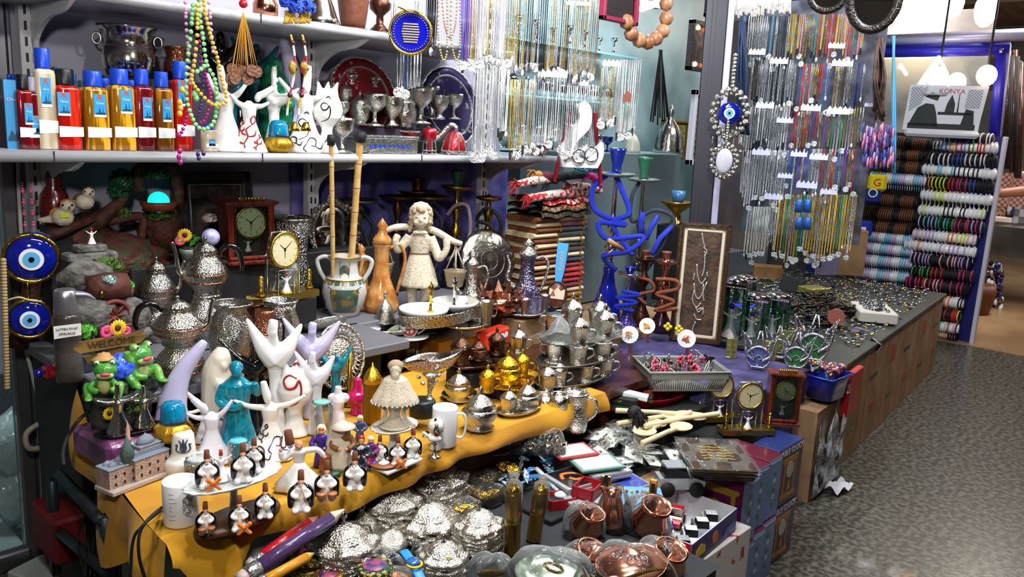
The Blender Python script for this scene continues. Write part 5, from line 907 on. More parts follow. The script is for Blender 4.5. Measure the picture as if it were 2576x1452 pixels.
st(ystat((-.34,0,1.0),(.32,0,.98),(0,-.06,.9),.06,.014,.22,0,.08),'sleeve_figurine',[black],'big black glazed figurine with raised sleeves behind the plum scrolled dervish',642,846,0,RS,1.96)
def tor(m): m.sph((-.1,0,.66),(.14,.1,.12)); m.sph((.12,0,.66),(.14,.1,.12)); m.tube([(0,0,.7),(0,-.01,.94)],[.1,.07],10)
st(horn([(0,0,0),(0,0,.2),(-.02,0,.4),(0,0,.6),(0,0,.75)],[.19,.16,.13,.17,.12],.016,tor),'torso_figurine',[mat('white_lilac')],'plain white torso figurine beside the magenta one',850,965,0,RS,1.85)
def bd(m): m.sph((0,-.02,.45),(.3,.24,.24)); m.tube([(0,0,.5),(.02,0,.75),(.02,0,.96)],[.2,.13,.11],10); m.sph((.02,0,.96),(.11,.11,.06))
st(horn([(0,0,0),(0,0,.1),(0,0,.3)],[.2,.16,.16],.016,bd),'bird_figurine',[magenta],'small magenta glazed figurine with a rounded belly',897,952,0,RS,1.9)
p=P(935,1065,z=RS); k=mpp(p); t=thing('gold_bottle','gold glass bottle with a pointed dome lid','bottle',p,0,None,k)
mk('body',LA([(0,0),(18,0),(22,10),(24,60),(20,100),(24,104),(22,108),(0,108)],24,fl=(8,.03)),mat('gold_glass','8c6a1c',.12,.8,(30,.3)),t); mk('dome_lid',LA([(25,108),(22,122),(12,140),(3,150),(2,158),(0,160)],20),gold,t)
st(LA([(.05,0),(.12,.0),(.1,.05),(.05,.3),(.09,.4),(.04,.5),(.03,1),(0,1)],14),'candle_stick',[brass],'slim brass candlestick beside the gold bottle',879,875,0,RS,1.97,catg='candlestick')
q=P(862,900,y=2.0); k=mpp(q); r=70*k; p=V((q.x,2.0,q.z-1.3*r)); solo('plate_block',BX((.1,.05,p.z-.63),0,None,.002),mblack,'black block under the big pierced plate','block',(p.x,2.02,(p.z+.63)/2)); t=thing('pierced_plate','big silver plate with a pierced lattice rim, standing behind the sleeved figurines','plate',p,rad(-8),None,1,(rad(-10),0,rad(-8)))
mk('plate',LA([(0,.006),(r*.5,.006),(r*.56,0),(r*.62,-.004)],48,0,Tm((0,0,r*1.3),0,90,0,(1,1.25,1))),chased,t)
b=MB()
for q in range(36):
 a=q*PI/18
 for s in(-1,1): b.tube([(r*.6*cos(a),-.004,r*1.3+r*.75*sin(a)),(r*.95*cos(a+s*.17),-.004,r*1.3+r*1.19*sin(a+s*.17))],r*.025,5)
b.ring((0,-.004,r*1.3),r*.95,r*.06,0,None,48,6,1.25,(18,.02)).ring((0,-.004,r*1.3),r*.6,r*.035,0,None,48,6,1.25); mk('lattice_rim',b,chased,t)
p=P(790,850,z=B1); t=thing('pierced_plate','second pierced silver plate, flat behind the raised sleeves','plate',P(815,830,z=.775),0,None,1,(rad(-30),0,rad(-6))); r=62*mpp(p); mk('plate',LA([(0,.006),(r*.6,.006),(r,.02),(r*1.02,.018),(r*.6,0),(0,0)],44,fl=(22,.015)),chased,t); mk('bead_rim',MB().ring((0,0,0),r,r*.04,0,Tm((0,0,.02),0,90),44,6,1,(22,.02)),chased,t)
p=P(930,910,z=RS); t=thing('silver_leaf','pale pierced leaf shaped server standing beside the plate','server',p,face(p),None,115*mpp(p),(0,rad(35),face(p))); mk('leaf',MB().poly(cat2([(0,.3),(-.12,.5),(-.1,.8),(.02,1.05),(.12,.8),(.12,.5),(0,.3)],3)[:-1],.02),mat('pale_green_metal','b9c4a8',.3,.5),t)
b=MB()
for q in range(9): b.disc((-.04+.045*(q%3),-.012,.5+.11*(q//3)),.016,.008,0,None,8)
mk('holes',b,mblack,t); mk('stem',TU([(0,.01,.32),(-.02,.01,0)],.03,8),mat('pale_green_metal'),t)
p=P(438,1108,y=1.885); t=turban('gold turban box with a blue dome on the yellow cloth','' or p,96*mpp(p))
solo('turban_stand',BX((.09,.06,p.z-.627)),mblack,'black block under the turban box on the cloth','block',(p.x,p.y+.01,(p.z+.625)/2))
def bump(l,px,py,h):
 p=P(px,py,z=Y1); t=thing('tulip_stone',l,'ornament',p,face(p),None,h*mpp(p))
 m=LA([(.42,0),(.47,.04),(.47,.28),(.42,.36),(.3,.4),(.28,.5),(.25,.9),(.2,.98),(0,1)],32); painted(m,sh(TULIP,0,.66,1.0),.022); mk('stone',m,[mat('pale_marble','dcdcd4',.25,0,None,None,.4),tint],t)
bump('white stone hat ornament with a grey tulip, beside the mosque model',463,1183,105)
def mug(label,px,py,w,h,hs,paint,z=Y1):
 p=P(px,py,z=z); k=mpp(p); t=thing('mug',label,'mug',p,face(p)); r=w*k/2; H=h*k
 mk('cup',LA([(0,0),(r*.95,0),(r,.004),(r,H-.002),(r*.97,H),(r*.9,H-.003),(r*.9,.01),(0,.008)],36),mat('mug_white','e8e9ea',.15,0,None,None,.5),t)
 if hs: mk('handle',TU(cat([(hs*r*.96,0,H*.82),(hs*r*1.5,0,H*.8),(hs*r*1.65,0,H*.5),(hs*r*1.45,0,H*.22),(hs*r*.96,0,H*.2)],5),r*.14,8,0,None,False,.7),mat('mug_white'),t)
 b=MB()
 rg=random.Random(px)
 if paint:
  for q in range(7):
   a=rad(-38)-PI/2; z0=H*(.82-.1*q)
   b.tube([(r*1.003*cos(a+j*.09),r*1.003*sin(a+j*.09),z0+rg.uniform(-.001,.001)) for j in range(rg.randint(3,7))],.0006,4)
  for q in range(14):
   a0=rad(22)-PI/2; c=(a0+rg.uniform(-.2,.3),H*(.5+rg.uniform(-.2,.2))); rr=rg.uniform(.08,.25)
   b.tube([(r*1.003*cos(c[0]+rr*cos(j*.7)),r*1.003*sin(c[0]+rr*cos(j*.7)),c[1]+rr*r*1.2*sin(j*.7)) for j in range(8)],.0007,4)
  mk('printed_sketch',b,mat('grey_print','6f7073',.5),t)
 else:
  for q in range(3):
   a=rad(-20)-PI/2; b.tube([(r*1.003*cos(a+j*.08),r*1.003*sin(a+j*.08),H*(.66-.09*q)) for j in range(5)],.0006,4)
  mk('printed_lines',b,mat('grey_print'),t)
mug('white mug with a grey printed sketch at the near corner of the yellow cloth',457,1312,88,112,0,True); mug('plain white mug with a curved handle beside the dark round tin',1117,1118,64,100,1,False)
def mosque():
 p=P(340,1206,z=Y1); k=mpp(p); p.y-=.03; t=thing('mosque_model','resin model of a domed mosque with a green cone tower','model',p,rad(12),None,(k*.96,k*.62,k*.96))
 wm=mat('mosque_pink','b39a8c',.7,0,(0.2,.4),('a08577',.05)); rm=mat('mosque_grey','7d8794',.6,0,(.3,.4)); gm=mat('mosque_green','4d6a62',.6,0,(.3,.3))
 mk('ground_slab',MB().box((0,30,6),(180,120,12),0,None,2),mat('mosque_base','b3a497',.75,0,(.3,.5)),t)
 b=MB().box((-50,40,36),(70,80,50)).box((30,30,40),(100,90,56)).box((40,40,78),(60,50,22))
 for q in range(7):
  x=-74+q*24
  for z in(26,48): b.box((x,-.5 if x>-16 else -15,z),(5,32 if 0 else 2,8),1) if x<-20 else b.box((x,-15.5,z),(5,2,8),1)
 mk('walls',b,[wm,mblack],t)
 r=MB().box((-50,40,63),(76,86,5),0,None,2).box((30,30,70),(106,96,5),0,None,2).box((40,40,91),(66,56,5),0,None,2)
 r.poly([(-25,88),(85,88),(70,76),(-15,76)],30,0,Tm((0,10,-4))); mk('roofs',r,rm,t)
 for x,y,z,s in((38,44,93,26),(-10,40,66,20),(-62,30,64,13),(-40,18,64,12),(-66,58,64,12),(-30,60,64,14)): mk('dome',LA([(s,0),(s*.92,s*.35),(s*.6,s*.72),(s*.15,s*.92),(0,s*1.1)],20),rm,t,(x,y,z))
 mk('cone_tower',LA([(17,60),(17,84),(20,86),(10,112),(3,134),(0,140)],16,fl=(8,.05)),gm,t,(-28,14,0)); mk('minaret',LA([(8,60),(7,116),(9,118),(6,122),(5,150),(0,168)],12),mat('minaret_pink','c08e84',.6),t,(-12,40,0))
mosque()
for px,py,w,h,z,lb,top in((808,1108,44,100,Y1,'clear crystal prism with a faceted top among the white figurines','7ac0b0'),(600,1185,44,80,Y1+.005,'clear acrylic box with a sky blue lid behind the musicians','5fc8f0'),(500,1205,60,55,Y1+.005,'clear glass block behind the plate of musicians','b8c0bc')):
 p=P(px,py,z=z); k=mpp(p); t=thing('crystal_block',lb,'crystal',p,face(p,20)); mk('block',MB().box((0,0,h*k/2),(w*k,w*k*.8,h*k),0,None,w*k*.12),acryl,t); [mk('edge',TU([(s*w*k/2,-w*k*.4,0),(s*w*k/2,-w*k*.4,h*k)],.0012,4),chrome,t) for s in(-1,1)]; mk('top_facet',LA([(w*k*.55,h*k),(w*k*.4,h*k*1.06),(0,h*k*1.08)],8),mat('facet_'+top,top,.1,0,None,None,1),t)
MM={}
def mm(key,fn):
 if key not in MM: MM[key]=fn().mesh(key)
 return MM[key]
hatm=mat('felt_brown','6d3a22',.7,0,(120,.3)); cloak=mat('cloak_black','0d0d0f',.2,0,None,None,.5); robe=mat('robe_white','e9e6e2',.3,0,None,None,.4)
def _robe():
 m=MB(); m.lathe([(0,0),(.2,0),(.22,.04),(.17,.2),(.13,.4),(.15,.56),(.06,.64)],20,sy=.8)
 for s in(-1,1): m.sph((s*.13,-.16,.07),(.1,.15,.085)); m.tube(cat([(s*.13,0,.54),(s*.2,-.08,.42),(s*.08,-.2,.4)],4),[.055]*9,8)
 return m.melt(.02,2)
def _cloak():
 m=MB(); m.tube(cat([(0,.05,.6),(-.02,.12,.44),(-.05,.17,.24),(-.08,.2,.04)],4),[.12,.15,.17,.18,.185,.19,.195,.2,.2,.2,.2,.19,.18],12,0,None,False,1)
 for s in(-1,1): m.tube(cat([(s*.1,.04,.58),(s*.21,.02,.46),(s*.23,.0,.3),(s*.22,.05,.06)],4),[.07,.08,.085,.09,.09,.09,.09,.09,.09,.09,.09,.085,.08],10)
 return m.melt(.02,2)
def _head(): m=SP((0,-.03,.72),(.075,.075,.09)); return m.sph((0,-.105,.71),(.016,.02,.02)).melt(.012,1)
def musician(label,px,py,h,z,ins,a=0,group='seated musicians'):
 p=P(px,py,z=z); t=thing('musician_figurine',label,'figurine',p,face(p,a),group,h*mpp(p)*1.03)
 mk('robe',mm('robe',_robe),robe,t); mk('cloak',mm('cloak',_cloak),cloak,t); hd=mk('head',mm('head',_head),skin,t)
 mk('beard',MM.setdefault('beard',SP((0,-.085,.665),(.05,.035,.035),0,None,8).mesh('beard')),mat('beard_grey','cfc9c0',.6),hd)
 mk('hat',MM.setdefault('hat',LA([(.078,.76),(.08,.8),(.068,1),(.03,1.01),(0,1.01)],16).mesh('hat')),hatm,t)
 for s in(-1,1): mk('hand',MM.setdefault('hand%d'%s,SP((s*.07,-.23,.4),.035,0,None,8).mesh('hand')),skin,t)
 if ins=='ney': mk('flute',MM.setdefault('ney',TU([(0,-.12,.67),(.12,-.3,.3)],.016,6).mesh('flute')),tan,t)
 if ins=='book': mk('book_rest',MM.setdefault('book',MB().poly([(-.2,.02),(-.12,.02),(.2,.3),(.14,.34)],.14,0,Tm((.12,-.42,0))).poly([(.2,.02),(.12,.02),(-.2,.3),(-.14,.34)],.14,0,Tm((.12,-.42,0))).mesh('book_rest')),orange,t)
 if ins=='drum': mk('drum',MM.setdefault('drum',LA([(.07,0),(.1,.02),(.12,.14),(.125,.16),(.0,.165)],16,0,Tm((-.13,-.3,.12))).lathe([(.07,0),(.1,.02),(.12,.14),(.125,.16),(0,.165)],16,0,Tm((.13,-.3,.12))).mesh('drum')),mat('drum_tan','b5724a',.4),t)
 if ins=='lute': mk('lute',MM.setdefault('lute',SP((.06,-.26,.4),(.1,.05,.14)).tube([(.06,-.26,.45),(-.02,-.24,.72)],.02,6).mesh('lute')),mat('lute_white','e0ddd4',.3),t)
 if ins=='disc': mk('frame_drum',MM.setdefault('disc',LA([(0,-.02),(.13,-.02),(.14,0),(.13,.02),(0,.02)],20,0,Tm((.08,-.28,.42),20,90)).mesh('frame_drum')),mat('lute_white'),t)
WB=P(600,1312,z=Y1); PZ=.722
p=WB; t=thing('musician_stand','oval two level display stand, brown wooden foot and scalloped white plate','stand',p,rad(6)); mk('wood_foot',LA([(0,0),(.99,0),(1,.008),(.96,.016),(0,.016)],40,0,Tm((0,0,0),0,0,0,(.105,.05,1))),mat('foot_brown','4a2c16',.4,0,(30,.2)),t);
pc=V((P(588,1212,z=PZ).x,P(588,1212,z=PZ).y,PZ))-V(p)
mk('plate',LA([(0,0),(.8,0),(1,.008),(1.0,.012),(.8,.006),(0,.006)],56,0,Tm(pc,-6,0,0,(.11,.052,1)),fl=(16,.025)),mat('plate_white','e6eaea',.15,0,None,None,.5),t); mk('post',TU([(0,.02,.016),pc+V((0,.0,0))],.008,8),robe,t)
musician('musician with a book rest at the near end of the white plate',522,1222,92,PZ+.012,'book',5); musician('musician with a lute in the middle of the white plate',612,1208,95,PZ+.012,'lute',0); musician('musician at the far end of the white plate, hands open',640,1182,82,PZ+.012,'none',-8)
musician('musician with drums below the plate, nearest the printed mug',518,1338,78,Y1+.017,'drum',5); musician('musician with a book rest below the plate in the middle',603,1330,86,Y1+.017,'book',0); musician('musician with a lute below the plate, at the far end',668,1298,84,Y1+.017,'lute',-5)
musician('flute playing musician at the cloth edge in front of the white skirt',757,1282,102,Y1+.004,'ney',0); musician('drumming musician at the cloth edge, second from the white skirt',822,1254,98,Y1+.004,'drum',0); musician('musician with a lute at the cloth edge, below the villagers',892,1228,94,Y1+.004,'lute',0)
p=P(1000,1170,z=Y1); solo('paper_slab',MB().box((0,0,.004),(.13,.06,.008),0,None,.002),mat('plate_white'),'pale slab under the three musicians beneath the shell plate','slab',p,rad(6))
musician('musician in shade beneath the shell plate, nearest the villagers',955,1160,66,Y1+.008,'lute',0); musician('musician with a book rest beneath the shell plate, in the middle',1000,1168,72,Y1+.008,'book',0); musician('musician with round drum beneath the shell plate, nearest the mug',1038,1148,72,Y1+.008,'disc',0)
p=P(752,1225,z=Y1+.003); t=thing('dancer_figurine','white dancer figurine with a wide spread skirt and tall brown hat','figurine',p,face(p),None,145*mpp(p))
mk('skirt',LA([(.4,.0),(.42,.03),(.34,.14),(.16,.36),(.09,.46),(0,.47)],36,fl=(7,.08,-1,.3),sy=.7),robe,t); m=LA([(.09,.44),(.1,.54),(.13,.66),(.05,.72)],18,sy=.7)
m.tube(cat([(-.1,0,.66),(-.26,-.02,.54),(-.3,-.04,.68)],4),[.06,.06,.058,.056,.054,.052,.05,.048,.045],8).tube(cat([(.1,0,.66),(.3,-.02,.68),(.42,-.02,.56)],4),[.06,.06,.058,.056,.054,.052,.05,.048,.045],8); mk('jacket',m.melt(.016,2),robe,t)
mk('head',MM['head'],skin,t,(0,0,.06)); mk('hat',MM['hat'],hatm,t,(-.04,0,.05),0,1,(0,rad(-8),0))
for x,z in((-.3,.71),(.43,.54)): mk('hand',SP((x,-.04,z),.035,0,None,8),skin,t)
p=P(557,1208,z=PZ+.012); t=thing('dervish_miniature','tiny white dervish with a red cap at the back of the plate','figurine',p,face(p),None,84*mpp(p)); mk('dancer',minim[0],robe,t); mk('hat',LA([(.06,.8),(.05,.98),(0,.99)],10),mat('cap_rust','b5371c',.5),t,(0,-.02,0));
def villager(label,px,py,h,dress,scarf,extra=None,sit=False,hair='e0b030',z=Y1,a=0):
 p=P(px,py,z=z); t=thing('villager_figurine',label,'figurine',p,face(p,a),'village figurines',h*mpp(p)*1.03)
 m=MB(); m.lathe([(.17,0),(.18,.03),(.14,.3),(.1,.48),(.14,.64),(.13,.72),(.05,.78)],20,sy=.8)
 if sit: m.sph((-.08,-.18,.18),(.1,.18,.09)); m.sph((.1,-.18,.18),(.1,.18,.09))
 for s in(-1,1): m.tube(cat([(s*.13,0,.7),(s*.22,-.06,.54),(s*.1,-.2,.5)],4),[.06]*9,8)
 mk('dress',m.melt(.02,2),dress,t); hd=mk('head',MM['head'],skin,t,(0,-.0,.12));
 mk('hair',SP((0,-.045,.89),(.07,.06,.05),0,None,10),mat('hair_'+hair,hair,.5),hd,(0,.0,-.12))
 mk('headscarf',SP((0,.02,.87),(.11,.09,.12)).sph((0,.05,.72),(.1,.06,.12)) if scarf!='cap' else LA([(.085,.88),(.09,.9),(.07,.98),(0,1.0)],16),mat('scarf_white','e8e6e6',.4) if scarf!='cap' else red,t)
 for s in(-1,1): mk('hand',MM['hand%d'%s],skin,t,(0,.02,.1))
 if extra=='churn': mk('churn',LA([(.14,0),(.15,.1),(.12,.36),(.13,.4),(0,.42)],16).ring((0,0,0),.145,.012,0,Tm((0,0,.12),0,90),16).ring((0,0,0),.128,.012,0,Tm((0,0,.32),0,90),16),mat('churn_wood','8a4f28',.5),t,(.1,-.34,0))
 if extra=='cloak': mk('felt_cloak',LA([(.3,.02),(.31,.1),(.27,.55),(.2,.78),(.06,.86)],24,0,Tm((-.06,.12,0))),mat('felt_cream','d8cdb8',.6,0,(60,.2)),t); mk('hat',LA([(0,1.0),(.08,1.0),(.1,.92),(.24,.88),(.25,.9),(.1,.97),(0,1.04)],20),mat('felt_cream'),t)
 return t
villager('village woman in a white headscarf and purple dress standing at a churn',808,1172,108,mat('dress_purple','4a1f70',.35,0,None,('2a2f9c',4)),'scarf','churn',hair='c0602a'); villager('shepherd in a wide cream felt cloak and hat',862,1180,122,mat('vest_brown','7a5228',.5),'cap','cloak'); villager('village woman in blue behind the shepherd, white headscarf',905,1112,70,mat('dress_blue','3c5488',.4),'scarf')
villager('seated village man in a red cap and black vest',908,1190,98,mat('vest_black','1c2a3c',.4,0,None,('d8d8d8',7,.55,.6)),'cap',None,True); villager('seated village woman with yellow hair in a white headscarf, rolling dough',932,1172,78,mat('dress_red','a81c2c',.35,0,None,('2c3f9c',5)),'scarf',None,True)
p=P(966,1178,z=Y1); t=thing('dough_table','tiny round wooden table with dough in front of the seated village woman','miniature',p,0,None,38*mpp(p)); mk('table_top',LA([(0,.3),(.9,.3),(1,.36),(.96,.42),(0,.42)],28),mat('churn_wood'),t); mk('dough',SP((-.1,-.1,.45),(.4,.35,.08)).sph((.5,.2,.48),(.14,.14,.1)),robe,t)
for s in range(3): mk('leg',TU([(.6*cos(s*2.1),.6*sin(s*2.1),0),(.5*cos(s*2.1),.5*sin(s*2.1),.3)],.08,6),mat('churn_wood'),t)
solo('green_base',SP((0,0,.006),(.02,.014,.008)),dgreen,'small green turf base at the feet of the village woman','base',P(842,1198,z=Y1));
p=P(992,1085,z=.69); t=thing('shell_plate','white shell edged plate on a short foot','plate',p,rad(8)); k=mpp(p); mk('plate',LA([(0,0),(.5,.002),(1,.014),(1.02,.018),(.95,.018),(.5,.008),(0,.008)],56,0,Tm((0,0,0),0,0,0,(66*k,50*k,1)),fl=(18,.025)),mat('plate_white'),t); mk('gilt_edge',TU([(66*k*1.02*cos(q*PI/28),50*k*1.02*sin(q*PI/28),.017) for q in range(56)],.0012,5,0,None,True),goldp,t); mk('foot',LA([(.03,-.066),(.028,-.06),(.012,-.03),(.014,0)],20),robe,t)
p=P(992,1075,z=.702); t=thing('figure_lamp','aged ivory figure of a draped old man holding a fringed canopy','statue',p,face(p),None,172*mpp(p))
m=LA([(.2,0),(.24,.02),(.16,.06),(.07,.2),(.12,.34),(.34,.4),(.32,.46),(.24,.6),(.17,.74),(.08,.8)],28,fl=(9,.05,.3,.7),sy=.8); m.sph((0,-.02,.88),(.09,.09,.1)); m.sph((0,-.09,.8),(.06,.04,.09)); m.melt(.014,2); mk('figure',m,stone,t)
b=MB();
for q in range(30): a=q*PI/15; b.sph((.34*cos(a),.27*sin(a),.4+.0),.014,0,None,6)
mk('pearl_fringe',b,pwhite,t); mk('hood',SP((0,.02,.93),(.12,.1,.09)),mat('ivory_shade'),t)
for s in(-1,1): mk('scroll_leg',TU(cat([(s*.28,-.05,.38),(s*.14,-.07,.3),(s*.16,-.05,.14),(s*.3,-.05,.04)],4),.03,8),stone,t)
p=P(1095,1130,z=Y1); k=mpp(p); t=thing('ball_candle','white ball on a turned white foot beside the mug','ornament',p,0); mk('ball',SP((0,0,62*k),(20*k,20*k,20*k),0,None,20),robe,t); mk('foot',LA([(14*k,0),(16*k,3*k),(6*k,20*k),(9*k,42*k),(0,44*k)],16),robe,t); mk('green_tip',SP((-8*k,-6*k,82*k),4*k,0,None,8),dgreen,t)
p=P(1092,1150,z=Y1+.002); t=thing('riders_trinket','tiny silver and green figure trinket on a stalk beside the white ball','trinket',p,face(p),None,90*mpp(p)); mk('stalk',LA([(.2,0),(.16,.04),(.05,.1),(.04,.34),(.1,.42),(0,.44)],12),plain_silver,t); mk('horse',SP((0,0,.54),(.2,.1,.1)).tube(cat([(-.12,0,.58),(-.3,0,.7),(-.34,0,.74)],4),.05,6).melt(.03,2),robe,t); mk('green_coat',SP((.04,0,.76),(.09,.08,.16),0,None,10),dgreen,t); mk('head',SP((.04,-.01,.95),.06,0,None,10),skin,t); mk('red_sash',TU([(.0,-.09,.8),(.12,-.08,.66)],.03,5),red,t)
p=P(1062,1045,z=.66); k=mpp(p); t=thing('tin','low round dark grey tin holding a silver branch','tin',p); mk('drum',LA([(0,0),(32*k,0),(33*k,2*k),(33*k,38*k),(30*k,42*k),(0,42*k)],28),mat('dark_tin','262c2a',.4,.3),t)
p=P(1080,1010,z=.70); k=mpp(p); b=LA([(16*k,0),(10*k,4*k),(5*k,20*k),(8*k,60*k),(20*k,72*k),(0,74*k)],14)
for q in range(7): b.tube(cat([(0,0,20*k),(R_(-14,14)*k,R_(-8,8)*k,50*k),(R_(-34,34)*k,R_(-8,8)*k,R_(40,80)*k)],3),3.2*k,6); b.sph((R_(-34,34)*k,R_(-8,8)*k,R_(50,84)*k),6*k,0,None,8)
solo('silver_stand',b,chased,'branching silver stand under the red patterned bowl','stand',p)
p=P(1085,940,z=.735); t=thing('boat_bowl','boat shaped silver bowl with a red and white patterned side','bowl',p,face(p,-6),None,78*mpp(p)); m=LA([(0,0),(.3,0),(.6,.14),(.9,.42),(1,.6),(.94,.58),(.8,.4),(.4,.14),(0,.1)],40,sy=.42); m.v=[(x,y,z+.28*x*abs(x)*(z>.1)) for x,y,z in m.v]; mk('bowl',m,plain_silver,t)
def bandf(u,v):
 a=PI+PI*u; r=.72+.24*v; z=.22+.3*v; x=r*cos(a); return(x*1.01,r*sin(a)*.43,z+.28*x*abs(x))
mk('pattern_band',MB().grid(bandf,40,2),mat('red_band','8c3a22',.3,0,None,('d8ccc0',34,.5,.56),.4,vs='vor'),t)
for s in(-1,1): mk('knob',SP((s*1.04,0,.6+s*.3),.07,0,None,10),plain_silver,t)
# front platform: silver lids, copper, cards
F0=.416
lidm={}
def lidmesh(kind):
 if kind in lidm: return lidm[kind]
 b=MB()
 if kind=='scallop': b.lathe([(.5,.0),(.52,.01),(.45,.05),(.34,.1),(.3,.17),(.2,.25),(.08,.29),(0,.3)],56,fl=(8,.05,-1,.06),wob=(8,.035)); b.lathe([(.49,-.012),(.5,.0)],56,fl=(8,.05,-1,.06),wob=(8,.035)); b.ring((0,0,0),.33,.022,0,Tm((0,0,.1),0,90),40,6)
 if kind=='bowl': b.lathe([(0,-.12),(.2,-.12),(.36,-.06),(.48,.04),(.5,.06),(.46,.06),(.3,-.02),(0,-.06)],40,fl=(20,.012))
 if kind=='onion': b.lathe([(.42,0),(.5,.06),(.5,.2),(.42,.36),(.26,.5),(.12,.56),(.1,.6),(.0,.62)],40,fl=(16,.02))
 lidm[kind]=b.mesh(kind); lidm[kind].materials.append(lidsil); return lidm[kind]
lidsil=mat('bright_chased_silver','f2efe4',.22,1,(36,.5));
def finial(par,z,s,kind='knob'):
 if kind=='knob': mk('knob',LA([(.03,0),(.05,.03),(.02,.06),(.06,.12),(.05,.18),(0,.22)],14),plain_silver,par,(0,0,z),0,s)
 if kind=='crown':
  b=LA([(.05,0),(.09,.05),(.07,.1),(0,.1)],14)
  for q in range(7): a=q*2*PI/7; b.tube([(.08*cos(a),.08*sin(a),.04),(.11*cos(a),.11*sin(a),.2)],[.016,.008],5)
  k=mk('crown_knob',b,plain_silver,par,(0,0,z),0,s); mk('red_stone',SP((0,0,.11),.055,0,None,8),red,k)
 if kind=='bird':
  b=LA([(.05,0),(.025,.08),(.03,.2),(.02,.26)],12)
  for q in range(6): a=q*PI/3; b.tube(cat([(0,0,.24),(.1*cos(a),.1*sin(a),.36),(.2*cos(a),.2*sin(a),.4)],3),[.03,.04,.045,.05,.045,.03,.015],6,0,None,False,.5)
  mk('flower_finial',b,plain_silver,par,(0,0,z),0,s)
def lidstack(px,py,w,n,kind,top,where,z=F0,gap=.0095,fin='knob',tg=False):
 p=P(px,py,z=z); k=mpp(p); W_=w*k
 for i in range(n):
  last=i==n-1
  lb=('top %s of the stack %s'%(top,where) if n>1 else '%s %s'%(top,where)) if last else '%s of the silver stack %s'%('lowest' if i==0 else ORD[n-1-i]+' from top',where)
  t=thing('silver_cover' if kind!='bowl' else 'silver_bowl',lb,'cover' if kind!='bowl' else 'bowl',(p.x+R_(-.003,.003),p.y+R_(-.003,.003),p.z+.016*W_/.13+i*gap),R_(0,6),'stacked silver lids and bowls',W_)
  mk('dome' if kind!='bowl' else 'bowl',lidmesh(kind),lidsil,t)
  if last and kind!='bowl': finial(t,.28 if kind=='scallop' else .58,1,fin)
  if last and tg: mk('price_tag',MB().box((.06,-.18,.255),(.16,.1,.012),0,Tm((0,0,0),0,24)),mat('tag_yellow'),t); t.rotation_euler=(0,0,face(p))
 return p
lidstack(862,1428,175,6,'scallop','wide scalloped silver lid','nearest the jewelled round box'); lidstack(905,1352,100,1,'onion','onion shaped silver lid with a red stone crown','beside the giant pencils',fin='crown',z=F0+.02)
lidstack(985,1340,146,8,'scallop','scalloped silver lid','below the cloth edge musicians',gap=.0105); lidstack(1092,1266,168,6,'scallop','big scalloped silver lid with a flower finial','under the cloth edge',gap=.011,fin='bird')
lidstack(982,1390,88,1,'onion','small onion silver lid with a plain knob','between the two widest stacks'); lidstack(1076,1352,162,4,'scallop','heavy scalloped silver lid','in the very middle of the silver'); lidstack(1198,1385,128,7,'scallop','scalloped silver lid','beside the tall brass mill',gap=.0095)
lidstack(1113,1447,125,5,'scallop','scalloped silver lid with a yellow price tag','nearest the blue watch',tg=True)
solo('lid_block',BX((.09,.08,.02),0,None,.003),mblack,'small black block under the onion lid with the red stone','block',P(905,1352,z=F0)+V((0,0,.01)))
def mill(label,px,py,w,h,tilt=0):
 p=P(px,py,z=F0); k=mpp(p); t=thing('brass_mill',label,'mill',p,0,'brass pepper mills',1,(0,rad(tilt),face(p))); r=w*k/2; H=h*k*1.02
 mk('body',LA([(0,0),(r*.96,0),(r,.003),(r,H*.47),(r*1.05,H*.48),(r*1.05,H*.5),(r,H*.51),(r*.98,H*.86),(r*1.04,H*.865),(r*1.04,H*.88),(r*.96,H*.885)],28),brass,t)
 l=mk('dome_lid',LA([(r*.97,H*.885),(r*.9,H*.92),(r*.6,H*.965),(r*.2,H*.98),(r*.16,H),(0,H*1.01)],24),gold,t); mk('red_seal',MB().disc((r*.62*(1 if tilt<=0 else -1),-r*.8,H*.62),r*.34,.002,0,None,16),red,t)
 mk('plastic_wrap',LA([(r*1.05,H*.5),(r*1.12,H*.8),(r*1.05,H),(r*.5,H*1.06),(r*.7,H*1.12)],14,fl=(5,.05)),wrap,t)
mill('tall brass mill standing nearest, in a clear wrapper',1288,1402,40,195,-1.5); mill('second brass mill, further back and leaning, in a clear wrapper',1342,1358,38,148,5)
def bagged(label,px,py,w,h,inner,catg='bag',z=F0,a=0,m=None,seed=1):
 """a crumpled see-through bag round something"""
 p=P(px,py,z=z); k=mpp(p); t=thing('clear_bag',label,catg,p,face(p,a)); rg=random.Random(seed); W_,H=w*k/2,h*k
 ph=[rg.uniform(0,6) for _ in range(5)]
 def f(u,v):
  an=2*PI*u; ev=PI/2*v; c=cos(ev)**.6; s=1+.1*sin(5*an+ph[0]+3*v)+.06*sin(9*an+ph[1])
  return(W_*c*s*cos(an),W_*.72*c*s*sin(an),H*sin(ev)*(1+.12*sin(4*an+ph[2])*c)+.001)
 mk('plastic',MB().grid(f,36,10),m or wrap2,t)
 inner(t,W_,H); return t
def in_brass(t,W_,H):
 mk('brass_cylinder',LA([(0,-W_*.7),(H*.3,-W_*.7),(H*.34,-W_*.66),(H*.3,-W_*.5),(H*.34,-W_*.46),(H*.34,W_*.46),(H*.3,W_*.5),(H*.34,W_*.7),(0,W_*.72)],20,0,Tm((0,0,H*.36),0,0,90)),mat('gold_chased','cfa83e',.2,1,(110,.9)),t)
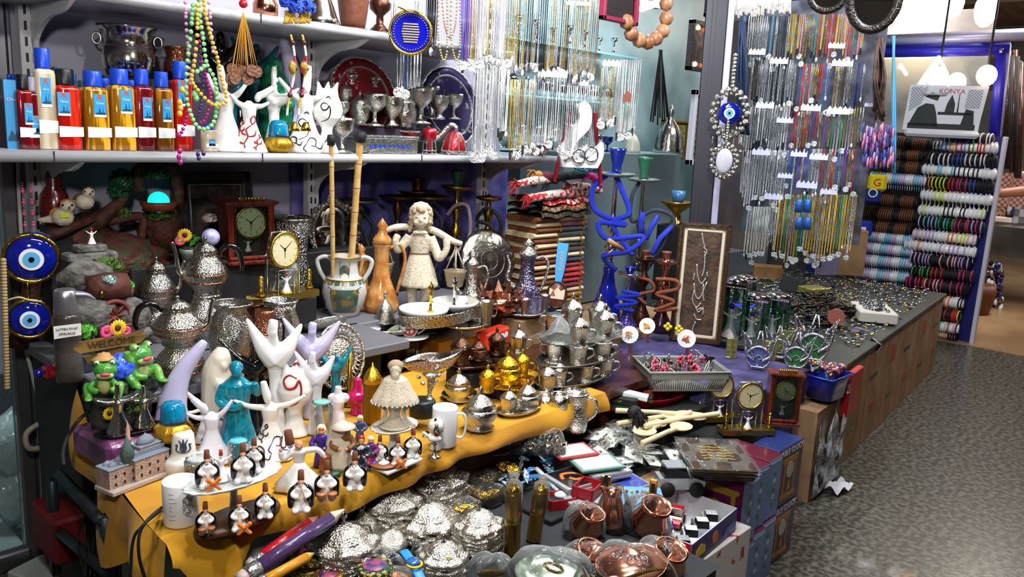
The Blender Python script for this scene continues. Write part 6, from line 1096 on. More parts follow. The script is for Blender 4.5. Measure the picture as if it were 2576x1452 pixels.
for px,py,w,h,a,lb in((1240,1212,120,48,6,'gold chased cylinder lying in a clear bag behind the tall mill'),(1172,1252,110,52,-20,'dull gold cylinder in a clear bag among the lids'),(1165,1300,100,48,20,'gold grooved cylinder in a clear bag beside the middle lid'),(1230,1260,96,44,30,'dusty grey cylinder in a clear bag before the tall mill'),(1215,1225,90,44,10,'dusty brass cylinder in a clear bag behind the lids')): bagged(lb,px,py,w,h,in_brass,a=a,seed=px)
def pot_in(kind):
 def f(t,W_,H):
  r=W_*.8
  if kind=='cup': mk('copper_cup',LA([(0,0),(r*.7,0),(r*.98,H*.2),(r*1.0,H*.5),(r*.78,H*.8),(r*.84,H*.95),(r*.7,H*.93),(0,H*.4)],32,0,Tm((0,0,0),0,14,16)),scopper,t)
  if kind=='tall': mk('copper_pot',LA([(0,0),(r*.8,0),(r*.9,H*.2),(r*.8,H*.55),(r*.66,H*.75),(r*.82,H*.98),(0,H*.96)],32,0,Tm((0,0,0),0,-10,-6)),scopper,t)
  if kind=='pan':
   mk('copper_pan',LA([(0,0),(r*.75,0),(r,H*.5),(r*1.04,H*.56),(r*.98,H*.54),(r*.74,H*.1),(0,H*.08)],40,0,Tm((0,0,H*.14),0,12,-8,(1,.82,1))),scopper,t); mk('rope_handle',TU(cat([(r*1.0,0,H*.6),(r*.5,-r*.7,H*.82),(-r*.2,-r*.86,H*.6),(-r*.5,-r*.8,H*.5)],5),r*.05,6),mat('gold_rope','c2a055',.3,.9,(160,1,'wave')),t)
  if kind=='plate': mk('silver_plate',LA([(0,0),(r*.7,0),(r,H*.3),(r*.97,H*.32),(r*.6,H*.1),(0,H*.1)],40,0,Tm((0,0,H*.1),0,10,6,(1,.8,1))),mat('pale_green_silver','b9c7b4',.2,.8,(14,.3)),t); mk('gold_handle',MB().ring((0,0,0),r*.26,r*.05,0,Tm((r*.1,-r*.1,H*.62),0,40,20),18,6),mat('gold_rope'),t)
  if kind=='bracelet': mk('gold_bracelet',MB().ring((0,0,0),r*.55,r*.12,0,Tm((0,-r*.3,H*.5),10,50),26,8,.8,(26,.02)),mat('gold_rope'),t)
 return f
for px,py,w,h,kd,lb in((1465,1345,104,84,'cup','round copper cup in clear plastic, nearest the red box'),(1542,1330,88,108,'tall','tall copper pot standing in clear plastic in the middle of the copper'),(1622,1335,118,96,'cup','big round copper cup in clear plastic beside the toy cars'),(1590,1475,220,105,'pan','wide copper pan with a gold rope handle in clear plastic'),(1660,1440,130,90,'cup','small copper cup in clear plastic below the toy car box'),(1380,1480,230,100,'plate','pale silver plate with gold handles in a big crinkled bag'),(1235,1470,130,80,'bracelet','ribbed gold handle bracelet in a clear bag at the picture edge'),(1470,1425,120,66,'cup','small copper dish in clear plastic behind the silver plate'),(1480,1470,90,50,'bracelet','thin gold handle in clear plastic between plate and pan')): bagged(lb,px,py,w,h,pot_in(kd),seed=px,m=wrap)
def jewel(label,px,py,w,h,c):
 p=P(px,py,z=F0); k=mpp(p); t=thing('jewelled_box',label,'trinket box',p,face(p),'jewelled round boxes'); r=w*k/2; H=h*k; bm=mat('jewel_'+c,c,.4,.2,(120,.8),('c9a84a',90,.5,.56))
 mk('body',LA([(0,0),(r*.96,0),(r,H*.05),(r,H*.5),(0,H*.52)],32),bm,t); l=mk('lid',LA([(r*1.03,H*.52),(r*1.03,H*.86),(r*.98,H*.92),(0,H*.94)],32),bm,t)
 b=MB()
 for q in range(16): a=q*PI/8; b.sph((r*1.02*cos(a),r*1.02*sin(a),H*.27),r*.06,0,None,6); b.sph((r*1.05*cos(a+.2),r*1.05*sin(a+.2),H*.7),r*.05,0,None,6)
 mk('crystals',b,mat('crystal','dfe6f0',.05,.6),t); mk('picture_disc',LA([(r*.7,H*.94),(r*.68,H*.96),(0,H*.965)],24),mat('court_print','a9506a',.4,0,None,('39407c',40,.45,.6)),l)
jewel('round jewelled box with an olive gold side, nearest the giant pencils',772,1452,86,74,'5c5a1e'); jewel('round jewelled box with a dark green rim at the picture edge',942,1475,88,62,'1c4a34'); jewel('round tan jewelled box cut off by the picture edge',826,1480,70,44,'a8622a')
for i,(a,b_,r,c,tipc,lb) in enumerate((((600,1462),(866,1282),.0175,'4a3560','d8c8b0','giant dark purple pencil with a silver ferrule lying before the cloth'),((625,1425),(800,1300),.015,'b81a26','c88a70','giant red pencil lying behind the purple one'),((640,1475),(790,1392),.012,'d08a1a','c0a040','giant mustard pencil lying in front'))):
 Yp=(1.44,1.48,1.39)[i]; p=P(*a,y=Yp-.03); q=P(*b_,y=Yp); t=thing('giant_pencil',lb,'pencil',p,0,'giant pencils'); d=q-p
 mk('shaft',TU([d*.16,d*.86],r,6),mat('pencil_'+c,c,.25,0,(20,.3),None,.6),t); mk('ferrule',TU([d*.06,d*.17],r*1.04,12),mat('pencil_silver','c2c6c4',.25,.9,(90,.6)),t); mk('eraser',TU([d*0,d*.06],[r*.8,r],12),mat('eraser_floral','9fb8a8',.6,0,None,('c08a90',60)),t); mk('tip',TU([d*.86,d],[r,r*.12],6),mat('pencil_tip_'+tipc,tipc,.5),t)
p=P(1015,1385,z=F0+.075); t=thing('watch','child watch on a bright blue strap lying over the bags','watch',p); d=P(1062,1462,z=F0+.05)-p
mk('strap',TU(cat([V((0,0,0)),d*.5+V((0,0,.006)),d],5),.0125,8,0,None,False,.2),mat('strap_blue','2b8fe0',.4),t); mk('case',LA([(0,0),(.016,0),(.017,.004),(.014,.008),(0,.008)],20,0,Tm(d*.52+V((0,0,.008)))),mat('watch_case','2c62a8',.2,0,None,None,.6),t); mk('yellow_ring',MB().ring((0,0,0),.017,.003,0,Tm(d*.55+V((0,-.003,.009)),0,90),20,6),yellow,t)
def bag_small(label,px,py,w,h,c,seed):
 def f(t,W_,H): mk('contents',rock((0,0,H*.35),(W_*.6,W_*.4,H*.3),0,None,seed),mat('stuff_'+c,c,.5,0,None,('d8d4cc',40,.5,.6)),t)
 bagged(label,px,py,w,h,f,seed=seed)
bag_small('crumpled clear bag with small dark things beside the blue watch',955,1425,110,40,'2a2c30',3); bag_small('crumpled clear bag with an orange card at the picture edge',1000,1470,120,40,'d0701c',5); bag_small('crumpled clear bag between the lids and the bracelet bag',1065,1400,70,36,'8f8f8a',7)
K0=.425
p=P(1470,1215,z=K0); k=mpp(p); art=['c9cfd2','23242c','b8c4cc','2c3550','7a8a94','4a4f5c']
cdl=[('four','CD case with an orange swirl on black, on top of the nearer CD pile',1440,1195,3,'1c1a22'),('x','CD case with a white list on its back, on top of the further CD pile',1500,1165,3,'d3dcdc')]
def cd(label,p,a,c,pic):
 t=thing('cd_case',label,'CD',p,rad(a),'CD cases'); mk('case',MB().box((0,0,.005),(.142,.124,.0095),0,None,.001),mat('cd_plastic','a9aeb2',.08,0,None,None,1),t); n=mk('cover',MB().box((.004,0,.0102),(.122,.116,.0006)),mat('cd_'+c,c,.2,0,None,None,.8),t)
 if pic=='swirl': mk('orange_swirl',TU(cat([(-.04,.0,.011),(-.02,.03,.011),(.02,.02,.011),(.03,-.01,.011),(.0,-.02,.011),(-.015,0,.011)],5),.007,6,0,None,False,.2),orange,n)
 if pic=='list':
  b=MB()
  for q in range(7): b.box((-.005,.04-.013*q,.0106),(.09-.01*(q%3),.003,.0004))
  mk('printed_lines',b,mat('grey_print'),n)
 if pic=='blue': mk('blue_print',MB().box((.03,.02,.0106),(.05,.06,.0004)),blue,n)
for px,py,n,a,c,pic,wh in((1445,1232,4,-18,'1c1a22','swirl','nearest the silver cup bags'),(1512,1212,5,-20,'d3dcdc','list','beside the white card packets'),(1470,1258,2,-24,'aab6ba','none','nearest the red box'),(1560,1225,2,-16,'3c4ea8','blue','at the blue children book')):
 q=P(px,py,z=K0)
 for i in range(n): cd(('topmost CD case, %s, of the pile '%{'swirl':'black with an orange swirl','list':'white with a printed list','none':'plain grey','blue':'with a blue print'}[pic] if i==n-1 else ORD[n-1-i]+' CD case from the top of the pile ')+wh,q+V((R_(-.006,.006),R_(-.006,.006),.0105*i)),a+R_(-6,6),c if i==n-1 else art[(i+px)%6],pic if i==n-1 else 'none')
solo('cd_platform',BX((.62,.24,.02),0,None,.003),mblack,'low black board under the CD piles','board',P(1490,1215,z=K0-.012)+V((0,.03,0)))
cdw=mat('card_white','eceae4',.55);
q=P(1440,1135,z=.5); solo('tract_card',BX((.14,.1,.006)).box((0,0,.0035),(.12,.08,.001),1),[mat('card_red_edge','a83a3a',.5),cdw],'white printed card with a thin red border lying on the cards','card',q,rad(-22)); solo('tract_card',BX((.15,.11,.006)).box((0,0,.0035),(.13,.09,.001),1),[mat('card_green_edge','5a8a7c',.5),cdw],'white printed card with a green border beside the CD piles','card',P(1500,1165,z=.49),rad(-26));
rg=random.Random(12); cpos=[]
for i in range(22):
 px=1500+rg.uniform(0,200); py=1062+rg.uniform(0,125)
 if px>1620 and py<1100: py+=70
 q=P(px,py,z=.455+.05*rg.random()*(1 if py<1130 else .6)); t=thing('card_packet','white card with a tiny wooden charm in a clear packet, one of the scattered pile','packet',q,0,'card packets in clear bags',1,(rg.uniform(-.45,.35),rg.uniform(-.4,.4),rg.uniform(0,6)))
 mk('card',BX((.065,.05,.0012)),cdw,t); mk('charm',SP((.005,.0,.003),(.006,.006,.003),0,None,6),mat('charm_brown','8a7a60',.5,0,None,('3a2a1c',90)),t); mk('clear_bag',MB().grid(lambda u,v:((u-.5)*.085,(v-.5)*.07,.004+.004*sin(u*9+i)*sin(v*8)),8,8),wrap2,t)
for i in range(12):
 px=1500+rg.uniform(-10,170); py=1050+rg.uniform(0,110); q=P(px,py,z=.49)
 t=thing('charm_packet','clear packet of small beige charms among the white cards','packet',q,0,'packets of beige charms',1,(rg.uniform(-.3,.3),rg.uniform(-.3,.3),rg.uniform(0,6))); b=MB()
 for j in range(18): b.sph((rg.uniform(-.025,.025),rg.uniform(-.018,.018),0),(.004,.004,.003),0,None,6)
 mk('charms',b,mat('charm_beige','a89a80',.4,0,None,('6a5c48',90)),t); mk('clear_bag',MB().grid(lambda u,v:((u-.5)*.08,(v-.5)*.065,.006+.004*sin(u*9+i)*sin(v*8)),8,8),wrap2,t)
spm=mat('pale_spoon_wood','dcc9a0',.45,0,(30,.1))
def spoonmesh():
 b=SP((0,0,0),(.03,.036,.012),0,None,20); b.v=[(x,y,z if z<0 else z*.1-.006*(1-(x/.03)**2-(y/.036)**2)) for x,y,z in b.v]
 return b.tube([(0,.03,-.002),(0,.08,.002),(0,.2,.006)],[.008,.0065,.008],8).melt(.0022,2)
sm=spoonmesh().mesh('spoon')
for x0,y0,x1,y1,lb in((1622,1082,1700,1052,'big pale wooden spoon nearest the black tassel'),(1648,1062,1735,1050,'pale wooden spoon second from the black tassel'),(1714,1070,1640,1105,'pale wooden spoon on top, bowl toward the gold base'),(1752,1045,1680,1060,'pale wooden spoon furthest back, bowl at the gold base'),(1692,1042,1640,1050,'short pale wooden spoon under the others'),(1728,1040,1665,1036,'pale wooden spoon at the very back of the bundle')):
 a=P(x0,y0,z=.53); b_=P(x1,y1,z=.535); d=b_-a; solo('wooden_spoon',sm,spm,lb,'spoon',a,math.atan2(d.y,d.x)-PI/2,'pale wooden spoons',1.3)
solo('spoon_block',BX((.3,.16,.09),0,None,.004),mblack,'black block under the pale wooden spoons','block',P(1690,1060,z=.475)+V((.0,.02,-.0)))
p=P(1590,1035,z=.51); k=mpp(p); t=thing('red_basin','long shallow red plastic basin behind the wooden spoons','basin',P(1600,1020,z=.50),rad(-30)); mk('basin',LA([(0,.0),(.8,.0),(1,.05),(1.02,.052),(.95,.04),(.78,.008),(0,.008)],40,0,Tm((0,0,0),0,0,0,(.2,.1,1))),mat('red_plastic','b0121c',.3,0,None,None,.4),t);
b=MB();
for q in range(30): b.ring((0,0,0),R_(.01,.018),.0022,0,Tm((R_(-.1,.1),R_(-.05,.05),R_(.02,.045)),R_(0,90),R_(20,90)),12,5)
solo('bead_bracelets',b,mat('rust_beads','8a3220',.35,0,(60,.5)),'tangle of rust brown bead bracelets in the red basin','bracelets',P(1640,985,z=.535),0,None,1,None,'stuff')
a=P(1450,960,z=.60); b_=P(1635,1015,z=.555); d=b_-a; t=thing('scroll_fan','long white folded fan with black script lying across the red basin','fan',a); rz=math.atan2(d.y,d.x); t.rotation_euler=(0,rad(6),rz); L_=d.length
mk('white_blade',MB().box((L_/2,0,0),(L_,.04,.02),0,None,.004),pwhite,t); mk('black_print',MB().box((L_*.32,-.0205,.002),(L_*.6,.001,.012)).box((L_*.35,0,.0105),(L_*.6,.026,.001)),mat('script_print','2a2a2c',.5,0,None,('e8e8e4',70,.46,.52)),t); mk('end_cap',MB().box((L_*.99,0,0),(.02,.044,.024),0,None,.004),black,t)
a=P(1445,985,z=.56); b_=P(1600,1040,z=.52); d=b_-a; t=thing('black_case','long black case with gold lettering before the white fan','case',a,math.atan2(d.y,d.x)); L_=d.length; mk('case',MB().box((L_/2,0,0),(L_,.045,.03),0,None,.005),mblack,t); mk('gold_script',TU([(L_*(.5+.012*u),-.0232,.006*sin(u*1.9)*cos(u*.7)) for u in range(24)],.0012,4),goldp,t); mk('tricolour_band',MB().box((L_*.75,-.0228,-.02),(L_*.4,.004,.012)).box((L_*.75,-.0228,-.03),(L_*.4,.004,.01),1),[dgreen,red],t)
b=MB();
for q in range(90): e=V((R_(-.03,.03),R_(-.05,-.01),R_(-.055,.0))); b.tube(cat([V((R_(-.015,.015),0,.02)),e*.5+V((0,0,.02)),e],2),.0015,4)
solo('black_tassel',b.sph((0,0,.012),(.03,.022,.022)),mblack,'bushy black tassel hanging beside the wooden spoons','tassel',P(1595,1045,z=.56))
q=P(1610,1100,z=.5); solo('price_card',BX((.05,.002,.07)),cdw,'bent white card under the black tassel','card',q,0,None,1,(rad(-40),rad(20),rad(-30)))
def ringbox(label,px,py,lid,a):
 p=P(px,py,z=F0+.03 if lid else F0); t=thing('ring_box',label,'box',p,rad(a)); w,d,h=.085,.065,.036
 b=MB().box((0,0,.003),(w,d,.006));
 for s in(-1,1): b.box((s*(w/2-.002),0,h/2),(.004,d,h)).box((0,s*(d/2-.002),h/2),(w,.004,h))
 mk('box',b,mat('box_red','a01c24',.5,0,(60,.1)),t)
 if not lid: mk('foam',MB().box((0,0,.014),(w-.01,d-.01,.016)),mblack,t); mk('box_under',MB().box((.0,-.004,-.02),(w,d,.03),0,None,.002),mat('box_red'),t)
ringbox('open red gift box with black foam beside the second brass mill',1405,1275,False,-24); ringbox('red gift box lid lying behind the open red box',1478,1245,True,14)
p=P(1610,1275,z=F0+.03); t=thing('puzzle_book','sky blue children puzzle box with a rainbow picture','book',p,0,None,1,(rad(28),rad(6),rad(-34))); mk('box',MB().box((0,0,-.012),(.17,.14,.022)),mat('puzzle_red','9c1c2a',.4),t); mk('cover',MB().box((0,0,.0005),(.168,.138,.001)),mat('puzzle_sky','6aa8dc',.3,0,None,None,.5),t)
b=MB()
for i in range(3): b.tube([(.005+(.05-.006*i)*cos(q*PI/10),-.05+(.05-.006*i)*sin(q*PI/10),.002) for q in range(11)],.003,5,i)
mk('rainbow',b,[red,yellow,blue],t); mk('green_field',MB().box((.04,-.052,.0015),(.08,.03,.001)).box((.0,-.062,.0015),(.168,.014,.001),1),[mat('field_green','8aa83a',.4),blue],t)
b=MB();
for i in range(6): b.sph((-.03+.017*i,.05,.003),.005,i%3,None,6)
mk('flower_row',b,[red,yellow,mat('flower_violet','7c3a8c',.5)],t)
gch=mat('gold_rope')
for px,py,lb in((1640,1262,'gold flat chain bracelet standing over the puzzle box'),(1522,1240,'small gold link bracelet behind the copper cups')):
 p=P(px,py,z=F0+.06); t=solo('chain_bracelet',MB().box((0,0,.03),(.022 if px>1600 else .03,.006,.075 if px>1600 else .045),0,None,.002).box((0,-.0035,.03),(.01,.001,.05),1),[mat('gold_links','c2a858',.25,1,(200,1,'chk')),mblack],lb,'bracelet',p,face(p))
solo('fan_hand',LA([(0,0),(1,0),(1,.2),(0,.2)],20,0,Tm((0,0,0),0,0,0,(.035,.022,.02))),mat('red_white_stripe','b01c1c',.5,0,None,('e0d4cc',(120,10,10),.52,.56),0,vs='wave'),'red cushion with thin white stripes behind the gold medals','cushion',P(1255,1140,z=.5),rad(-20));
rgx=random.Random(8); ck=['dfe6ec','3f9fd0','cfd8d2','7fb8dc','e8e4d8','2b6cb0']
for i in range(26):
 px=1265+rgx.uniform(0,120); py=1140+rgx.uniform(0,85); q=P(px,py,z=.44+.03*rgx.random()); c=ck[i%6]
 solo('painted_clip',MB().poly(cat2([(-.03,0),(0,.007),(.03,.003),(.032,-.004),(0,-.006),(-.03,0)],3)[:-1],.006),mat('clip_'+c,c,.25,0,None,('2c7fb8',120,.5,.6),.5),'small white and blue painted clip in the loose heap behind the gold medals','clip',q,0,'white and blue painted clips',1,(rgx.uniform(.8,2.2),rgx.uniform(-.3,.3),rgx.uniform(0,6)))
for i,(px,py,lb) in enumerate(((1290,1182,'gold oval medal in front of the painted clips'),(1268,1172,'second gold oval medal, half under the first'))):
 p=P(px,py,z=.48); solo('gold_medal',LA([(0,0),(.024,0),(.026,.003),(.02,.006),(0,.006)],20),mat('gold_chased'),lb,'medal',p,0,None,1,(rad(30),rad(-10),0))
p=P(1350,1180,z=.46); d=P(1418,1250,z=.44)-p; t=thing('porcelain_spoon','white and blue porcelain ladle lying beside the CD piles','spoon',p); mk('handle',TU([V((0,0,0)),d*.4,d*.8],[.008,.009,.007],8),mat('porcelain_blue','e6ecf0',.15,0,None,('4a9ad8',30,.55,.7),.6),t); mk('bowl',SP(d*.92,(.024,.02,.01),0,None,16),mat('porcelain_blue'),t)
for i in range(5):
 q=P(1800,1172,z=.478+.0125*i); t=thing('plaque',('topmost brown plaque with gold script, glossy sleeve, on the clock cartons' if i==4 else ORD[4-i]+' brown sleeved plaque from the top of the plaque stack'),'plaque',(q.x+.05+R_(-.006,.006),q.y+.03+R_(-.004,.004),.46+.019*i),rad(-46+R_(-3,3)),'brown plaques in clear sleeves'); mk('board',BX((.19,.235,.012),0,None,.002),mat('plaque_brown','4a3420',.25,0,(30,.3),('33230f',12),.8),t)
 if i==4:
  b=MB()
  for j in range(5):
   b.tube([(-.05+.1*u/9,.05-.022*j+.005*sin(u*2.3+j),.0055) for u in range(10)],.0018,4)
  mk('gold_script',b,mat('script_gold','b89a3a',.4,.4),t)
 mk('sleeve',MB().grid(lambda u,v:((u-.5)*.21,(v-.5)*.255,.0062+.002*sin(u*14+i)*sin(v*12)),12,12),wrap,t)
cpur=mat('carton_purple','7a1250',.35,0,None,('4a1048',4),.4); cblu=mat('carton_blue','6f8fc8',.35,0,(3,.0),None,.4); cred=mat('carton_plum','5a1028',.35,0,None,None,.3); cora=mat('print_orange','c07c28',.4); cnav=mat('carton_navy','1f2f68',.35)
def clockbox(label,x,y,z,w,d,h,kind,g='printed clock cartons'):
 """front to the aisle (-y) and near side (-x)"""
 t=thing('clock_carton',label,'box',(x,y,z),0,g)
 if kind=='front': # clock picture toward the aisle
  mk('carton',MB().box((w/2,d/2,h/2),(w,d,h),0,None,.0015),cnav,t); f=mk('front_print',MB().box((w/2,-.0008,h/2),(w*.98,.001,h*.98)),mat('print_plum','3c1a4c',.35,0,None,None,.4),t)
  mk('clock_print',MB().poly([(w*.2,h*.1),(w*.8,h*.1),(w*.8,h*.16),(w*.74,h*.2),(w*.74,h*.68),(w*.82,h*.74),(w*.82,h*.8),(w*.18,h*.8),(w*.18,h*.74),(w*.26,h*.68),(w*.26,h*.2),(w*.2,h*.16)],.001,0,Tm((0,-.0024,0))).poly([(w*.32,h*.2),(w*.68,h*.2),(w*.68,h*.7),(w*.32,h*.7)],.001,1,Tm((0,-.003,0))).disc((w/2,-.0036,h*.58),w*.15,.001,2).poly([(w*.45,h*.24),(w*.55,h*.24),(w*.52,h*.4)],.001,3,Tm((0,-.004,0))),[cora,mat('print_shade','5a2438',.4),mat('print_dial','b8bca8',.4),goldp],f)
  text('TABLE CLOCK',w*.155,pwhite,f,(w/2,-.002,h*.91),(PI/2,0,0),.0003)
 else:
  mk('carton',MB().box((w/2,d/2,h/2),(w,d,h),0,None,.0015),cred,t); f=mk('side_print',MB().box((w/2,-.0008,h/2),(w*.97,.001,h*.98)),cblu,t)
  b=MB()
  for q in range(5): b.box((w/2+.004*sin(q*3),-.002,h*(.22+.13*q)),(w*.16,.0008,h*.06),q%2)
  mk('side_figures',b,[mat('print_olive','6c6a3a',.4),mat('print_pale','c8ccd8',.4)],f); text('TABLE CLOCK',w*.14,mat('print_pale'),f,(w/2,-.0018,h*.93),(PI/2,0,0),.0003)
  if kind=='tall': mk('red_print',TU([(w*(.2+.05*u),-.002,h*(.15+.03*(u%2))) for u in range(13)],.0025,4),mat('print_redorange','c8402c',.4),f)
  if kind in('big','tall'): # clock picture on the near side
   n=mk('near_print',MB().box((-.0008,d/2,h/2),(.001,d*.98,h*.98)),cpur,t)
   mk('mantel_print',MB().poly([(-d*.38,h*.08),(-d*.3,h*.08),(-d*.3,h*.74),(d*.3,h*.74),(d*.3,h*.08),(d*.38,h*.08),(d*.38,h*.76),(d*.44,h*.8),(d*.44,h*.85),(-d*.44,h*.85),(-d*.44,h*.8),(-d*.38,h*.76)],.001,0,Tm((-.002,d/2,0),-90)).disc((0,-.0005,h*.42),d*.24,.001,1,Tm((-.002,d/2,0),-90)).ring((0,-.001,h*.42),d*.24,.003,2,Tm((-.002,d/2,0),-90)),[mat('print_gold','a8862c',.4),mat('print_dial_gold','b09a30',.4),goldp],n)
BH=.224
for nm,x,y,z,w,d,kd in(('upper carton with a big gold mantel clock on its near side, below the plaques',2.27,1.03,.222,.11,.19,'tall'),('upper narrow carton, blue side, directly beside the one with the mantel clock',2.385,1.05,.222,.105,.17,'side'),('upper narrow carton, blue side, beside the orange clock picture',2.50,1.055,.222,.105,.17,'side'),('upper carton with an orange clock picture facing the aisle',2.612,1.07,.222,.2,.1,'front'),
 ('lower narrow carton, blue side, nearest the toy car box',2.265,1.02,0,.105,.17,'side'),('lower narrow carton, blue side, second from the toy car box',2.378,1.035,0,.105,.17,'side'),('lower narrow carton, blue side, beside the lower orange clock picture',2.492,1.05,0,.105,.17,'side'),('lower carton with an orange clock picture facing the aisle, at the floor',2.605,1.07,0,.2,.1,'front')):
 clockbox(nm,x,y,z,w,d,BH-.003,kd)
p=P(1770,1395,z=.36); t=thing('car_box','blue printed display box of small toy cars','box',(1.845,.965,.345),rad(4)); w,d,h=.30,.2,.075
b=MB().box((w/2,d/2,.003),(w,d,.006))
for c,s in(((w/2,.0015,h/2),(w,.003,h)),((w/2,d-.0015,h/2),(w,.003,h)),((.0015,d/2,h/2),(.003,d,h)),((w-.0015,d/2,h/2),(.003,d,h))): b.box(c,s)
mk('tray',b,mat('box_grey','c8c8ce',.5),t); f=mk('aisle_print',MB().box((w/2,-.001,h*.52),(w*.99,.001,h*.94)),mat('print_navy','1f2a80',.4,0,None,('3a1f50',20)),t)
mk('car_pictures',MB().poly([(w*.08,h*.3),(w*.3,h*.3),(w*.28,h*.6),(w*.2,h*.75),(w*.1,h*.6)],.001,0,Tm((0,-.003,0))).disc((w*.5,-.003,h*.55),h*.25,.001,1).poly([(w*.7,h*.2),(w*.95,h*.2),(w*.9,h*.6),(w*.72,h*.5)],.001,2,Tm((0,-.003,0))),[yellow,orange,blue],f)
n=mk('end_print',MB().box((-.001,d/2,h*.5),(.001,d*.99,h)),mat('print_red','c01c30',.4),t); mk('logo_panel',MB().box((-.002,d*.28,h*.62),(.001,d*.4,h*.6)).box((-.002,d/2,h*.1),(.001,d*.99,h*.2),1),[pwhite,mblack],n); mk('logo_rings',MB().ring((0,0,0),h*.16,h*.05,0,Tm((-.003,d*.36,h*.66),90),16,6).ring((0,0,0),h*.16,h*.05,1,Tm((-.003,d*.18,h*.66),90),16,6),[red,blue],n)
solo('lidless_box',BX((.36,.22,.345),0,None,.002),mat('white_print_box','d8d4d0',.5,0,None,('b8343c',26,.62,.66)),'white carton with red print below the toy car box','box',(2.03,1.075,.1725))
def car(label,lx,ly,a,body,roof,s=.055,kind='car'):
 q=t.matrix_basis@V((lx,ly,.008)); c=thing('toy_car',label,'toy car',q,rad(a),'toy cars',s)
 mk('body',MB().poly([(-.5,.12),(.5,.12),(.52,.26),(.44,.34),(.22,.36),(-.2,.36),(-.46,.34),(-.52,.22)],.42,0,Tm((0,-.21,0))),body,c); cb=mk('cabin',MB().poly([(-.28,.36),(.2,.36),(.08,.56),(-.2,.56)],.38,0,Tm((0,-.19,0))),black,c); mk('roof',MB().box((-.06,0,.575),(.3,.36,.03),0,None,.012),roof,cb)
 for x in(-.3,.3):
  for s2 in(-1,1): mk('wheel',LA([(0,-.04),(.11,-.04),(.12,0),(.11,.04),(0,.04)],14,0,Tm((x,s2*.2,.12),0,90)),mblack,c)
scar=mat('car_silver','b8bcc0',.25,.5,None,None,.6); wcar=mat('car_white','eef0f4',.2,0,None,None,.7)
bpy.context.view_layer.update()
for lx,ly,a,bd_,rf,lb in((.05,.05,40,scar,scar,'silver toy car at the near end of the car box'),(.05,.13,35,scar,scar,'grey silver toy car behind the nearest one in the box'),(.12,.06,38,wcar,wcar,'white toy car in the box, nearest the aisle side middle'),(.12,.14,40,wcar,wcar,'white toy car at the book side of the car box'),(.19,.06,42,scar,wcar,'silver and white toy car in the middle of the box'),(.25,.06,40,wcar,wcar,'white toy car at the far aisle corner of the box'),(.2,.145,200,mat('car_red','c01420',.2,0,None,None,.8),mat('car_red'),'bright red toy car at the far end of the box')): car(lb,lx,ly,a,bd_,rf,.092)
p=P(1705,1240,z=F0); c=thing('toy_jeep','silver toy jeep with big wheels behind the car box','toy car',p,rad(-40),None,.14)
mk('body',MB().poly([(-.5,.16),(.5,.16),(.54,.34),(.3,.42),(-.5,.42)],.4,0,Tm((0,-.2,0))),scar,c); mk('cabin',MB().poly([(-.4,.42),(.2,.42),(.08,.66),(-.36,.66)],.36,0,Tm((0,-.18,0))),black,c); mk('roof_frame',MB().box((-.14,0,.67),(.46,.4,.04),0,None,.01).tube([(.2,-.2,.42),(.08,-.2,.68)],.025,6).tube([(.2,.2,.42),(.08,.2,.68)],.025,6),scar,c); mk('lamp',SP((.5,-.12,.3),.05,0,None,8),orange,c)
for x in(-.32,.34):
 for s2 in(-1,1): mk('wheel',LA([(0,-.06),(.15,-.06),(.17,0),(.15,.06),(0,.06)],16,0,Tm((x,s2*.22,.17),0,90)),mblack,c)
# coffee sets
ch2=mat('chased_coffee_silver','dedcd2',.12,1,(26,.3)); brz=mat('bronze_coffee','5c4030',.22,1,(24,.35),('c8b8a8',40,.62,.7)); gset=mat('bright_gold_chased','e2b832',.14,1,(24,.35))
def zarf(label,p,h,mt,lid=True,grp='lidded coffee cups',hs=1,dome=False):
 t=thing('coffee_cup',label,'cup',p,face(p),grp,(h*.84,h*.84,h)); k='z%s%d'%(mt.name,dome)
 if k not in MM:
  MM[k]=(LA([(0,0),(.28,0),(.3,.03),(.25,.06),(.3,.3),(.33,.52),(.36,.54),(.33,.56),(0,.5)],20,fl=(10,.02)) if not dome else LA([(0,0),(.4,0),(.42,.04),(.3,.1),(.46,.24),(.5,.4),(.4,.5),(0,.52)],24,fl=(12,.025))).mesh('cup'); MM[k+'l']=LA([(.36 if not dome else .44,.52),(.34,.6),(.24,.7),(.1,.78),(.05,.82),(.08,.88),(.04,.96),(0,1)],20,fl=(8,.02)).mesh('lid'); MM[k+'h']=TU(cat([(.3,0,.46),(.5,0,.46),(.54,0,.3),(.32,0,.16)],4),.035,6).mesh('handle')
 mk('cup',MM[k],mt,t);
 if lid: mk('lid',MM[k+'l'],mt,t)
 if not dome: mk('handle',MM[k+'h'],mt,t,(0,0,0),rad(0 if hs>0 else 180))
def roundtray(label,p,rx,ry,mt,rz=0,sq=None,name='coffee_tray'):
 t=thing(name,label,'tray',p,rz); mk('tray',LA([(0,.002),(.9,.002),(1,.012),(1.03,.013),(.98,.006),(.9,-.002),(0,-.002)],44,0,Tm((0,0,.003),0,0,0,(rx,ry,1)),fl=('sq',6) if sq else (22,.012)),mt,t); mk('rim',TU([(rx*1.01*cos(a*PI/22),ry*1.01*sin(a*PI/22),.015) for a in range(44)],.003,5,0,None,True) if not sq else MB().box((0,0,.003),(rx*.9,ry*.9,.002)),mt,t); return p
Z1,Z2,Z3=.745,.688,.628
c1=P(1465,850,z=Z1); k=mpp(c1); roundtray('top round silver tray of the coffee cup tower, wrapped in film',c1,140*k,.10,oldsilver)
c2=P(1450,905,z=Z2); roundtray('middle round silver tray of the coffee cup tower',c2,130*k,.10,oldsilver); c3=P(1440,955,z=Z3); roundtray('lowest round tray under the coffee cup tower',c3,120*k,.09,oldsilver)
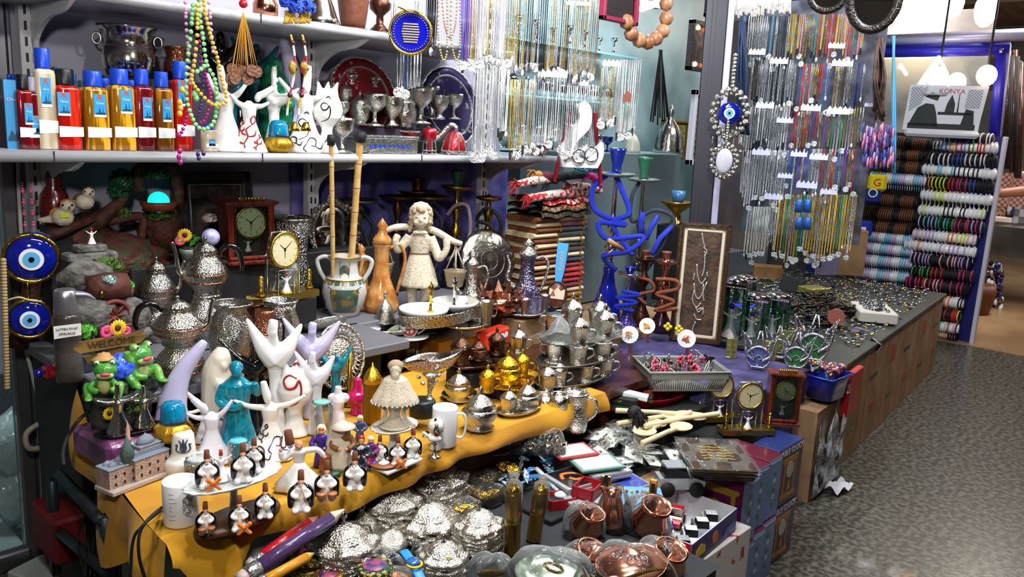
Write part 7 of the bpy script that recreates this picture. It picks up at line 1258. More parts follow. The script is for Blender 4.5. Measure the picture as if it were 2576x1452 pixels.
for px,py,h,z,lb,l in((1395,835,46,Z1,'nearest the purple ewer, lid off',0),(1437,828,95,Z1,'with the tallest knob, at the back',1),(1455,868,88,Z1,'at the front edge of the top tray',1),(1505,832,95,Z1,'behind, at the blue hookah',1),(1518,852,92,Z1,'on the top tray nearest the grey basket',1),
 (1395,905,46,Z2,'without lid on the middle tray, nearest the gold set',0),(1452,915,48,Z2,'without lid at the front of the middle tray',0),(1512,905,48,Z2,'without lid on the middle tray, nearest the grey basket',0),(1390,952,46,Z3,'without lid under the middle tray, nearest the gold set',0),(1470,960,44,Z3,'without lid under the middle tray, in the middle',0),(1518,945,46,Z3,'without lid under the middle tray, nearest the basket',0)):
 p=P(px,py,z=z+.004); zarf('silver coffee cup '+lb,p,h*mpp(p)*(1 if l else 1.8)*1.0,ch2,l,hs=-1 if px<1450 else 1)
solo('tray_film',MB().grid(lambda u,v:(c1.x+(u-.5)*.36,c1.y+(v-.5)*.24,Z1+.02+.09*math.exp(-((u-.12)**2+(v-.5)**2)*30)+.01*sin(u*20)*sin(v*16)-.03*abs(u-.5)),24,16),wrap,'loose clear film over the top tray of coffee cups','film')
p=P(1275,968,z=.66); roundtray('square gold tray with a gold coffee set, raised on other trays',p,.085,.08,gset,rad(30),True); GP=p
for px,py,h,lb,d in((1275,962,78,'gold sugar pot in the middle of the gold tray',1),(1225,985,66,'gold lidded cup at the near corner of the gold tray',0),(1312,945,64,'gold lidded cup behind the gold sugar pot',0)): q=P(px,py,z=.668); zarf(lb,q,h*mpp(q)*1.1,gset,True,'gold coffee set',1,d)
solo('tray_block',BX((.12,.11,.03),0,None,.003),mblack,'black block under the square gold tray','block',(GP.x,GP.y,.642))
p=P(1205,915,z=.685); roundtray('dark bronze tray of a small coffee set beside the boat shaped bowl',p,.12,.075,brz,rad(6)); BP=p
for px,py,h,lb,mt,d in((1158,918,80,'dark bronze lidded cup nearest the boat shaped bowl',brz,0),(1202,905,54,'dark bronze domed dish in the middle of the bronze tray',brz,1),(1248,893,66,'bronze and white lidded cup before the red packet',brz,0),(1303,888,68,'silver lidded cup with a red tipped knob behind the gold set',ch2,0)): q=P(px,py,z=.692); zarf(lb,q,h*mpp(q)*1.1,mt,True,'bronze coffee set',1,d)
solo('tray_block',BX((.2,.12,.05),0,None,.003),mblack,'black block under the dark bronze tray','block',(BP.x,BP.y,.652));
for px,py,rx,lb in((1155,1000,.06,'silver tray under the nearer domed sugar pot'),(1305,1035,.085,'oval silver tray under a cup and a pointed cover'),(1375,985,.06,'small silver tray before the coffee cup tower')): q=P(px,py,z=.624); roundtray(lb,q,rx,.05,ch2)
for px,py,h,lb,d,kd in((1152,1005,80,'silver domed sugar pot on the cloth beside the branching stand',1,0),(1205,1075,104,'big footed silver sugar bowl with a tall dome beside the white mug',1,0),(1278,1040,70,'silver coffee cup on the oval tray',0,0),(1325,1025,70,'silver pointed cover on the oval tray',1,0),(1375,985,76,'silver lidded cup on the small tray before the tower',0,0),(1405,970,70,'silver cup between the small tray and the tower',0,0)): q=P(px,py,z=.632); zarf('' +lb,q,h*mpp(q)*1.05,ch2,True,'silver coffee set',1,d)
for px,py,h,lb in((1367,1085,95,'slim silver goblet with red stones at the cloth end'),(1400,1095,110,'taller silver goblet with red stones nearest the cards')): q=P(px,py,z=.52); t=thing('goblet',lb,'goblet',q,0,'silver goblets',h*mpp(q)); mk('body',LA([(0,0),(.18,0),(.18,.02),(.04,.06),(.035,.3),(.08,.36),(.2,.5),(.22,.8),(.2,1),(.17,.98),(.16,.5),(0,.42)],24,fl=(10,.03)),ch2,t); mk('red_stones',SP((-.1,-.19,.62),.03,0,None,8).sph((.1,-.19,.62),.03,0,None,8),red,t)
q=P(1442,1085,z=.52); t=thing('pitcher','silver chased pitcher beside the tall goblet','pitcher',q,face(q),None,105*mpp(q)); mk('body',LA([(0,0),(.26,0),(.3,.05),(.34,.3),(.26,.6),(.24,.75),(.32,.95),(.3,1),(.22,.9),(0,.7)],28,fl=(12,.02)),ch2,t); mk('handle',TU(cat([(.24,0,.85),(.48,0,.8),(.5,0,.5),(.32,0,.3)],4),.04,6),ch2,t)
for px,py,s,lb in((1300,1120,.085,'big clear bag heaped with small silver pieces at the cloth end'),(1370,1135,.06,'clear bag of tiny silver cups before the goblets')):
 q=P(px,py,z=.50); b=MB(); rr=random.Random(px)
 for i in range(26): b.join(LA([(0,0),(.4,0),(.5,.5),(.6,1),(.5,.95),(0,.4)],12,fl=(6,.05)),Tm((rr.uniform(-s,s)*.9,rr.uniform(-s,s)*.6,rr.uniform(.0,.03)),rr.uniform(0,360),rr.uniform(-80,80),0,.022))
 def inn(t,W_,H,b=b): mk('silver_pieces',b,ch2,t)
 p0=q; kk=mpp(q); bagged(lb,px,py,s*2.3/kk,60,inn,z=.5,seed=px)
solo('goods_box',BX((.42,.14,.08),0,None,.003),mblack,'low black box under the goblets and silver bags','box',P(1370,1110,z=.46)+V((-.05,.03,-.0)))
def hk2(label,px,ytop,Y,z,mt,basem,bowlm,tr,br,hose,hp,tray=True): p=col(px,Y,z); h=P(px,ytop,y=Y).z-z; return hookah(label,p,h,mt,basem,bowlm,hose,[(x,y,zz*h) for x,y,zz in hp] if hp else None,tr,br,tray)
HB=.582
hk2('tall chrome and cobalt hookah wound with a bright blue hose','1522' and 1522,372,2.2,HB,plain_silver,navy,mat('blue_bowl','152a80',.15,0,None,None,.8),.09,.07,(bh,.012),[(.03,-.06,.34),(-.03,-.1,.42),(.08,-.12,.46),(.14,-.1,.54),(-.02,-.12,.52),(-.06,-.1,.6),(.06,-.11,.6),(-.08,-.08,.66),(-.1,-.04,.78),(-.02,-.02,.86),(.03,-.06,.78),(.07,-.1,.66),(.0,-.1,.6),(.1,-.12,.44)],mat('tray_glass','9fb0a8',.1,.6))
hk2('ornate clear hookah with small blue beads beside the cobalt one',1592,395,2.28,HB,plain_silver,mat('smoke_glass','20242c',.08,0,None,None,1),mat('jade_bowl','2c6a50',.2,0,None,None,.6),.085,.06,(ah,.010),[(.05,-.05,.3),(.14,-.06,.5),(.16,-.06,.64),(.06,-.06,.68),(-.04,-.05,.6),(-.05,-.05,.76),(-.02,-.02,.84)],mat('tray_glass'))
p=P(1705,590,y=2.2); t=thing('hose_handles','pair of bright blue hose mouth pieces leaning beside the frame','hose',P(1625,600,y=2.1)); b=MB()
for pts in(((1612,600),(1612,560),(1618,535)),((1625,600),(1640,570),(1655,545)),((1640,640),(1660,600),(1690,570))): b.tube([P(x,y,y=2.1)-P(1625,600,y=2.1) for x,y in pts],.013,10)
mk('blue_grips',b,bh,t); mk('tan_mouth_piece',TU([P(x,y,y=2.06)-P(1625,600,y=2.1) for x,y in((1532,605),(1565,628))],.011,10),tan,t); mk('metal_tip',TU([P(x,y,y=2.06)-P(1625,600,y=2.1) for x,y in((1565,610),(1530,638))],.004,6),plain_silver,t)
hk2('small hookah with a cobalt bowl and a coiled blue hose',1573,674,1.98,.625,plain_silver,mat('violet_foil','5a4fb0',.12,.7,(60,.9)),navy,.055,.05,(bh,.008),[(.03,-.04,.36),(-.05,-.05,.42),(.04,-.05,.5),(-.05,-.05,.56),(.05,-.05,.62),(-.03,-.05,.66)])
hk2('small copper hookah with a brown bowl and hose, nearer the cobalt bowl',1610,632,2.1,.59,dcopper,dcopper,brown,.05,.045,(brn,.008),[(.02,-.04,.3),(-.02,-.05,.42),(.05,-.05,.5),(.03,-.05,.62),(-.04,-.05,.66)])
hk2('small copper hookah with a brown bowl and hose, nearer the frame',1660,636,1.95,.59,scopper,mat('bronze_purple','4a3040',.2,.8),brown,.05,.05,(brn,.009),[(.07,-.04,.34),(-.03,-.05,.3),(.05,-.05,.42),(-.03,-.05,.5),(.06,-.05,.58),(.05,-.05,.68),(-.04,-.05,.68)])
p=P(1700,565,y=2.35); t=thing('brass_burner','brass pedestal dish holding a blue cup behind the calligraphy frame','burner',p); k=mpp(p); mk('dish',LA([(0,0),(24*k,0),(14*k,6*k),(10*k,30*k),(38*k,52*k),(42*k,58*k),(36*k,58*k),(0,50*k)],28),brass,t); mk('cup',LA([(0,54*k),(12*k,54*k),(18*k,84*k),(16*k,84*k),(0,62*k)],20),mat('cup_blue','3a6a9c',.3),t)
solo('burner_block',BX((.16,.14,p.z-.583),0,None,.003),mblack,'tall black block under the brass burner','block',(p.x,p.y,(p.z+.583)/2))
p=P(1690,700,y=2.5); t=thing('framed_mirror','dark framed mirror with bright stripes leaning behind the hookahs','mirror',(p.x,2.6,.583),0,None,1,(rad(-6),0,0)); mk('frame',MB().box((0,.01,.22),(.36,.03,.44),0,None,.006),fr,t); mk('mirror_glass',MB().box((0,-.008,.22),(.28,.004,.36)),mat('mirror_glass'),t); mk('white_slats',MB().box((-.08,-.012,.26),(.012,.002,.26)).box((-.055,-.012,.26),(.008,.002,.26)).box((-.1,-.012,.26),(.006,.002,.26)),pwhite,t)
p=P(1747,862,z=.552); k=mpp(p); t=thing('framed_calligraphy','tall narrow frame with raised metal script on brown, cream mat and gilt lip','framed picture',p,face(p),None,1,(rad(-5),0,face(p))); w,h=126*k,300*k
def border(b,w,h,f,d,y,m=0):
 b.box((0,y,f/2),(w,d,f),m,None,.003).box((0,y,h-f/2),(w,d,f),m,None,.003).box((-w/2+f/2,y,h/2),(f,d,h),m,None,.003).box((w/2-f/2,y,h/2),(f,d,h),m,None,.003); return b
mk('frame',border(MB(),w,h,.017,.03,0),mat('frame_walnut','3a2418',.3,0,(40,.2),None,.4),t);
def lip(w,h,o):
 b=MB(); n1,n2=int((w-2*o)/.007),int((h-2*o)/.007)
 for i in range(n1):
  for z in(o,h-o): b.sph((-w/2+o+i*.007+.003,-.012,z),.0038,0,None,6)
 for i in range(n2):
  for x in(-w/2+o,w/2-o): b.sph((x,-.012,o+i*.007),.0038,0,None,6)
 return b
mk('gilt_lip',lip(w,h,.021),mat('old_gilt','8c6a2c',.35,.8),t); bx=MB(); border(bx,w-.05,h-.05,.014,.004,0); bx.v=[(x,y-.006,z+.025) for x,y,z in bx.v]; mk('cream_mat',bx,mat('mat_cream','ddd2bd',.7),t); mk('brown_panel',MB().box((0,.0,h/2),(w-.06,.01,h-.06)),mat('panel_brown','3a2a20',.45,0,(60,.3),('57402e',18)),t)
b=MB()
for ln in(((-.012,.92),(-.002,.84),(.006,.8)),((-.0,.8),(.012,.78),(.014,.75),(.002,.77)),((.008,.75),(.01,.62),(.004,.56)),((-.02,.66),(-.012,.56),(.004,.5),(.02,.55)),((-.024,.5),(-.014,.4),(.004,.38),(.026,.52)),((-.02,.44),(-.024,.36),(-.006,.3),(.01,.34)),((.012,.5),(.016,.4),(.022,.36)),((-.008,.3),(.004,.26),(.02,.3),(.022,.24)),((-.012,.24),(.0,.2),(.018,.2)),((-.004,.18),(-.012,.12),(-.01,.06)),((.0,.28),(.012,.3)),((-.026,.58),(-.028,.52)),((.022,.6),(.026,.56))): b.tube(cat([(x*1.15,-.01,z*h) for x,z in ln],4),.0036,6)
mk('raised_script',b,mat('script_silver','d8d0c8',.3,.6),t)
p=P(1708,965,z=.57); t=thing('plastic_basket','grey plastic basket heaped with rings and flower hair clips','basket',p,rad(-38)); w,d,h=.30,.2,.075
def wall(b,x0,y0,x1,y1):
 n=int(math.hypot(x1-x0,y1-y0)/.009)
 for i in range(n):
  u=(i+.5)/n; x,y=x0+(x1-x0)*u,y0+(y1-y0)*u; b.tube([(x*.9,y*.9,.006),(x,y,h*.7)],.0026,4)
b=MB(); cs=[(-w/2,-d/2),(w/2,-d/2),(w/2,d/2),(-w/2,d/2)]; b.box((0,0,.003),(w*.9,d*.9,.006))
for i in range(4): (x0,y0),(x1,y1)=cs[i],cs[(i+1)%4]; wall(b,x0,y0,x1,y1); b.box(((x0+x1)/2,(y0+y1)/2,h*.82),(abs(x1-x0)+.006,abs(y1-y0)+.006,h*.34))
mk('basket',b,mat('basket_grey','8c8f8a',.4,0,(60,.05)),t)
b=MB(); b.v=[]; rim=[(x*1.04,y*1.04,h) for x,y in cs]; mk('rim',TU(rim,.005,6,0,None,True),mat('basket_grey'),t)
PB=t.matrix_basis.copy(); bpy.context.view_layer.update(); PB=t.matrix_world.copy()
rr=random.Random(21)
for i in range(46):
 q=PB@V((rr.uniform(-.13,.13),rr.uniform(-.08,.08),rr.uniform(.05,.095))); kd=i%4
 rot=(rr.uniform(0,3),rr.uniform(0,3),rr.uniform(0,6))
 if kd==0: solo('finger_ring',MM.setdefault('ring',MB().ring((0,0,0),.016,.0025,0,None,20,6).sph((0,0,.017),.006,0,None,8).mesh('ring')),[chrome],'loose chrome ring in the heap in the grey basket','ring',q,0,'rings in the grey basket',1,rot)
 elif kd==1: solo('hair_clip',MM.setdefault('clip',TU(cat([(-.03,0,0),(0,0,.006),(.03,0,0),(0,0,-.004),(-.03,0,0)],4),.0022,5).mesh('clip')),[plain_silver],'bent silver hair clip in the heap in the grey basket','hair clip',q,0,'hair clips in the grey basket',1,rot)
 elif kd==2:
  f=MB()
  for a in range(5): f.sph((.009*cos(a*1.257),0,.009*sin(a*1.257)),(.0065,.003,.0065),0,None,8)
  f.sph((0,-.002,0),.004,1,None,6); solo('flower_clip',MM.setdefault('fclip',f.mesh('flower')),[mat('coral_pink','f0607a',.4),black],'coral pink flower clip in the grey basket','flower clip',q,0,'pink flower clips in the grey basket',1.3,rot)
 else: solo('dark_clip',MM.setdefault('dclip',SP((0,0,0),(.022,.01,.006),0,None,10).mesh('clip')),[black],'glossy black hair clip in the heap in the grey basket','hair clip',q,0,'black hair clips in the grey basket',1,rot)
for px,py,r,lb in((1584,842,22,'round white mirror badge with a printed red hat at the tower end of the basket'),(1628,820,20,'round white mirror badge standing behind the first one'),(1727,852,23,'round white mirror badge with a printed dancer in the middle of the basket')):
 q=P(px,py,y=1.62 if px>1600 else 1.66); k=mpp(q); t=thing('mirror_badge',lb,'badge',q,face(q),'printed mirror badges',1,(rad(-12),0,face(q))); mk('disc',MB().disc((0,0,0),r*k,.008,0,None,28),pwhite,t); rq=random.Random(px); b=MB()
 for i in range(8): b.poly([(rq.uniform(-.6,.3)*r*k,rq.uniform(-.5,.3)*r*k)]+[(rq.uniform(-.5,.5)*r*k,rq.uniform(-.5,.5)*r*k) for _ in range(2)],.0008,i%3,Tm((0,-.0016-.0003*i,0)))
 mk('print',b,[mat('print_rust','b0402c',.4),mat('print_ochre','d0a030',.4),mat('print_violet','6a4a6c',.4)],t); mk('handle',MB().box((.2*r*k,.004,-r*k*1.5),(r*k*.4,.006,r*k*1.3)),mat('dark_maroon','4a1020',.5),t)
for px,py,lb in((1680,822,'nearer the badges'),(1708,828,'nearer the frame')): q=P(px,py,y=1.62); b=MB(); [b.sph((.01*cos(a*1.57),0,.01*sin(a*1.57)),(.008,.004,.008),0,None,6) for a in range(4)]; solo('yellow_clip',b,mat('bow_yellow','e8e030',.4),'small yellow bow clip on top of the basket heap, '+lb,'hair clip',q,face(q))
solo('marbled_box',BX((.13,.12,.14),0,None,.003),mat('marbled_violet','5a52a0',.5,0,None,('948cc8',7,.35,.7)),'violet marbled cube carton under the grey basket','box',P(1790,1010,z=.51)+V((.04,.06,-.0)),rad(-10)); solo('marbled_box',BX((.12,.1,.13),0,None,.003),mat('marbled_pink','b03a8c',.5,0,None,('6a4aa0',9,.4,.6)),'pink marbled cube carton beside the violet one','box',P(1735,985,z=.51)+V((.05,.08,-.0)),rad(-10))
p=P(1838,1078,z=.453+.0); acrylic_clock('clear acrylic clock with a gold rim, the further of the two on the cartons',p+V((.05,.08,0)),rad(-38),.19,-70,230); p=P(1905,1105,z=.449); acrylic_clock('clear acrylic clock with a gold rim, the nearer of the two on the cartons',p+V((.03,.06,0)),rad(-38),.2,-50,70)
p=P(1990,1088,z=.449); mantel('mahogany mantel clock with a curved roof, at the aisle end of the cartons',p+V((.06,.07,0)),rad(-52),.115,.225,(-30,120))
crg=mat('crystal_green','0d7a3c',.1,0,None,('043018',60),1); led=mat('led_blue','3a4ff0',.3,0,None,None,0,.5)
def case(label,px,py,w,h,z,crys):
 p=P(px,py,z=z); k=mpp(p); t=thing('dome_case',label,'ornament',p,face(p,-12),None,1); W_,H=w*k,h*k
 mk('base',MB().box((0,0,H*.04),(W_,W_*.7,H*.08),0,None,.002),led,t); mk('glass_box',MB().box((0,0,H*.48),(W_*.96,W_*.66,H*.78)),glassm,t)
 b=MB().box((0,0,H*.88),(W_*1.06,W_*.78,H*.04));
 for i in range(16): b.sph((-W_*.5+W_/15*i,-W_*.39,H*.85),W_*.035,0,None,6)
 mk('chrome_roof',b.lathe([(.55,0),(.5,.1),(.2,.2),(0,.22)],16,0,Tm((0,0,H*.9),0,0,0,(W_,W_*.7,H*.5)),fl=(8,.04)),chrome,t)
 for i in range(crys): mk('crystal_column',MB().box((W_*(-.4+.8*i/max(1,crys-1)),W_*.2,H*.46),(W_*.2,W_*.1,H*.7),0,None,.002),crg,t)
 d=mk('dancer',minim[0],mat('lilac_light','c4b8ec',.4),t,(-W_*.08,-W_*.14,H*.09),0,H*.5); mk('hat',SP((0,-.02,.93),(.09,.07,.1),0,None,10),mat('violet_hat','2a1f8c',.3),d)
case('big chrome roofed glass case with a lilac dancer and green crystals, nearest',1893,858,62,125,.50,2); case('chrome roofed glass case with green crystals only, beside the lilac dancer',1945,850,62,118,.50,4); case('chrome roofed glass case with a dancer, beside the calligraphy frame',1838,862,54,170,.50,2); case('smaller chrome roofed case behind the others',1870,770,50,80,.60,3)
solo('case_box',BX((.4,.3,.05),0,None,.003),mat('marbled_violet'),'violet marbled board under the glass cases','board',P(1890,880,z=.47)+V((.05,.06,.0)))
def tulipstand(label,px,py,w,disc,z,Y=None):
 p=P(px,py,z=z); k=mpp(p); t=thing('tulip_stand',label,'ornament',p,face(p),'silver tulip ornaments',w*k*1.4); b=MB()
 for s in(-1,1): b.tube(cat([(s*.1,0,.2),(s*.34,0,.4),(s*.4,0,.7),(s*.5,0,1.05)],5),[.05]*8+[.045,.04,.035,.03,.025,.02,.015,.01],6).tube(cat([(s*.1,0,.24),(s*.24,0,.5),(s*.28,0,.72),(s*.46,0,1.0)],5),.02,6).tube([(s*.16,0,.45),(s*.02,0,1.1)],.025,6).tube([(s*.16,0,.45),(s*.28,0,.8)],.02,6)
 mk('silver_outline',b.ring((0,0,.3),.32,.04,0,None,28,6),mat('tin_silver','c9cbd4',.2,1,(40,.4)),t)
 if disc: n=mk('disc',MB().disc((0,.0,.3),.29,.03,0,None,28),disc,t); mk('script_mark',TU(cat([(-.1,-.01,.3),(0,-.01,.38),(.1,-.01,.3),(0,-.01,.22)],4),.015,5),mat('mark_pale','7aa07c',.5),n)
 mk('foot',MB().box((0,0,.03),(.4,.2,.06),0,None,.02).tube([(0,0,.03),(0,0,.08)],.06,6),mat('tin_silver'),t)
gd=mat('disc_green','2c6a34',.35); tulipstand('silver tulip ornament with a green disc, nearest the mantel clock roof',2000,925,60,gd,.56); tulipstand('silver tulip ornament with the largest green disc, furthest to the aisle',2042,905,76,gd,.55); tulipstand('silver tulip ornament full of blue crystals behind the acrylic clocks',1905,925,62,mat('blue_crystals','3a4ac8',.15,.3,(90,1),('c8ccf0',80,.5,.6)),.56); tulipstand('silver tulip ornament without a disc between blue and green ones',1955,900,54,None,.56)
for px,py,w,h,lb in((1935,905,30,48,'small gold double photo frame with a green picture'),(1975,890,40,60,'gold double photo frame behind the tulip ornaments'),(1838,900,26,50,'small gold photo frame tilted beside the basket')):
 p=P(px,py,z=.555); k=mpp(p); t=thing('photo_frame_pair',lb,'photo frame',p,face(p,8)); W_,H=w*k,h*k
 for s in(-1,1): pn=mk('leaf',border(MB(),W_*.5,H,.003,.004,0),mat('frame_olive','a8a050',.3,.6),t,(s*W_*.26,0,0),rad(s*12)); mk('picture',MB().box((0,.001,H/2),(W_*.46,.002,H*.94)),mat('pic_green','3a5a34',.4,0,None,('8c7a3c',60)) ,pn)
p=P(2095,1012,z=.42); t=thing('bead_basket','bright blue plastic basket overflowing with coloured bead strings','basket',p+V((.06,.06,0)),rad(-4)); w,d,h=.2,.14,.1
b=MB(); b.lathe([(0,0),(.42,0),(.5,1)],32,0,Tm((0,0,0),0,0,0,(w,d,h)),fl=('sq',5)); b.f.pop();b.m.pop();b.s.pop(); b.tube([(w*.505*c_[0],d*.505*c_[1],h) for c_ in((-1,-1),(1,-1),(1,1),(-1,1))],.005,6,0,None,True); mk('basket',b,mat('basket_blue','1a2fb0',.35,0,None,('101c60',(160,160,160),.62,.66),.3,vs='chk'),t)
bdc=[mat('bead_%s'%c,c,.3,0,None,None,.4) for c in('c83a2c','2c5fb0','d8d0e0','3a9c6a','e0b83a','8a3a7c','1c1c28','f08a9c')]
bpy.context.view_layer.update(); PB=t.matrix_world.copy(); rr=random.Random(33)
for i in range(24):
 pts=[]
 x0,y0=rr.uniform(-.08,.08),rr.uniform(-.05,.05); over=i%4==0
 pts=[(x0,y0,.1+rr.uniform(0,.03)),(x0*.5+rr.uniform(-.05,.05),y0+rr.uniform(-.03,.03),.13+rr.uniform(0,.02)),(rr.uniform(-.07,.07),rr.uniform(-.05,.05),.12)]
 if over: pts+=[(.1,-.03+.02*rr.random(),.1),(.125,-.05,.05),(.13+rr.uniform(-.01,.01),-.055,.0)]
 b=MB(); cc=cat(pts,7)
 for j,q in enumerate(cc): b.sph(q,.0055,(i*3+j//2)%4,None,6)
 solo('bead_string',b,[bdc[(i+q)%8] for q in(0,2,5,3)],'string of mixed coloured beads piled in the bright blue basket' if not over else 'string of mixed coloured beads hanging over the rim of the blue basket','bead string',PB.translation,0,'bead strings in the blue basket' if not over else 'bead strings over the basket rim')
b=MB().box((0,0,.2),(.38,.2,.4)); b.v=[(x+.006*sin(z*40),y+.006*sin(x*50+z*30),z) for x,y,z in b.v]; solo('paper_wrapped_carton',b,card,'brown carton in torn white paper under the blue bead basket','box',(3.43,1.3,0),rad(4))
def torn(u,v):
 return(-.19+.36*u,-.104-.012*sin(u*19)*sin(v*13)-.006,.02+.36*v*(.8+.2*sin(u*13+1)))
solo('torn_paper',MB().grid(torn,30,20),mat('crumpled_print','b0b0b4',.6,0,(30,1),('4a4e58',16,.6,.66)),'crumpled torn white printed paper hanging on the carton at the floor','paper',(3.43,1.295,0),rad(4)); solo('paper_scrap',MB().grid(lambda u,v:(u*.14,v*.07,.01+.03*sin(u*5+v*3)**2),8,6),mat('scrap_white','c0c0c4',.6,0,(30,.8)),'scrap of white paper lying at the foot of the carton','paper',(3.4,1.12,.0),rad(-10))
# hanging necklaces
def nm_(key,w,mats,pend):
 k='n%s%s%.3f'%(key,pend,w)
 if k not in MM:
  b=MB(); b.tube([(-w,0,0),(-w*.95,0,-.5),(-w*.5,0,-.97),(0,0,-1),(w*.5,0,-.97),(w*.95,0,-.5),(w,0,0)],.002,4)
  MM[k]=b.mesh('chain')
 return MM[k]
def pend(kind):
 k='pd'+kind
 if k not in MM:
  b=MB()
  if kind=='drop': b.sph((0,0,-.012),(.007,.004,.012),0,None,8)
  if kind=='disc': b.disc((0,-.002,-.014),.013,.003,0,None,14)
  if kind=='bar': b.box((0,0,-.014),(.007,.003,.026))
  if kind=='star': b.poly([(.014*(1 if i%2 else .5)*sin(i*PI/5),-.012+.014*(1 if i%2 else .5)*cos(i*PI/5)) for i in range(10)],.003)
  MM[k]=b.mesh(kind)
 return MM[k]
ns=mat('necklace_silver','e4e4e4',.25,1,(300,.6)); ng=mat('necklace_gold','d8b860',.25,1,(300,.6)); nb=mat('necklace_black','121214',.4); nw=mat('necklace_pearl','e8e4da',.3); nr=mat('bead_c83a2c'); nu=mat('bead_2c5fb0'); npu=mat('necklace_violet','6a4a8c',.3); nwd=mat('necklace_brown','3f2a1c',.4); nlb=mat('necklace_sky','4aa0d8',.3); ngr=mat('bead_3a9c6a'); nye=mat('bead_e0b83a'); npk=mat('bead_f08a9c')
NM={'silver':ns,'gold toned':ng,'black cord':nb,'pearl white':nw,'red beaded':nr,'blue beaded':nu,'violet beaded':npu,'brown cord':nwd,'sky blue':nlb,'green beaded':ngr,'yellow beaded':nye,'pink beaded':npk}
rn=random.Random(77)
def neck(px,y0,y1,cn,where,w=.008,pk=None,pm=None,**pl):
 a=P(px,y0,**pl); L=a.z-P(px,y1,**pl).z; me=nm_(cn,w,NM[cn],'')
 t=solo('hanging_necklace',me,NM[cn],'%s necklace %s'%(cn,where),'necklace',a,face(a) if 'y' in pl else rad(-90)+R_(-.2,.2),'%s necklaces %s'%(cn,where),(1,1,L))
 if pk: d=mk('pendant',pend(pk),pm or NM[cn],t,(0,0,-1),0,(1.4,1.4,1.4/L))
 return t
def rowof(x0,x1,y0,y1,n,cols,where,dy=4,pks=('drop','disc','bar',None),**kw):
 n=int(n*1.45) if 'y' in kw else n
 for i in range(n):
  px=x0+(x1-x0)*(i+.5)/n; j=rn.uniform(-.02,.02); pl={k:v+j for k,v in kw.items()}
  neck(px,y0,y1+rn.uniform(-dy,dy)+8*sin(i*.5),cols[int(rn.random()**1.3*len(cols))],where,rn.uniform(.003,.006),rn.choice(pks),None,**pl)
def hcard(px,py,w,h,lb,**pl):
 p=P(px,py,**pl); k=mpp(p); b=MB(); n=9; pts=[(-w/2,-h/2)]+[(w/2,-h/2)]+[(w/2-w*i/n,h*(.0 if i%2 else .35)) for i in range(n+1)]; b.poly([(x*k,z*k) for x,z in pts],.002)
 solo('hanging_card',b,mat('card_lilac','d9d6ee',.6),lb,'card',p,face(p) if 'y' in pl else rad(-62),'white display cards')
Yn=2.33
rowof(1185,1300,-40,148,15,['silver','pearl white','silver','gold toned'],'in the upper row nearest the shelf',4,('disc','drop'),y=Yn); rowof(1300,1360,-40,165,8,['gold toned','silver','black cord'],'in the upper row, second bundle',y=Yn)
rowof(1360,1440,-40,175,11,['black cord','gold toned','silver'],'in the upper row above the white card',y=Yn); rowof(1440,1512,-30,185,11,['silver','gold toned','silver'],'in the upper row, furthest bundle',y=Yn-.06)
rowof(1195,1255,165,380,9,['silver'],'in the lower row, nearest the red trinket boxes',6,('disc','star'),y=Yn); rowof(1258,1282,175,325,4,['silver','pearl white'],'in the lower row, dense white bundle',y=Yn-.03); rowof(1285,1345,200,372,9,['silver','gold toned'],'in the lower row, gold and silver bundle',y=Yn)
rowof(1345,1425,190,360,11,['silver','pearl white','silver'],'in the lower row under the white card',y=Yn); rowof(1428,1505,215,375,11,['silver'],'in the lower row above the white bust',6,('star','disc'),y=Yn-.05)
rowof(1515,1560,165,300,7,['silver','gold toned'],'on the card beside the walnut beads',y=2.2); rowof(1562,1612,150,330,7,['silver','pearl white'],'beside the rust heart card',y=2.22)
for px,py,w,h,lb in((1392,182,72,24,'wide white card holding the lower necklaces in the middle'),(1455,206,52,18,'white card holding the lower necklaces at the bust'),(1540,156,48,20,'white card holding necklaces beside the walnut beads')): hcard(px,py,w,h,lb,y=2.28 if px<1500 else 2.18)
hcard(1455,6,60,14,'white card at the top of the furthest upper bundle',y=2.26)
q=P(1578,245,y=2.18); solo('heart_card',MB().poly([(-.018,-.02),(.018,-.02),(.02,.012),(.0,.03),(-.018,.01)],.002),mat('rust_card','8a4a38',.6),'small rust brown card among the silver chains','card',q,face(q))
rowof(985,1060,-30,58,8,['silver','pearl white'],'behind the blue glass plaque',y=2.34); rowof(1075,1100,-30,110,5,['black cord'],'beside the blue glass plaque',y=2.36); rowof(1162,1186,-30,150,5,['violet beaded','blue beaded'],'between gold strands and silver curtain',y=2.36); rowof(1000,1060,125,215,5,['silver','red beaded','blue beaded'],'dangling below the blue glass plaque',y=2.35)
S='on the far necklace wall, '
for (x0,x1,y0,y1,n,cs,wh) in ((1872,1990,40,145,20,['silver','black cord','silver','sky blue'],'first row beside the post'),(1990,2180,35,135,26,['yellow beaded','red beaded','green beaded','gold toned','silver','pink beaded'],'first row of many colours'),(1868,2000,150,262,22,['silver','silver','black cord'],'second row beside the post'),(2000,2180,160,262,26,['silver','blue beaded','red beaded','brown cord','gold toned'],'second row of mixed beads'),
 (1866,1990,265,372,20,['silver','silver','pearl white'],'third row beside the post'),(1990,2090,280,370,14,['red beaded','violet beaded','silver','gold toned'],'third row, red and violet'),(2090,2180,270,380,12,['silver','gold toned','green beaded'],'third row at the dark scarves'),(1870,1985,378,500,18,['silver','silver'],'fourth row beside the post'),(1985,2165,375,480,26,['silver','blue beaded','gold toned','violet beaded','red beaded'],'fourth row of mixed beads'),(1880,1960,520,632,11,['silver','pearl white'],'lowest row beside the glass cases'),(1960,2160,490,640,28,['gold toned','yellow beaded','silver','green beaded','brown cord'],'lowest row, gold and beaded')):
 rowof(x0,x1,y0,y1,n,cs,S+wh,20,x=5.1)
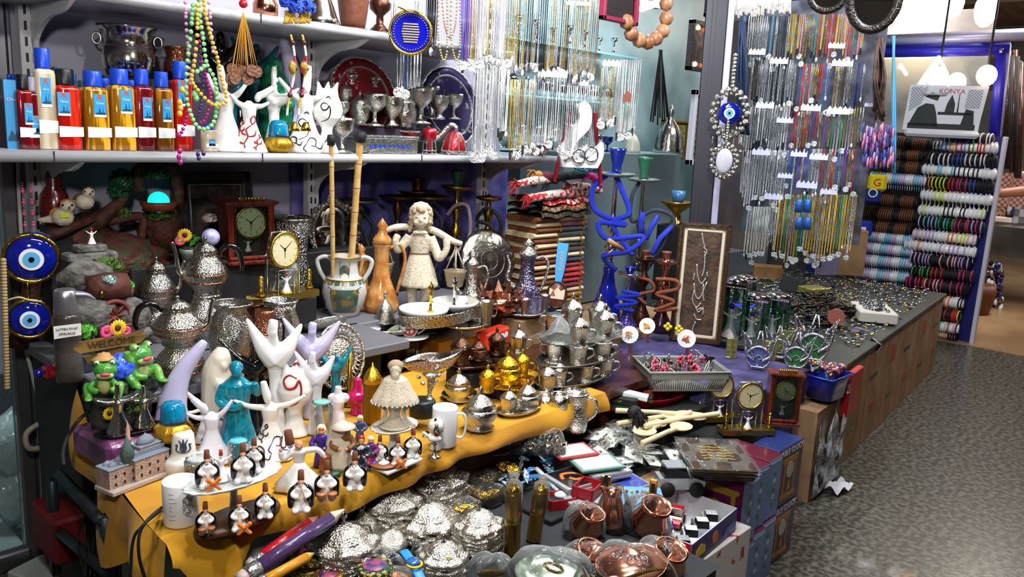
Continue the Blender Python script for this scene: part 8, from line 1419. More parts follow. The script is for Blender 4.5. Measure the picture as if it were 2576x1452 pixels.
for i,(px,py,w) in enumerate(((1905,128,40),(1960,150,44),(2120,155,50),(2105,112,40),(1925,262,44),(2040,268,48),(2110,275,54),(1975,300,40),(2190,262,28),(1915,380,44),(2010,385,40),(2060,392,44),(1975,440,36),(2030,462,50),(2085,480,40),(1945,492,44))): hcard(px,py,w,w*.45,'white jagged card on the far necklace wall, %s one counting down'%ORD[i],x=5.04)
solo('display_grid',BX((.02,.8,1.5)),mat('grid_shade','6a6a76',.7,0,None,('3a3a44',8)),'dark backing board of the far necklace wall','board',(5.22,2.2,1.62))
for i,(px,c,lb) in enumerate(((2018,nu,'blue tassel bundle, nearer the cases'),(2040,nu,'blue tassel bundle, further from the cases'))):
 for y0,y1 in((500,535),(545,578)): a=P(px-6,y0,x=5.0); b_=P(px-6,y1,x=5.0); solo('tassel',LA([(.004,0),(.02,-.01),(.022,-(a.z-b_.z)),(0,-(a.z-b_.z))],12,fl=(6,.1)),c,lb+(', upper' if y0<520 else ', lower'),'tassel',a)
a=P(1757,600,t=3.98); b_=P(1812,-80,t=3.86); d=b_-a; a=a-d*((a.z-.56)/d.z); t=thing('window_post','dark violet grey aluminium window post with a pale strip','post',a); rz=face(a); L_=(b_-a).length
zz=(b_-a).normalized(); yy=V((a.x,a.y,0)); yy=(yy-zz*yy.dot(zz)).normalized(); t.rotation_euler=Matrix((yy.cross(zz),yy,zz)).transposed().to_euler()
mk('post',MB().box((0,0,L_/2),(.102,.07,L_),0,None,.004).box((-.02,-.036,L_/2),(.006,.004,L_),1).box((.0,-.036,L_/2),(.004,.004,L_),1),[mat('post_dark','1f1d28',.4,.4),mat('post_line','1a1822',.5)],t); mk('pale_strip',MB().box((.066,0.01,L_/2),(.032,.05,L_),0,None,.002),mat('strip_lilac','a9a8c4',.4,.3),t)
def eye(par,c,r,sq=1,rim=gold):
 e=mk('blue_glass',SP(c,(r*.95,r*.3,r*.95),0,None,28),navy,par); f=-r*.3
 mk('white_iris',MB().disc((c[0],c[1]+f-.0005,c[2]),r*.46,.002,0,None,24),pwhite,e); mk('sky_iris',MB().disc((c[0],c[1]+f-.0025,c[2]),r*.32,.002,0,None,24),mat('eye_sky','62b4e8',.2,0,None,None,.8),e); mk('pupil',MB().disc((c[0],c[1]+f-.0045,c[2]),r*.11,.002,0,None,16),black,e)
 if rim: mk('rim',MB().ring(c,r,r*.1,0,None,40,8),rim,par)
def silvercharm(lb,px,py,r,eyed):
 p=P(px,py,t=3.72); k=mpp(p); t=thing('eye_charm',lb,'charm',p,face(p)); R=r*k; b=MB()
 for i in range(18): a=i*PI/9; b.sph((R*.74*cos(a),0,R*sin(a)),(R*.14,R*.1,R*.14),0,None,8); b.sph((R*.6*cos(a+.17),-.002,R*.82*sin(a+.17)),R*.09,0,None,6)
 for i in range(9): b.sph((0,0,R*1.15+i*R*.16),(R*.1,R*.06,R*.1),0,None,6)
 mk('silver_setting',b,chased,t)
 if eyed:
  eye(t,(0,-.004,0),R*.5,1,None); h=MB()
  for i in range(5): h.tube([((i-2)*R*.3,0,-R),((i-2)*R*.3,0,-R*1.5)],R*.03,4).sph(((i-2)*R*.3,0,-R*1.6),R*.09,0,None,6)
  mk('dangles',h,chased,t)
 else: mk('pale_stone',SP((0,-.004,0),(R*.5,R*.2,R*.75),0,None,20),mat('moonstone','cfd0dc',.08,0,None,None,1),t)
silvercharm('silver charm with a blue eye hanging on the pale strip of the post',1835,285,58,True); silvercharm('oval silver charm with a pale stone hanging below the blue eye',1822,405,42,False)
for px,py,r,lb,c in((79,650,60,'larger gold rimmed blue eye charm hung on a pink beaded cord',0),(75,802,48,'smaller gold rimmed blue eye charm with a straw bow, hung lower',1)):
 p=P(px,py,y=2.56); k=mpp(p); t=thing('eye_charm',lb,'charm',p,face(p)); eye(t,(0,0,0),r*k)
 if not c:
  b=MB();
  for i in range(16):
   for s in(-1,1): b.sph((s*9*k,0,(84+i*7)*k),4.6*k if i%4==0 else 3*k,0 if i%4<2 else 1,None,8)
  mk('beaded_cord',b,[pink,oldsilver],t); mk('blue_ribbon',TU(cat([(0,-.01,60*k),(20*k,-.02,68*k),(44*k,-.01,54*k)],4),5*k,6,0,None,False,.4),blue,t)
 else: mk('straw_bow',TU(cat([(-46*k,-.01,52*k),(-20*k,-.02,60*k),(0,-.02,52*k),(28*k,-.02,46*k)],4),5*k,6,0,None,False,.5),mat('straw','c2b078',.6),t); mk('gold_cord',TU([(0,0,50*k),(0,0,105*k)],2*k,5),gold,t)
b=MB(); [b.sph(P(8+10*i/40,655+8*i,y=2.5)-P(14,820,y=2.5),(.009,.009,.007),0,None,8) for i in range(41)]; solo('bead_string',b,mat('wood_beads','a58a5c',.5),'string of pale wooden beads hanging at the picture edge','bead string',P(14,820,y=2.5))
def strand(name,lb,cm,r,paths,Y=2.3,tas=None,catg='prayer beads'):
 o=P(*paths[0][0],y=Y); t=thing(name,lb,catg,o); b=MB()
 for i,pa in enumerate(paths):
  pts=[P(x,y,y=Y-.012*i)-o for x,y in pa]; cc=cat(pts,10); acc=0; b.sph(cc[0],r,0,None,8)
  for q0,q1 in zip(cc,cc[1:]):
   acc+=(q1-q0).length
   if acc>r*1.75: b.sph(q1,r,0,None,8); acc=0
 mk('beads',b,cm,t)
 if tas:
  h=MB()
  for x,y in tas: h.sph(P(x,y,y=Y-.01)-o,(r*1.3,r*1.3,r*1.6),0,None,8)
  mk('tassel_beads',h,cm,t)
strand('prayer_beads','long pink prayer bead string, outermost of the hanging bundle',mat('beads_pink','dca0cc',.3),.0055,[[(466,-20),(468,60),(474,140),(478,210)],[(524,-20),(530,60),(536,130)]],2.31)
strand('prayer_beads','long mint green prayer bead string with a wide lower loop',mat('beads_mint','8fe08f',.3,0,(200,.3)),.0068,[[(488,-20),(480,80),(470,170),(470,250),(490,310),(512,325),(536,310),(546,260),(540,200),(520,160),(510,90),(502,40),(500,-20)],[(496,180),(508,172),(520,160)]],2.28,[(490,236),(494,246)])
strand('prayer_beads','long amber yellow prayer bead string with a loop to one side',mat('beads_amber','e8b040',.25,0,None,None,.4),.0062,[[(496,-20),(496,80),(488,160),(482,200),(500,230),(530,260),(552,264),(570,250),(558,200),(548,150),(530,90),(516,30),(510,-20)]],2.26,[(452,258),(454,272),(452,286),(458,226)])
strand('prayer_beads','deep magenta prayer bead string ending in a long tassel',mat('beads_magenta','b01a78',.25,0,None,None,.4),.0055,[[(500,90),(506,150),(520,200),(530,250),(516,300),(500,310)],[(470,240),(468,300),(456,335)]],2.3,[(450,340),(452,380),(450,395),(454,408)])
strand('prayer_beads','dark violet prayer bead string in the middle of the bundle',mat('beads_violet','3a2a5c',.25,0,None,None,.4),.005,[[(504,120),(502,180),(512,200),(506,260),(498,290)]],2.29,[(498,388),(512,386),(500,398)])
p=P(612,20,y=2.3); t=thing('cord_pendants','bunch of carved wooden disc pendants on orange cords below a red bead','pendants',p); b=MB(); w_=MB(); rq=random.Random(6)
for i in range(12):
 x,y=580+i*6+rq.uniform(-3,3),170+rq.uniform(-8,22); e=P(x,y,y=2.3+rq.uniform(-.03,.02))-p; b.tube(cat([V((0,0,-.012)),e*.4*V((.5,1,1)).length/1.5,e],3),.0012,4); w_.disc((e.x,e.y,e.z-.014),.018,.004,0,None,16)
mk('orange_cords',b,mat('cord_orange','c98a1c',.6),t); mk('wooden_discs',w_,mat('carved_wood','6d4632',.6,0,(120,.6)),t); mk('red_bead',SP((0,0,.012),.013,0,None,14),red,t)
def tassel_string(lb,px,rows):
 p=P(px,-10,y=2.28); t=thing('tassel_string',lb,'hanging ornament',p); b=MB();
 for i in range(46):
  y=90+i*4.4; x=px-20+10*sin(i*.1)+rows*34; b.sph(P(x,y,y=2.28)-p,.0085 if i%15==4 else .0042,0 if i%15==4 else 1+(i//6)%3,None,8)
 mk('seed_beads',b,[mat('maroon_bead','4a1a20',.4),mat('seed_yellow','d8a83a',.3),pwhite,red],t); f=MB()
 for i in range(14): f.tube([P(px-20+rows*34+R_(-14,14),28,y=2.28)-p,P(px-20+rows*34+R_(-18,18),58,y=2.26)-p],.0035,5)
 mk('gold_fringe',f,mat('fringe_gold','b8902c',.4,.5),t); mk('blue_pompoms',leafy(leafy(MB(),P(px-30+rows*40,4,y=2.28)-p,.022,90,0,.01,1),P(px-6+rows*34,18,y=2.26)-p,.022,90,0,.01,1),mat('pompom_blue','2c50c8',.7),t)
 mk('brass_bell',LA([(.018,0),(.014,.012),(.008,.026),(0,.03)],14,0,Tm(P(px-20+rows*34+8,330,y=2.28)-p)),gold,t); mk('glass_beads',SP(P(px-20+rows*34+4,170,y=2.28)-p,(.014,.01,.022),0,None,10),mat('olive_bead','8c9a3a',.2,0,None,('a03020',60)),t)
tassel_string('blue pompom string with seed beads and a bell, nearer the wooden discs',752,0); tassel_string('second blue pompom string with seed beads and a bell, nearer the platters',752,.85)
p=P(1033,82,y=2.28); k=mpp(p); t=thing('glass_plaque','round cobalt glass plaque with gilt writing, gold rim and gold ribbon','plaque',p,face(p)); R=52*k
mk('glass_disc',MB().disc((0,0,0),R*.92,.006,0,None,40),mat('plaque_blue','0b0f9c',.1,0,None,None,1),t); mk('rim',MB().ring((0,0,0),R,R*.07,0,None,48,8),gold,t); b=MB()
for i in range(8): b.box((0,-.0025,R*(.4-.12*i)),(R*(.86-.1*abs(i-3)*.5),.002,R*.06))
mk('gilt_writing',b,mat('gilt_lines','9c8f70',.4,.4,(500,1,'chk')),t); b=MB(); [b.sph((R*.82*cos(i*PI/20),-.003,R*.82*sin(i*PI/20)),R*.035,0,None,6) for i in range(40)]; mk('gilt_border',b,mat('gilt_lines'),t); mk('ribbon_bow',TU(cat([(-.045,0,R*1.15),(-.02,-.01,R*1.0),(0,-.012,R*.95),(.02,-.014,R*.98),(.03,-.01,R*.8)],4),.007,6,0,None,False,.4),gold,t)
for px,cm,lb,Y in((1108,mat('strand_gold','c8b878',.3,.6),'thick pearly gold bead strand hanging beside the plaque',2.3),(1140,mat('strand_gold'),'second pearly gold bead strand hanging beside the plaque',2.31)): strand('hanging_bead_strand',lb,cm,.0045,[[(px-4,-20),(px-6,80),(px,130),(px+8,152),(px+16,130),(px+18,60),(px+16,-20)]],Y,None,'necklace')
strand('hanging_bead_strand','coral and gold bead strand between the two gold strands',mat('strand_coral','b8604a',.3),.0035,[[(1110,-20),(1118,60),(1132,95),(1146,60),(1150,-20)]],2.32,None,'necklace')
for z,lb in((1.36,'lowest'),(1.68,'middle'),(2.0,'highest')):
 solo('glass_shelf',BX((1.5,.3,.012)),mat('shelf_glass','8fc0c4',.05,0,None,None,1),'greenish glass shelf in the shop window, %s one'%lb,'shelf',(4.15,3.5,z))
rs=random.Random(2)
for i in range(24):
 z=(1.366,1.686,2.006)[i%3]; x=3.5+.055*i; solo('window_vessel',sv_m if 0 else silv(('goblet','sugar','candle')[i%3]).copy(),[chrome],'small silver vessel glinting on the %s glass shelf, %s along'%(('lowest','middle','highest')[i%3],ORD[i//3]),'vessel',(x,3.46,z),0,'vessels on the glass shelves',rs.uniform(.1,.16))
t=thing('hanging_lamp','glowing white strip lamp in the shop window','lamp',P(1640,20,y=3.1)); mk('tube',TU([(-.12,0,-.02),(.12,0,.06)],.022,10),mat('tube_glow','e8fbff',.3,0,None,None,0,9),t); mk('fitting',MB().box((0,.05,.03),(.3,.05,.03)),lgrey,t)
strand('walnut_string','big wooden balls threaded on a cord in the shop window',mat('big_wood_bead','b98560',.4,0,(30,.2),('8f5c3c',14),.3),.034,[[(1672,-30),(1676,20),(1672,70),(1640,104),(1605,100),(1580,70),(1572,20)]],2.15,None,'hanging ornament')
def frame(lb,px0,px1,py0,py1,Y,fm,pm,f=.02,led_=False):
 a=P(px0,py1,y=Y); w=P(px1,py1,y=Y).x-a.x; h=P(px0,py0,y=Y).z-a.z; t=thing('framed_picture',lb,'framed picture',V((a.x+w/2,Y,a.z)),0); mk('frame',border(MB(),w,h,f,.03,0),fm,t); mk('picture',MB().box((0,.005,h/2),(w-f,.008,h-f)),pm,t)
 if led_:
  for i in range(6): mk('bulb',SP(((i%3-1)*w*.28,-.006,h*(.14 if i<3 else .86)),.012,0,None,8),mat('led_%d'%(i%3),('ffe9a0','ff7a2a','fff06a')[i%3],.3,0,None,None,0,5),t)
dkp=mat('plaque_bronze','5a4a44',.4,.2,None,('2c2422',20)); frame('dark framed calligraphy lit by six small coloured lamps',1728,1800,45,176,2.2,fr,dkp,.022,True); frame('corner of a dark picture frame above the lit one',1775,1830,-40,42,2.2,fr,mat('cream_print','cfc8a8',.5),.02); frame('white framed picture with gilt pattern behind the post',1728,1800,222,415,2.3,mat('frame_white','b8bcc8',.4),mat('gilt_pattern','8f8454',.4,0,None,('5c5338',60),0,vs='chk'),.03)
frame('gilt framed picture low in the shop window',1660,1722,300,400,2.7,mat('old_gilt'),mat('pic_green'),.015); frame('red wooden framed box hanging at the top among the necklaces',1512,1600,-40,48,2.15,mat('frame_pinkred','8c2440',.4),mat('box_dark','1c1214',.5),.018)
p=P(1662,125,y=2.3); b=MB(); rq=random.Random(3)
for i in range(9): b.tube([V((rq.uniform(-.01,.01),0,0)),P(1636+i*6,310+rq.uniform(-20,10),y=2.3)-p],.004,5)
solo('leather_cords',b,nb,'bunch of black leather cord necklaces with a dark pendant in the shop window','necklaces',p)
p=P(1462,422,y=2.25); t=thing('necklace_bust','white swan shaped necklace bust with silver rings on a red backed easel','bust',p,rad(-30)); h=P(1462,255,y=2.25).z-p.z
pl=cat2([(-.09,.0),(-.1,.08),(-.05,.17),(-.02,.22),(-.035,.27),(.0,.29),(.03,.26),(.03,.18),(-.03,.11),(-.03,.06),(.04,.04),(.09,.12),(.105,.06),(.08,.0)],4); mk('bust',MB().poly([(x,z*h/.29) for x,z in pl],.03),pwhite,t); [mk('easel_leg',MB().box((s*.1,.03,h*.25),(.012,.02,h*1.1),0,Tm((0,0,0),0,0,-s*10)),mat('easel_red','7a1420',.4),t) for s in(-1,1)]; mk('rings',MB().ring((-.02,-.01,.05),.03,.004,0,None,20,6).ring((.04,-.01,.06),.032,.004,0,None,20,6),chrome,t)
solo('pedestal',BX((1.1,.3,.8),0,None,.006),mat('pedestal_grey','6c7f84',.4),'grey green counter in the shop window behind the hookahs','counter',(3.75,2.72,.985))
for px,py,w,kd,mt,lb in((1527,425,34,'goblet',navy,'cobalt and silver bowl glinting beside the bust'),(1590,420,60,'dome',cream,'cream bird shaped ornament beside the green bowl'),(1680,430,110,'dome',plain_silver,'big shiny silver dome in the shop window')): p=col(px,2.66,1.386); p=V((p.x,2.66,1.386)); sv(kd,'window_ornament',lb,'ornament',p,w*mpp(p)*1.1,mt)
# jewellery table and its cartons
JT=.53; ja=rad(5.3)
def jl(x,y,z=0): return V((3.62+x*cos(ja)-y*sin(ja),1.235+x*sin(ja)+y*cos(ja),z))
ct=mat('carton_tan','a5825c',.8,0,(15,.1),('8f6d4a',5)); opr=mat('carton_orange_print','a8481c',.7)
xs=[0,.36,.74,1.1,1.5,1.95,2.36]; wh=['nearest the blue bead basket, red at its corner','second from the blue bead basket','with an orange arrow','with vertical orange tape','with smudged dark print','furthest along the aisle, at the bracelet rack']
for i in range(6):
 w=xs[i+1]-xs[i]; t=thing('carton','tall tan carton holding the jewellery table, '+wh[i],'box',jl(xs[i]+w/2,.25,0),ja,'cartons along the aisle'); H=JT-.03
 mk('carton',MB().box((0,0,H/2),(w-.008,.5,H),0,None,.003),ct,t); b=MB().box((-w*.2,-.2505,H*.5),(.012,.001,H*.9),0)
 if i%2: b.box((w*.2,-.2505,H*.35),(w*.25,.001,.05),0).box((w*.1,-.2505,H*.7),(w*.4,.001,.02),1)
 else: b.poly([(-.05,H*.7),(.06,H*.7),(.06,H*.85),(-.05,H*.9)],.001,0,Tm((w*.15,-.251,0))).box((w*.2,-.2505,H*.3),(w*.3,.001,.012),1)
 mk('print',b,[opr,ink],t)
solo('red_box_panel',BX((.2,.03,.2),0,None,.004),mat('box_scarlet','b01818',.45),'scarlet box corner on the cartons behind the blue bead basket','box',jl(.05,-.03,.4),ja)
solo('table_board',BX((2.45,1.25,.025),0,None,.004),mat('board_slate','2e3230',.5),'dark board of the jewellery table','board',jl(1.2,.62,JT-.015),ja)
solo('trestle',BX((2.0,.5,JT-.04)),mblack,'dark trestle under the back of the jewellery table','trestle',jl(1.35,.85,(JT-.04)/2),ja)
rj=random.Random(41); b=MB(); jm=[chrome,gold,mat('gem_mix','8c8f96',.25,.6,None,('3a3d48',60)),mblack,mat('bead_f08a9c')]
for i in range(1500):
 q=jl(rj.uniform(.35,2.4),rj.uniform(.04,1.2),JT+rj.uniform(.0,.022)); r=rj.uniform(.006,.016); m=rj.choice((0,0,0,2,2,3,1)) if i%60 else 4
 if i%3: b.sph(q,(r,r,r*.4),m,None,6)
 else: b.ring((0,0,0),r,r*.2,m,Tm(q,rj.uniform(0,90),rj.uniform(30,90)),9,4)
solo('loose_jewellery',b,jm,'glittering heap of countless loose rings, pins and brooches covering the table','jewellery',(0,0,0),0,None,1,None,'stuff')
def jitem(nm,lb,ct_,px,py,mb,mt,z=JT+.01,a=0,rot=None): p=P(px,py,z=z); return solo(nm,mb,mt,lb,ct_,p,face(p,a),None,1,rot)
t=thing('ring_tray','white foam tray of small rings at the edge of the jewellery table','tray',P(2195,800,z=JT+.005),rad(30)); mk('foam_tray',MB().box((0,0,.03),(.3,.2,.06),0,None,.006),mat('foam_white','b8b4a8',.7),t); b=MB(); [b.ring((0,0,0),.01,.003,i%2,Tm((rj.uniform(-.1,.1),rj.uniform(-.06,.06),.065),rj.uniform(0,90),rj.uniform(20,90)),9,4) for i in range(70)]; mk('rings',b,[chrome,mblack],t)
t=thing('paddle','round dusty pink paddle mirror standing on the jewellery table','mirror',P(2098,838,z=JT+.0),face(P(2098,838,z=JT))); mk('disc',MB().disc((0,0,.085),.042,.012,0,None,28),mat('dusty_pink','9c5a50',.4),t); mk('handle',TU([(0,.006,.05),(0,.006,0)],.008,6),mat('dusty_pink'),t)
for i,(px,py,r,lb) in enumerate(((2010,785,.1,'heap of black leather bracelets, nearest the glass cases'),(2050,760,.1,'second heap of black leather bracelets'),(2055,815,.11,'heap of dark bangles before the pink paddle'),(2125,790,.08,'heap of brown bangles behind the foam tray'))):
 b=MB(); [b.ring((0,0,0),rj.uniform(.025,.04),.005,k%2,Tm((rj.uniform(-r,r),rj.uniform(-r,r)*.6,rj.uniform(.01,.05)),rj.uniform(0,180),rj.uniform(50,100)),14,5) for k in range(34)]; jitem('bangle_heap',lb,'bracelets',px,py,b,[black,mat('dark_bangle','3a2a1c',.3,.4)])['kind']='stuff'
for nm,lb,px,py,d,mt,a,z in (('carton','upright plain brown carton behind the jewellery',2128,690,(.2,.15,.34),ct,0,JT),('gift_box','dark blue box with light stripes on the back of the table',2065,690,(.2,.12,.14),mat('box_stripe','1f2a78',.4,0,None,('c8c0d0',(40,4,4),.56,.6),vs='wave'),20,JT),('wooden_box','tan wooden box behind the glass cases',1930,700,(.2,.14,.09),tan,-10,JT),('open_case','open black case with a pale edge beside the gold bag',1985,735,(.14,.02,.1),mblack,-20,JT),('gold_bag','shiny gold edged bag of bangles beside the open black case',2045,745,(.16,.12,.06),mat('bag_gold','8c8240',.3,.5,(40,.8)),30,JT),('wallet','grey wallet leaning at the table edge, first',2085,885,(.07,.02,.12),mat('wallet_grey','5a5866',.4),10,.42),('wallet','dark wallet leaning at the table edge, second',2112,880,(.08,.02,.13),mat('wallet_dark','34343c',.4),4,.42),('wallet','lilac grey wallet leaning at the table edge, third',2145,890,(.07,.02,.14),mat('wallet_lilac','6a6880',.4),-20,.42),('pen_pack','black packet of pens leaning on the scarlet box',2160,915,(.06,.02,.15),black,-46,.40)):
 jitem(nm,lb,'box' if 'wall' not in nm else 'wallet',px,py,MB().box((0,0,d[2]/2),d,0,None,.004),mt,z,0,(rad(-10) if d[1]<.03 else 0,rad(-a*.6) if d[1]<.03 else 0,rad(-50+a)))
t=thing('bracelet_rack','tall bracelet display rack with a white edge and blue side panel','rack',(7.05,1.5,0)); o=V((7.05,1.5,0)); a=P(2437,868,z=0); a.x=7.05
mk('edge_post',MB().box((0,-.03,.8),(.05,.03,1.6),0,None,.004),mat('post_white','c4c4d0',.4),t); mk('side_panel',MB().box((.02,.07,.8),(.02,.16,1.6)),mat('panel_blue','141a60',.4),t); mk('back_board',MB().box((.06,.95,.85),(.02,1.6,1.5)),mat('rack_shade','2a2a30',.7,0,None,('4a4038',12)),t); mk('stand_leg',MB().box((-.02,.35,.1),(.03,.03,.2)),mblack,t)
cc=['e8e8e8','1c1c22','2c4fb0','e07a2c','d8e03a','c82c6a','58b0d0','7a4a2a','3aa04a','d02c2c','b8a0d0','f0b0c0']; bm=[mat('cord_'+c,c,.6) for c in cc]; rb_=MB().ring((0,0,0),.043,.0055,0,None,12,5).tube([(0,0,-.05),(.004,0,-.085)],.003,4); bmesh_=[]
for m in bm: q=rb_.mesh('bracelet'); q.materials.append(m); bmesh_.append(q)
rods=[(2375,2498,345,352,[0,2,1]),(2350,2508,366,374,list(range(12))),(2330,2508,400,404,[1,0,2,0]),(2322,2505,425,440,[0,6,1]),(2335,2500,458,470,[3,4,9,5,2,1]),(2318,2495,490,505,[0,4,0]),(2312,2478,528,540,[4,0,1,0]),(2312,2476,556,573,[10,6,8,5]),(2298,2456,588,605,[11,10,0,3,4]),(2278,2455,614,636,[0,3,0,10]),(2292,2440,648,664,[10,1,11]),(2292,2450,682,696,[1,8,9,1,5]),(2280,2436,706,728,[5,9,11,5,1]),(2362,2424,758,764,[1,3,0]),(2352,2414,790,796,[4,1,9]),(2346,2412,820,828,[1,0,8,11])]
rods2=[(2205,2345,352,366,7),(2205,2325,384,392,7),(2200,2322,414,424,7),(2190,2330,446,456,0),(2182,2312,500,510,7),(2172,2312,536,546,7),(2172,2292,570,580,7),(2180,2300,592,606,11),(2160,2298,620,634,6),(2152,2296,652,664,1),(2152,2290,686,700,0)]
rk=random.Random(17); sb=MB()
for i,(x0,x1,y0,y1,cs) in enumerate(rods):
 p0,p1=P(x0,y0,x=6.93)-o,P(x1,y1,x=6.93)-o; mk('rod',TU([p0,p1],.036,12),pwhite if 0 in cs and i not in(0,2) else mblack,t); n=16 if i<13 else 12
 for j in range(n):
  q=o+p0.lerp(p1,(j+.5+rk.uniform(-.2,.2))/n); c=cs[int(j*len(cs)/n+rk.uniform(0,1.2))%len(cs)]; s=solo('bracelet',bmesh_[c],bm[c],'cord bracelet on the %s rod from the top of the bracelet rack'%ORD[i],'bracelet',q,rk.uniform(-.15,.15),'bracelets on the %s rod'%ORD[i])
for x0,x1,y0,y1,c in rods2:
 p0,p1=P(x0,y0,x=6.95),P(x1,y1,x=6.95); mk('rod',TU([p0-o,p1-o],.034,12),mblack if c==7 else pwhite,t)
 for j in range(24): sb.join(rb_,Matrix.Translation(p0.lerp(p1,(j+.5)/24)),((7,7,1),(0,6,10))[c!=7][(j*j+j//3)%3])
solo('packed_bracelets',sb,bm,'packed leather and cord bracelets on the shaded rods beside the far necklace wall','bracelets',(0,0,0),0,None,1,None,'stuff')
for px,py,w,h,mt,lb in((2165,460,34,44,mblack,'black towelling wristband hung before the rack'),(2207,460,44,42,mat('band_yellow','e0c818',.8),'yellow towelling wristband with a red letter'),(2195,492,42,40,mat('band_navy','16226c',.8),'navy wristband with a white ring mark'),(2170,575,44,40,mat('band_blue','1a2a9c',.8),'blue round cap with a white label below the wristbands')):
 p=P(px,py,x=6.6); k=mpp(p); n=thing('hanging_wristband',lb,'wristband',p,face(p)); mk('band',BX((w*k,.05,h*k),0,None,.02),mt,n)
 if 'yellow' in lb: text('G',.08,red,n,(0,-.026,0))
 if 'navy' in lb: mk('ring_mark',MB().ring((0,-.026,.02),.03,.006,0,None,16,5),pwhite,n)
 if 'label' in lb: mk('label',MB().box((0,-.026,0),(.05,.002,.03)),pwhite,n)
W0=7.15
def pw(x,y,X=W0): return P(x,y,x=X)
t=thing('window_frame','blue painted shop window frame with screws behind the printed bag','window',pw(2530,360)); o=pw(2530,360); bf=mat('frame_blue','241f9c',.4)
mk('top_bar',TU([pw(2120,132)-o,pw(2540,122)-o],.05,4),bf,t); mk('side_bar',TU([pw(2524,118)-o,pw(2500,370)-o],.05,4),bf,t); mk('steel_edge',TU([pw(2540,112)-o,pw(2513,372)-o],.014,4),mat('strip_lilac'),t)
mk('glass_pane',MB().add([pw(2120,140)-o,pw(2520,132)-o,pw(2498,370)-o,pw(2120,370)-o],[(0,1,2,3)],0,False),glassm,t); mk('screw',SP(pw(2520,128,W0-.06)-o,.02,0,None,8),chrome,t)
solo('white_rail',TU([pw(2120,106),pw(2640,84)],.045,4),mat('strip_lilac'),'pale aluminium rail running above the blue window frame','rail')
solo('interior_wall',BX((.05,3.2,2.6)),mat('shop_grey','6f6c74',.5,0,None,('9a8f86',2)),'greyish back partition of the shop behind the blue frame','partition',(8.9,3.7,1.5))
for x,y,r,e,c,lb,X in((2360,196,.075,16,'ffffff','bare white bulb glowing inside a clear bag',6.9),(2482,190,.07,9,'ffc890','bare warm bulb glowing before the blue side bar',6.9),(2398,4,.09,12,'ffffff','white ceiling lamp above the rail, nearer',8),(2480,25,.09,12,'ffffff','white ceiling lamp above the rail, further along',8)):
 p=P(x,y,x=X); t=thing('bulb_lamp',lb,'lamp',p); mk('bulb',SP((0,0,0),(r,r,r*(1.1 if y>90 else 1.6)),0,None,16),mat('glow_%s%d'%(c,e),c,.3,0,None,None,0,e),t); mk('flex',TU([(0,0,r),(0,0,r+.5)],.008,5),mblack,t)
p=P(2362,140,x=6.85); k=mpp(p); solo('clear_bag',LA([(4*k,0),(20*k,-30*k),(46*k,-85*k),(40*k,-98*k),(0,-100*k)],20,fl=(6,.08)),wrap,'clear plastic bag hanging round the white bulb','bag',p)
solo('hanging_light',BX((.05,.62,.75)),mat('panel_glow','fff4da',.4,0,None,None,0,6),'big glowing pale panel behind the hanging mirrors','lamp',P(2290,45,x=8.6))
p=P(2368,330,x=6.8); k=mpp(p); t=thing('printed_bag','white carrier bag printed with a black and white mosque scene','bag',p,rad(-72)); W_,H=180*k,112*k; v=lambda L:[(x*W_/100-W_/2,z*H/100) for x,z in L]
mk('bag',MB().poly(v([(0,0),(94,0),(100,100),(3,100)]),.03).box((0,.0,-H*.06),(W_*.94,.12,H*.16),0,None,.02),mat('bag_white','dadae2',.5,0,(20,.2)),t); kk=mat('bag_ink','1e2422',.6)
b=MB().poly(v([(6,4),(90,4),(90,16),(6,16)]),.001).poly(v([(6,10),(44,10),(40,40),(36,58),(26,60),(16,50)]),.001).poly(v([(24,74),(40,66),(42,78),(32,84)]),.001).poly(v([(50,40),(62,40),(62,60),(57,80),(52,60)]),.001).poly(v([(65,40),(67,40),(66.4,84),(65.6,84)]),.001).poly(v([(42,36),(84,36),(84,42),(42,42)]),.001).poly(v([(72,16),(88,16),(86,46),(76,50)]),.001); b.v=[(x,y-.004,z) for x,y,z in b.v]; mk('mosque_print',b,kk,t)
for L_ in([(5,40),(20,60),(26,95),(5,95)],[(74,52),(92,52),(94,92),(76,92)]): mk('lattice_print',MB().poly(v(L_),.001,0,Tm((0,-.003,0))),mat('bag_lattice','7c8290',.6,0,None,('d0d0d8',90,.45,.55),vs='chk'),t)
text('KONYA',.05,mat('bag_red','b84050',.5),t,(W_*.06,-.004,H*.87))
def arch(lb,px,py,w,h):
 p=P(px,py,t=4.0); k=mpp(p); t=thing('hanging_mirror',lb,'mirror',p,face(p)); mk('carved_frame',MB().ring((0,0,0),w*k,w*k*.2,0,None,40,8,h/w,(24,.02)),mat('carved_black','241a16',.35,0,(90,.9),None,.3),t); mk('mirror_glass',MB().disc((0,.0,0),w*k*.86,.01,0,None,32,h/w),mat('mirror_glass'),t)
arch('bigger carved dark mirror hanging at the top edge before the glowing panel',2200,-10,58,82); arch('smaller round dark mirror hanging at the top edge over the far necklaces',2082,-14,42,40)
b=MB(); o=P(1905,10,t=3.9); [b.tube([P(1832+i*1.9,-20,t=3.9)-o,P(1830+i*1.9+R_(-4,4),30-i*.15+R_(-8,18),t=3.88)-o],.006,4) for i in range(84)]; solo('sheepskin',b,mat('fleece','d8d2cc',.9,0,None,None,0,sheen=.5),'white long haired sheepskin hanging over the top of the far necklaces','fleece',o)
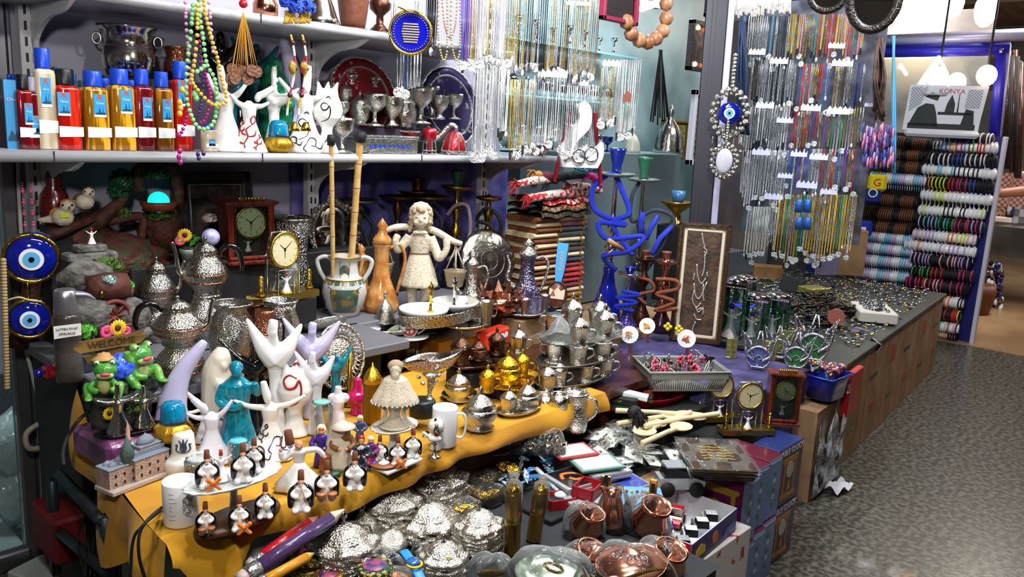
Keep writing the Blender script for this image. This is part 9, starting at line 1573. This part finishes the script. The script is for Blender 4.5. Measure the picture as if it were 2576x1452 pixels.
for px,y0,y1,c,lb in((2212,95,300,'2c1c18','thick bunch of dark brown beads and scarves hanging right of the far necklaces'.replace(' right of',' beside')),(1868,55,330,'1c2a48','bundle of dark blue and straw cords beside the silver eye charm'),(2248,90,430,'4a9ac8','sky blue cord loops hanging beside the dark bunch')):
 o=P(px,y0,x=5.0); b=MB(); w=5 if px>2240 else 16; [b.tube(cat([P(px+R_(-w,w)*.4,y0,x=5)-o,P(px+R_(-w,w),(y0+y1)/2,x=5+R_(-.05,.05))-o,P(px+R_(-w,w),y1+R_(-30,10),x=5)-o],3),.007,4) for i in range(24 if w>5 else 6)]; solo('cord_bundle',b,mat('bundle_'+c,c,.6,0,None,('5a4030',14) if px>2200 and w>5 else None),lb,'cords',o)
o=P(2200,330,x=5.0); b=MB(); [b.sph(P(2170+rk.uniform(0,80),320+rk.uniform(0,95),x=5+rk.uniform(-.06,.06))-o,(.012,.006,.03),i%4,None,6) for i in range(150)]; solo('feather_charms',b,[npu,nu,npk,mat('feather_violet','8a6aa8',.5)],'cluster of blue, violet and pink feather charms below the dark bunch','charms',o)['kind']='stuff'
for px,lb in((2315,'beaded hanging string with coloured tassels before the glowing panel'),(2352,'beaded hanging string with coloured tassels before the white bulb')): strand('hanging_bead_strand',lb,mat('string_mix','5c6a3a',.4,0,None,('a8402c',40)),.012,[[(px+14,-20),(px+4,60),(px-8,140),(px-16,210)]],3.3,None,'hanging ornament')
def person():
 t=thing('person','person in a dark top reaching toward the bracelets, one arm and dark shoe in view','person',(8.2,.98,0),rad(-90)); sk_=[(0,0,.95)]
 m=MB(); m.lathe([(.13,.86),(.16,.95),(.14,1.1),(.17,1.3),(.19,1.42),(.07,1.5),(.055,1.56)],18,sy=.65); m.sph((0,-.02,1.66),(.075,.09,.11)); m.sph((0,-.11,1.65),(.015,.02,.02))
 m.tube(cat([(-.08,0,.92),(-.1,-.03,.5),(-.12,.0,.08)],4),[.095,.09,.085,.08,.07,.066,.06,.05,.045],10).tube(cat([(.08,0,.92),(.3,-.03,.5),(.42,.05,.08)],4),[.095,.09,.085,.08,.07,.066,.06,.05,.045],10)
 m.tube(cat([(-.18,0,1.4),(-.24,.02,1.12),(-.2,-.1,.9)],4),[.055,.052,.05,.047,.044,.04,.037,.034,.03],10)
 h=P(2512,487,x=7.3)-V((8.2,.98,0)); hl=V((-h.y,h.x,h.z)); m.tube(cat([(.18,0,1.4),V((.3,-.25,1.34)),hl],5),[.07,.068,.066,.064,.062,.06,.056,.052,.047,.042,.036],10)
 d=(hl-V((.3,-.25,1.34))).normalized(); m.sph(hl+d*.04,(.035,.045,.03))
 for i in range(5): s=(i-2)*.016; a=hl+d*.07+V((s,0,.0)); m.tube([a-d*.03,a+d*(.035+.012*(2-abs(i-2))),a+d*.06+V((0,0,-.03))] if i else [hl+d*.02+V((-.03,0,0)),hl+d*.05+V((-.05,0,-.01)),hl+d*.08+V((-.05,0,-.02))],[.011,.01,.008],7)
 mk('body',m.melt(.012,3),mat('skin_tan','b0785a',.5),t); mk('hair',SP((0,.01,1.7),(.085,.1,.09)),mat('hair_dark','1a1412',.6),t)
 mk('dark_top',LA([(.18,.88),(.185,1.0),(.17,1.15),(.2,1.34),(.2,1.43),(.09,1.5)],20,sy=.7).tube([(.17,0,1.41),(.24,-.12,1.38)],[.075,.07],10).tube([(-.17,0,1.41),(-.22,.01,1.24)],[.075,.07],10),mat('cloth_black','17161a',.8),t)
 mk('trousers',LA([(.17,.84),(.175,.95),(.17,1.0)],18,sy=.7).tube([(-.08,0,.9),(-.1,-.03,.5),(-.12,0,.09)],[.11,.095,.07],10).tube([(.08,0,.9),(.3,-.03,.5),(.42,.05,.09)],[.11,.095,.07],10),mat('cloth_slate','23232c',.8),t)
 for x,y in((-.12,0),(.42,.05)): mk('shoe',SP((x,y-.06,.045),(.05,.14,.045)),mat('shoe_dark','241c18',.5),t)
person()
t=thing('stall_table','pale grey table of the stall beyond the rack','table',(9.6,1.75,0)); mk('table_top',MB().box((0,0,.8),(1.2,1.4,.04)),lgrey,t)
for x in(-.55,.55):
 for y in(-.65,.65): mk('leg',MB().box((x,y,.39),(.05,.05,.78)),lgrey,t)
for lb,px,py,w,h,mt in(('upright white board gridded with small charms on the far table',2552,640,60,130,mat('charm_grid','b4b8c8',.5,0,None,('6a6e7a',14,.5,.56),vs='chk')),('tan woven basket on the far table',2500,545,60,36,tan),('blue and white printed book box on the far table',2556,520,50,40,mat('book_blue','2c3c8c',.4,0,None,('d8d4d0',9,.5,.55))),('rust red bead tray on the far table',2500,600,56,44,mat('tray_rust','6c3420',.5,0,None,('b89a84',40))),('long white carton across the far table',2540,562,90,14,paper)): p=P(px,py+h/2,x=9.05); p.z=max(p.z,.822); k=mpp(p); solo('stall_goods',MB().box((0,0,h*k/2),(w*k,.2,h*k),0,None,.01),mt,lb,'goods',p,rad(-70))
p=P(2545,530,x=8.6); p.z=1.0; solo('woven_cloth',MB().grid(lambda u,v:((u-.5)*.7,.02*sin(u*14),v*.3),16,6),mat('woven_pink','b08a80',.8,0,None,('7a4a48',40),vs='chk'),'pinkish woven cloth hanging over the far stall','cloth',p,rad(-70))
o=P(2480,730,x=8.9); b=MB(); [b.sph(P(2462+rk.uniform(0,60),660+rk.uniform(0,125),x=8.9+rk.uniform(-.1,.1))-o,(.03,.02,.03),i%4,None,6) for i in range(110)]; solo('eye_charms',b,[navy,pwhite,oldsilver,mblack],'hanging mass of blue eye charms under the far table','charms',o)['kind']='stuff'
solo('clay_pot',LA([(0,0),(.1,0),(.14,.2),(.13,.28),(0,.26)],20),brown,'brown clay pot on the floor behind the rack edge','pot',P(2455,790,z=0))
o=P(2545,250,x=8.2); b=MB(); [b.tube([P(2530+i*5,120+R_(0,40),x=8.2)-o,P(2515+i*6,420+R_(-30,30),x=8.2)-o],.02,6,i%3) for i in range(9)]; solo('dark_poles',b,[mblack,dark,wood],'cluster of dark canes and belts hanging at the far side of the blue frame','canes',o)
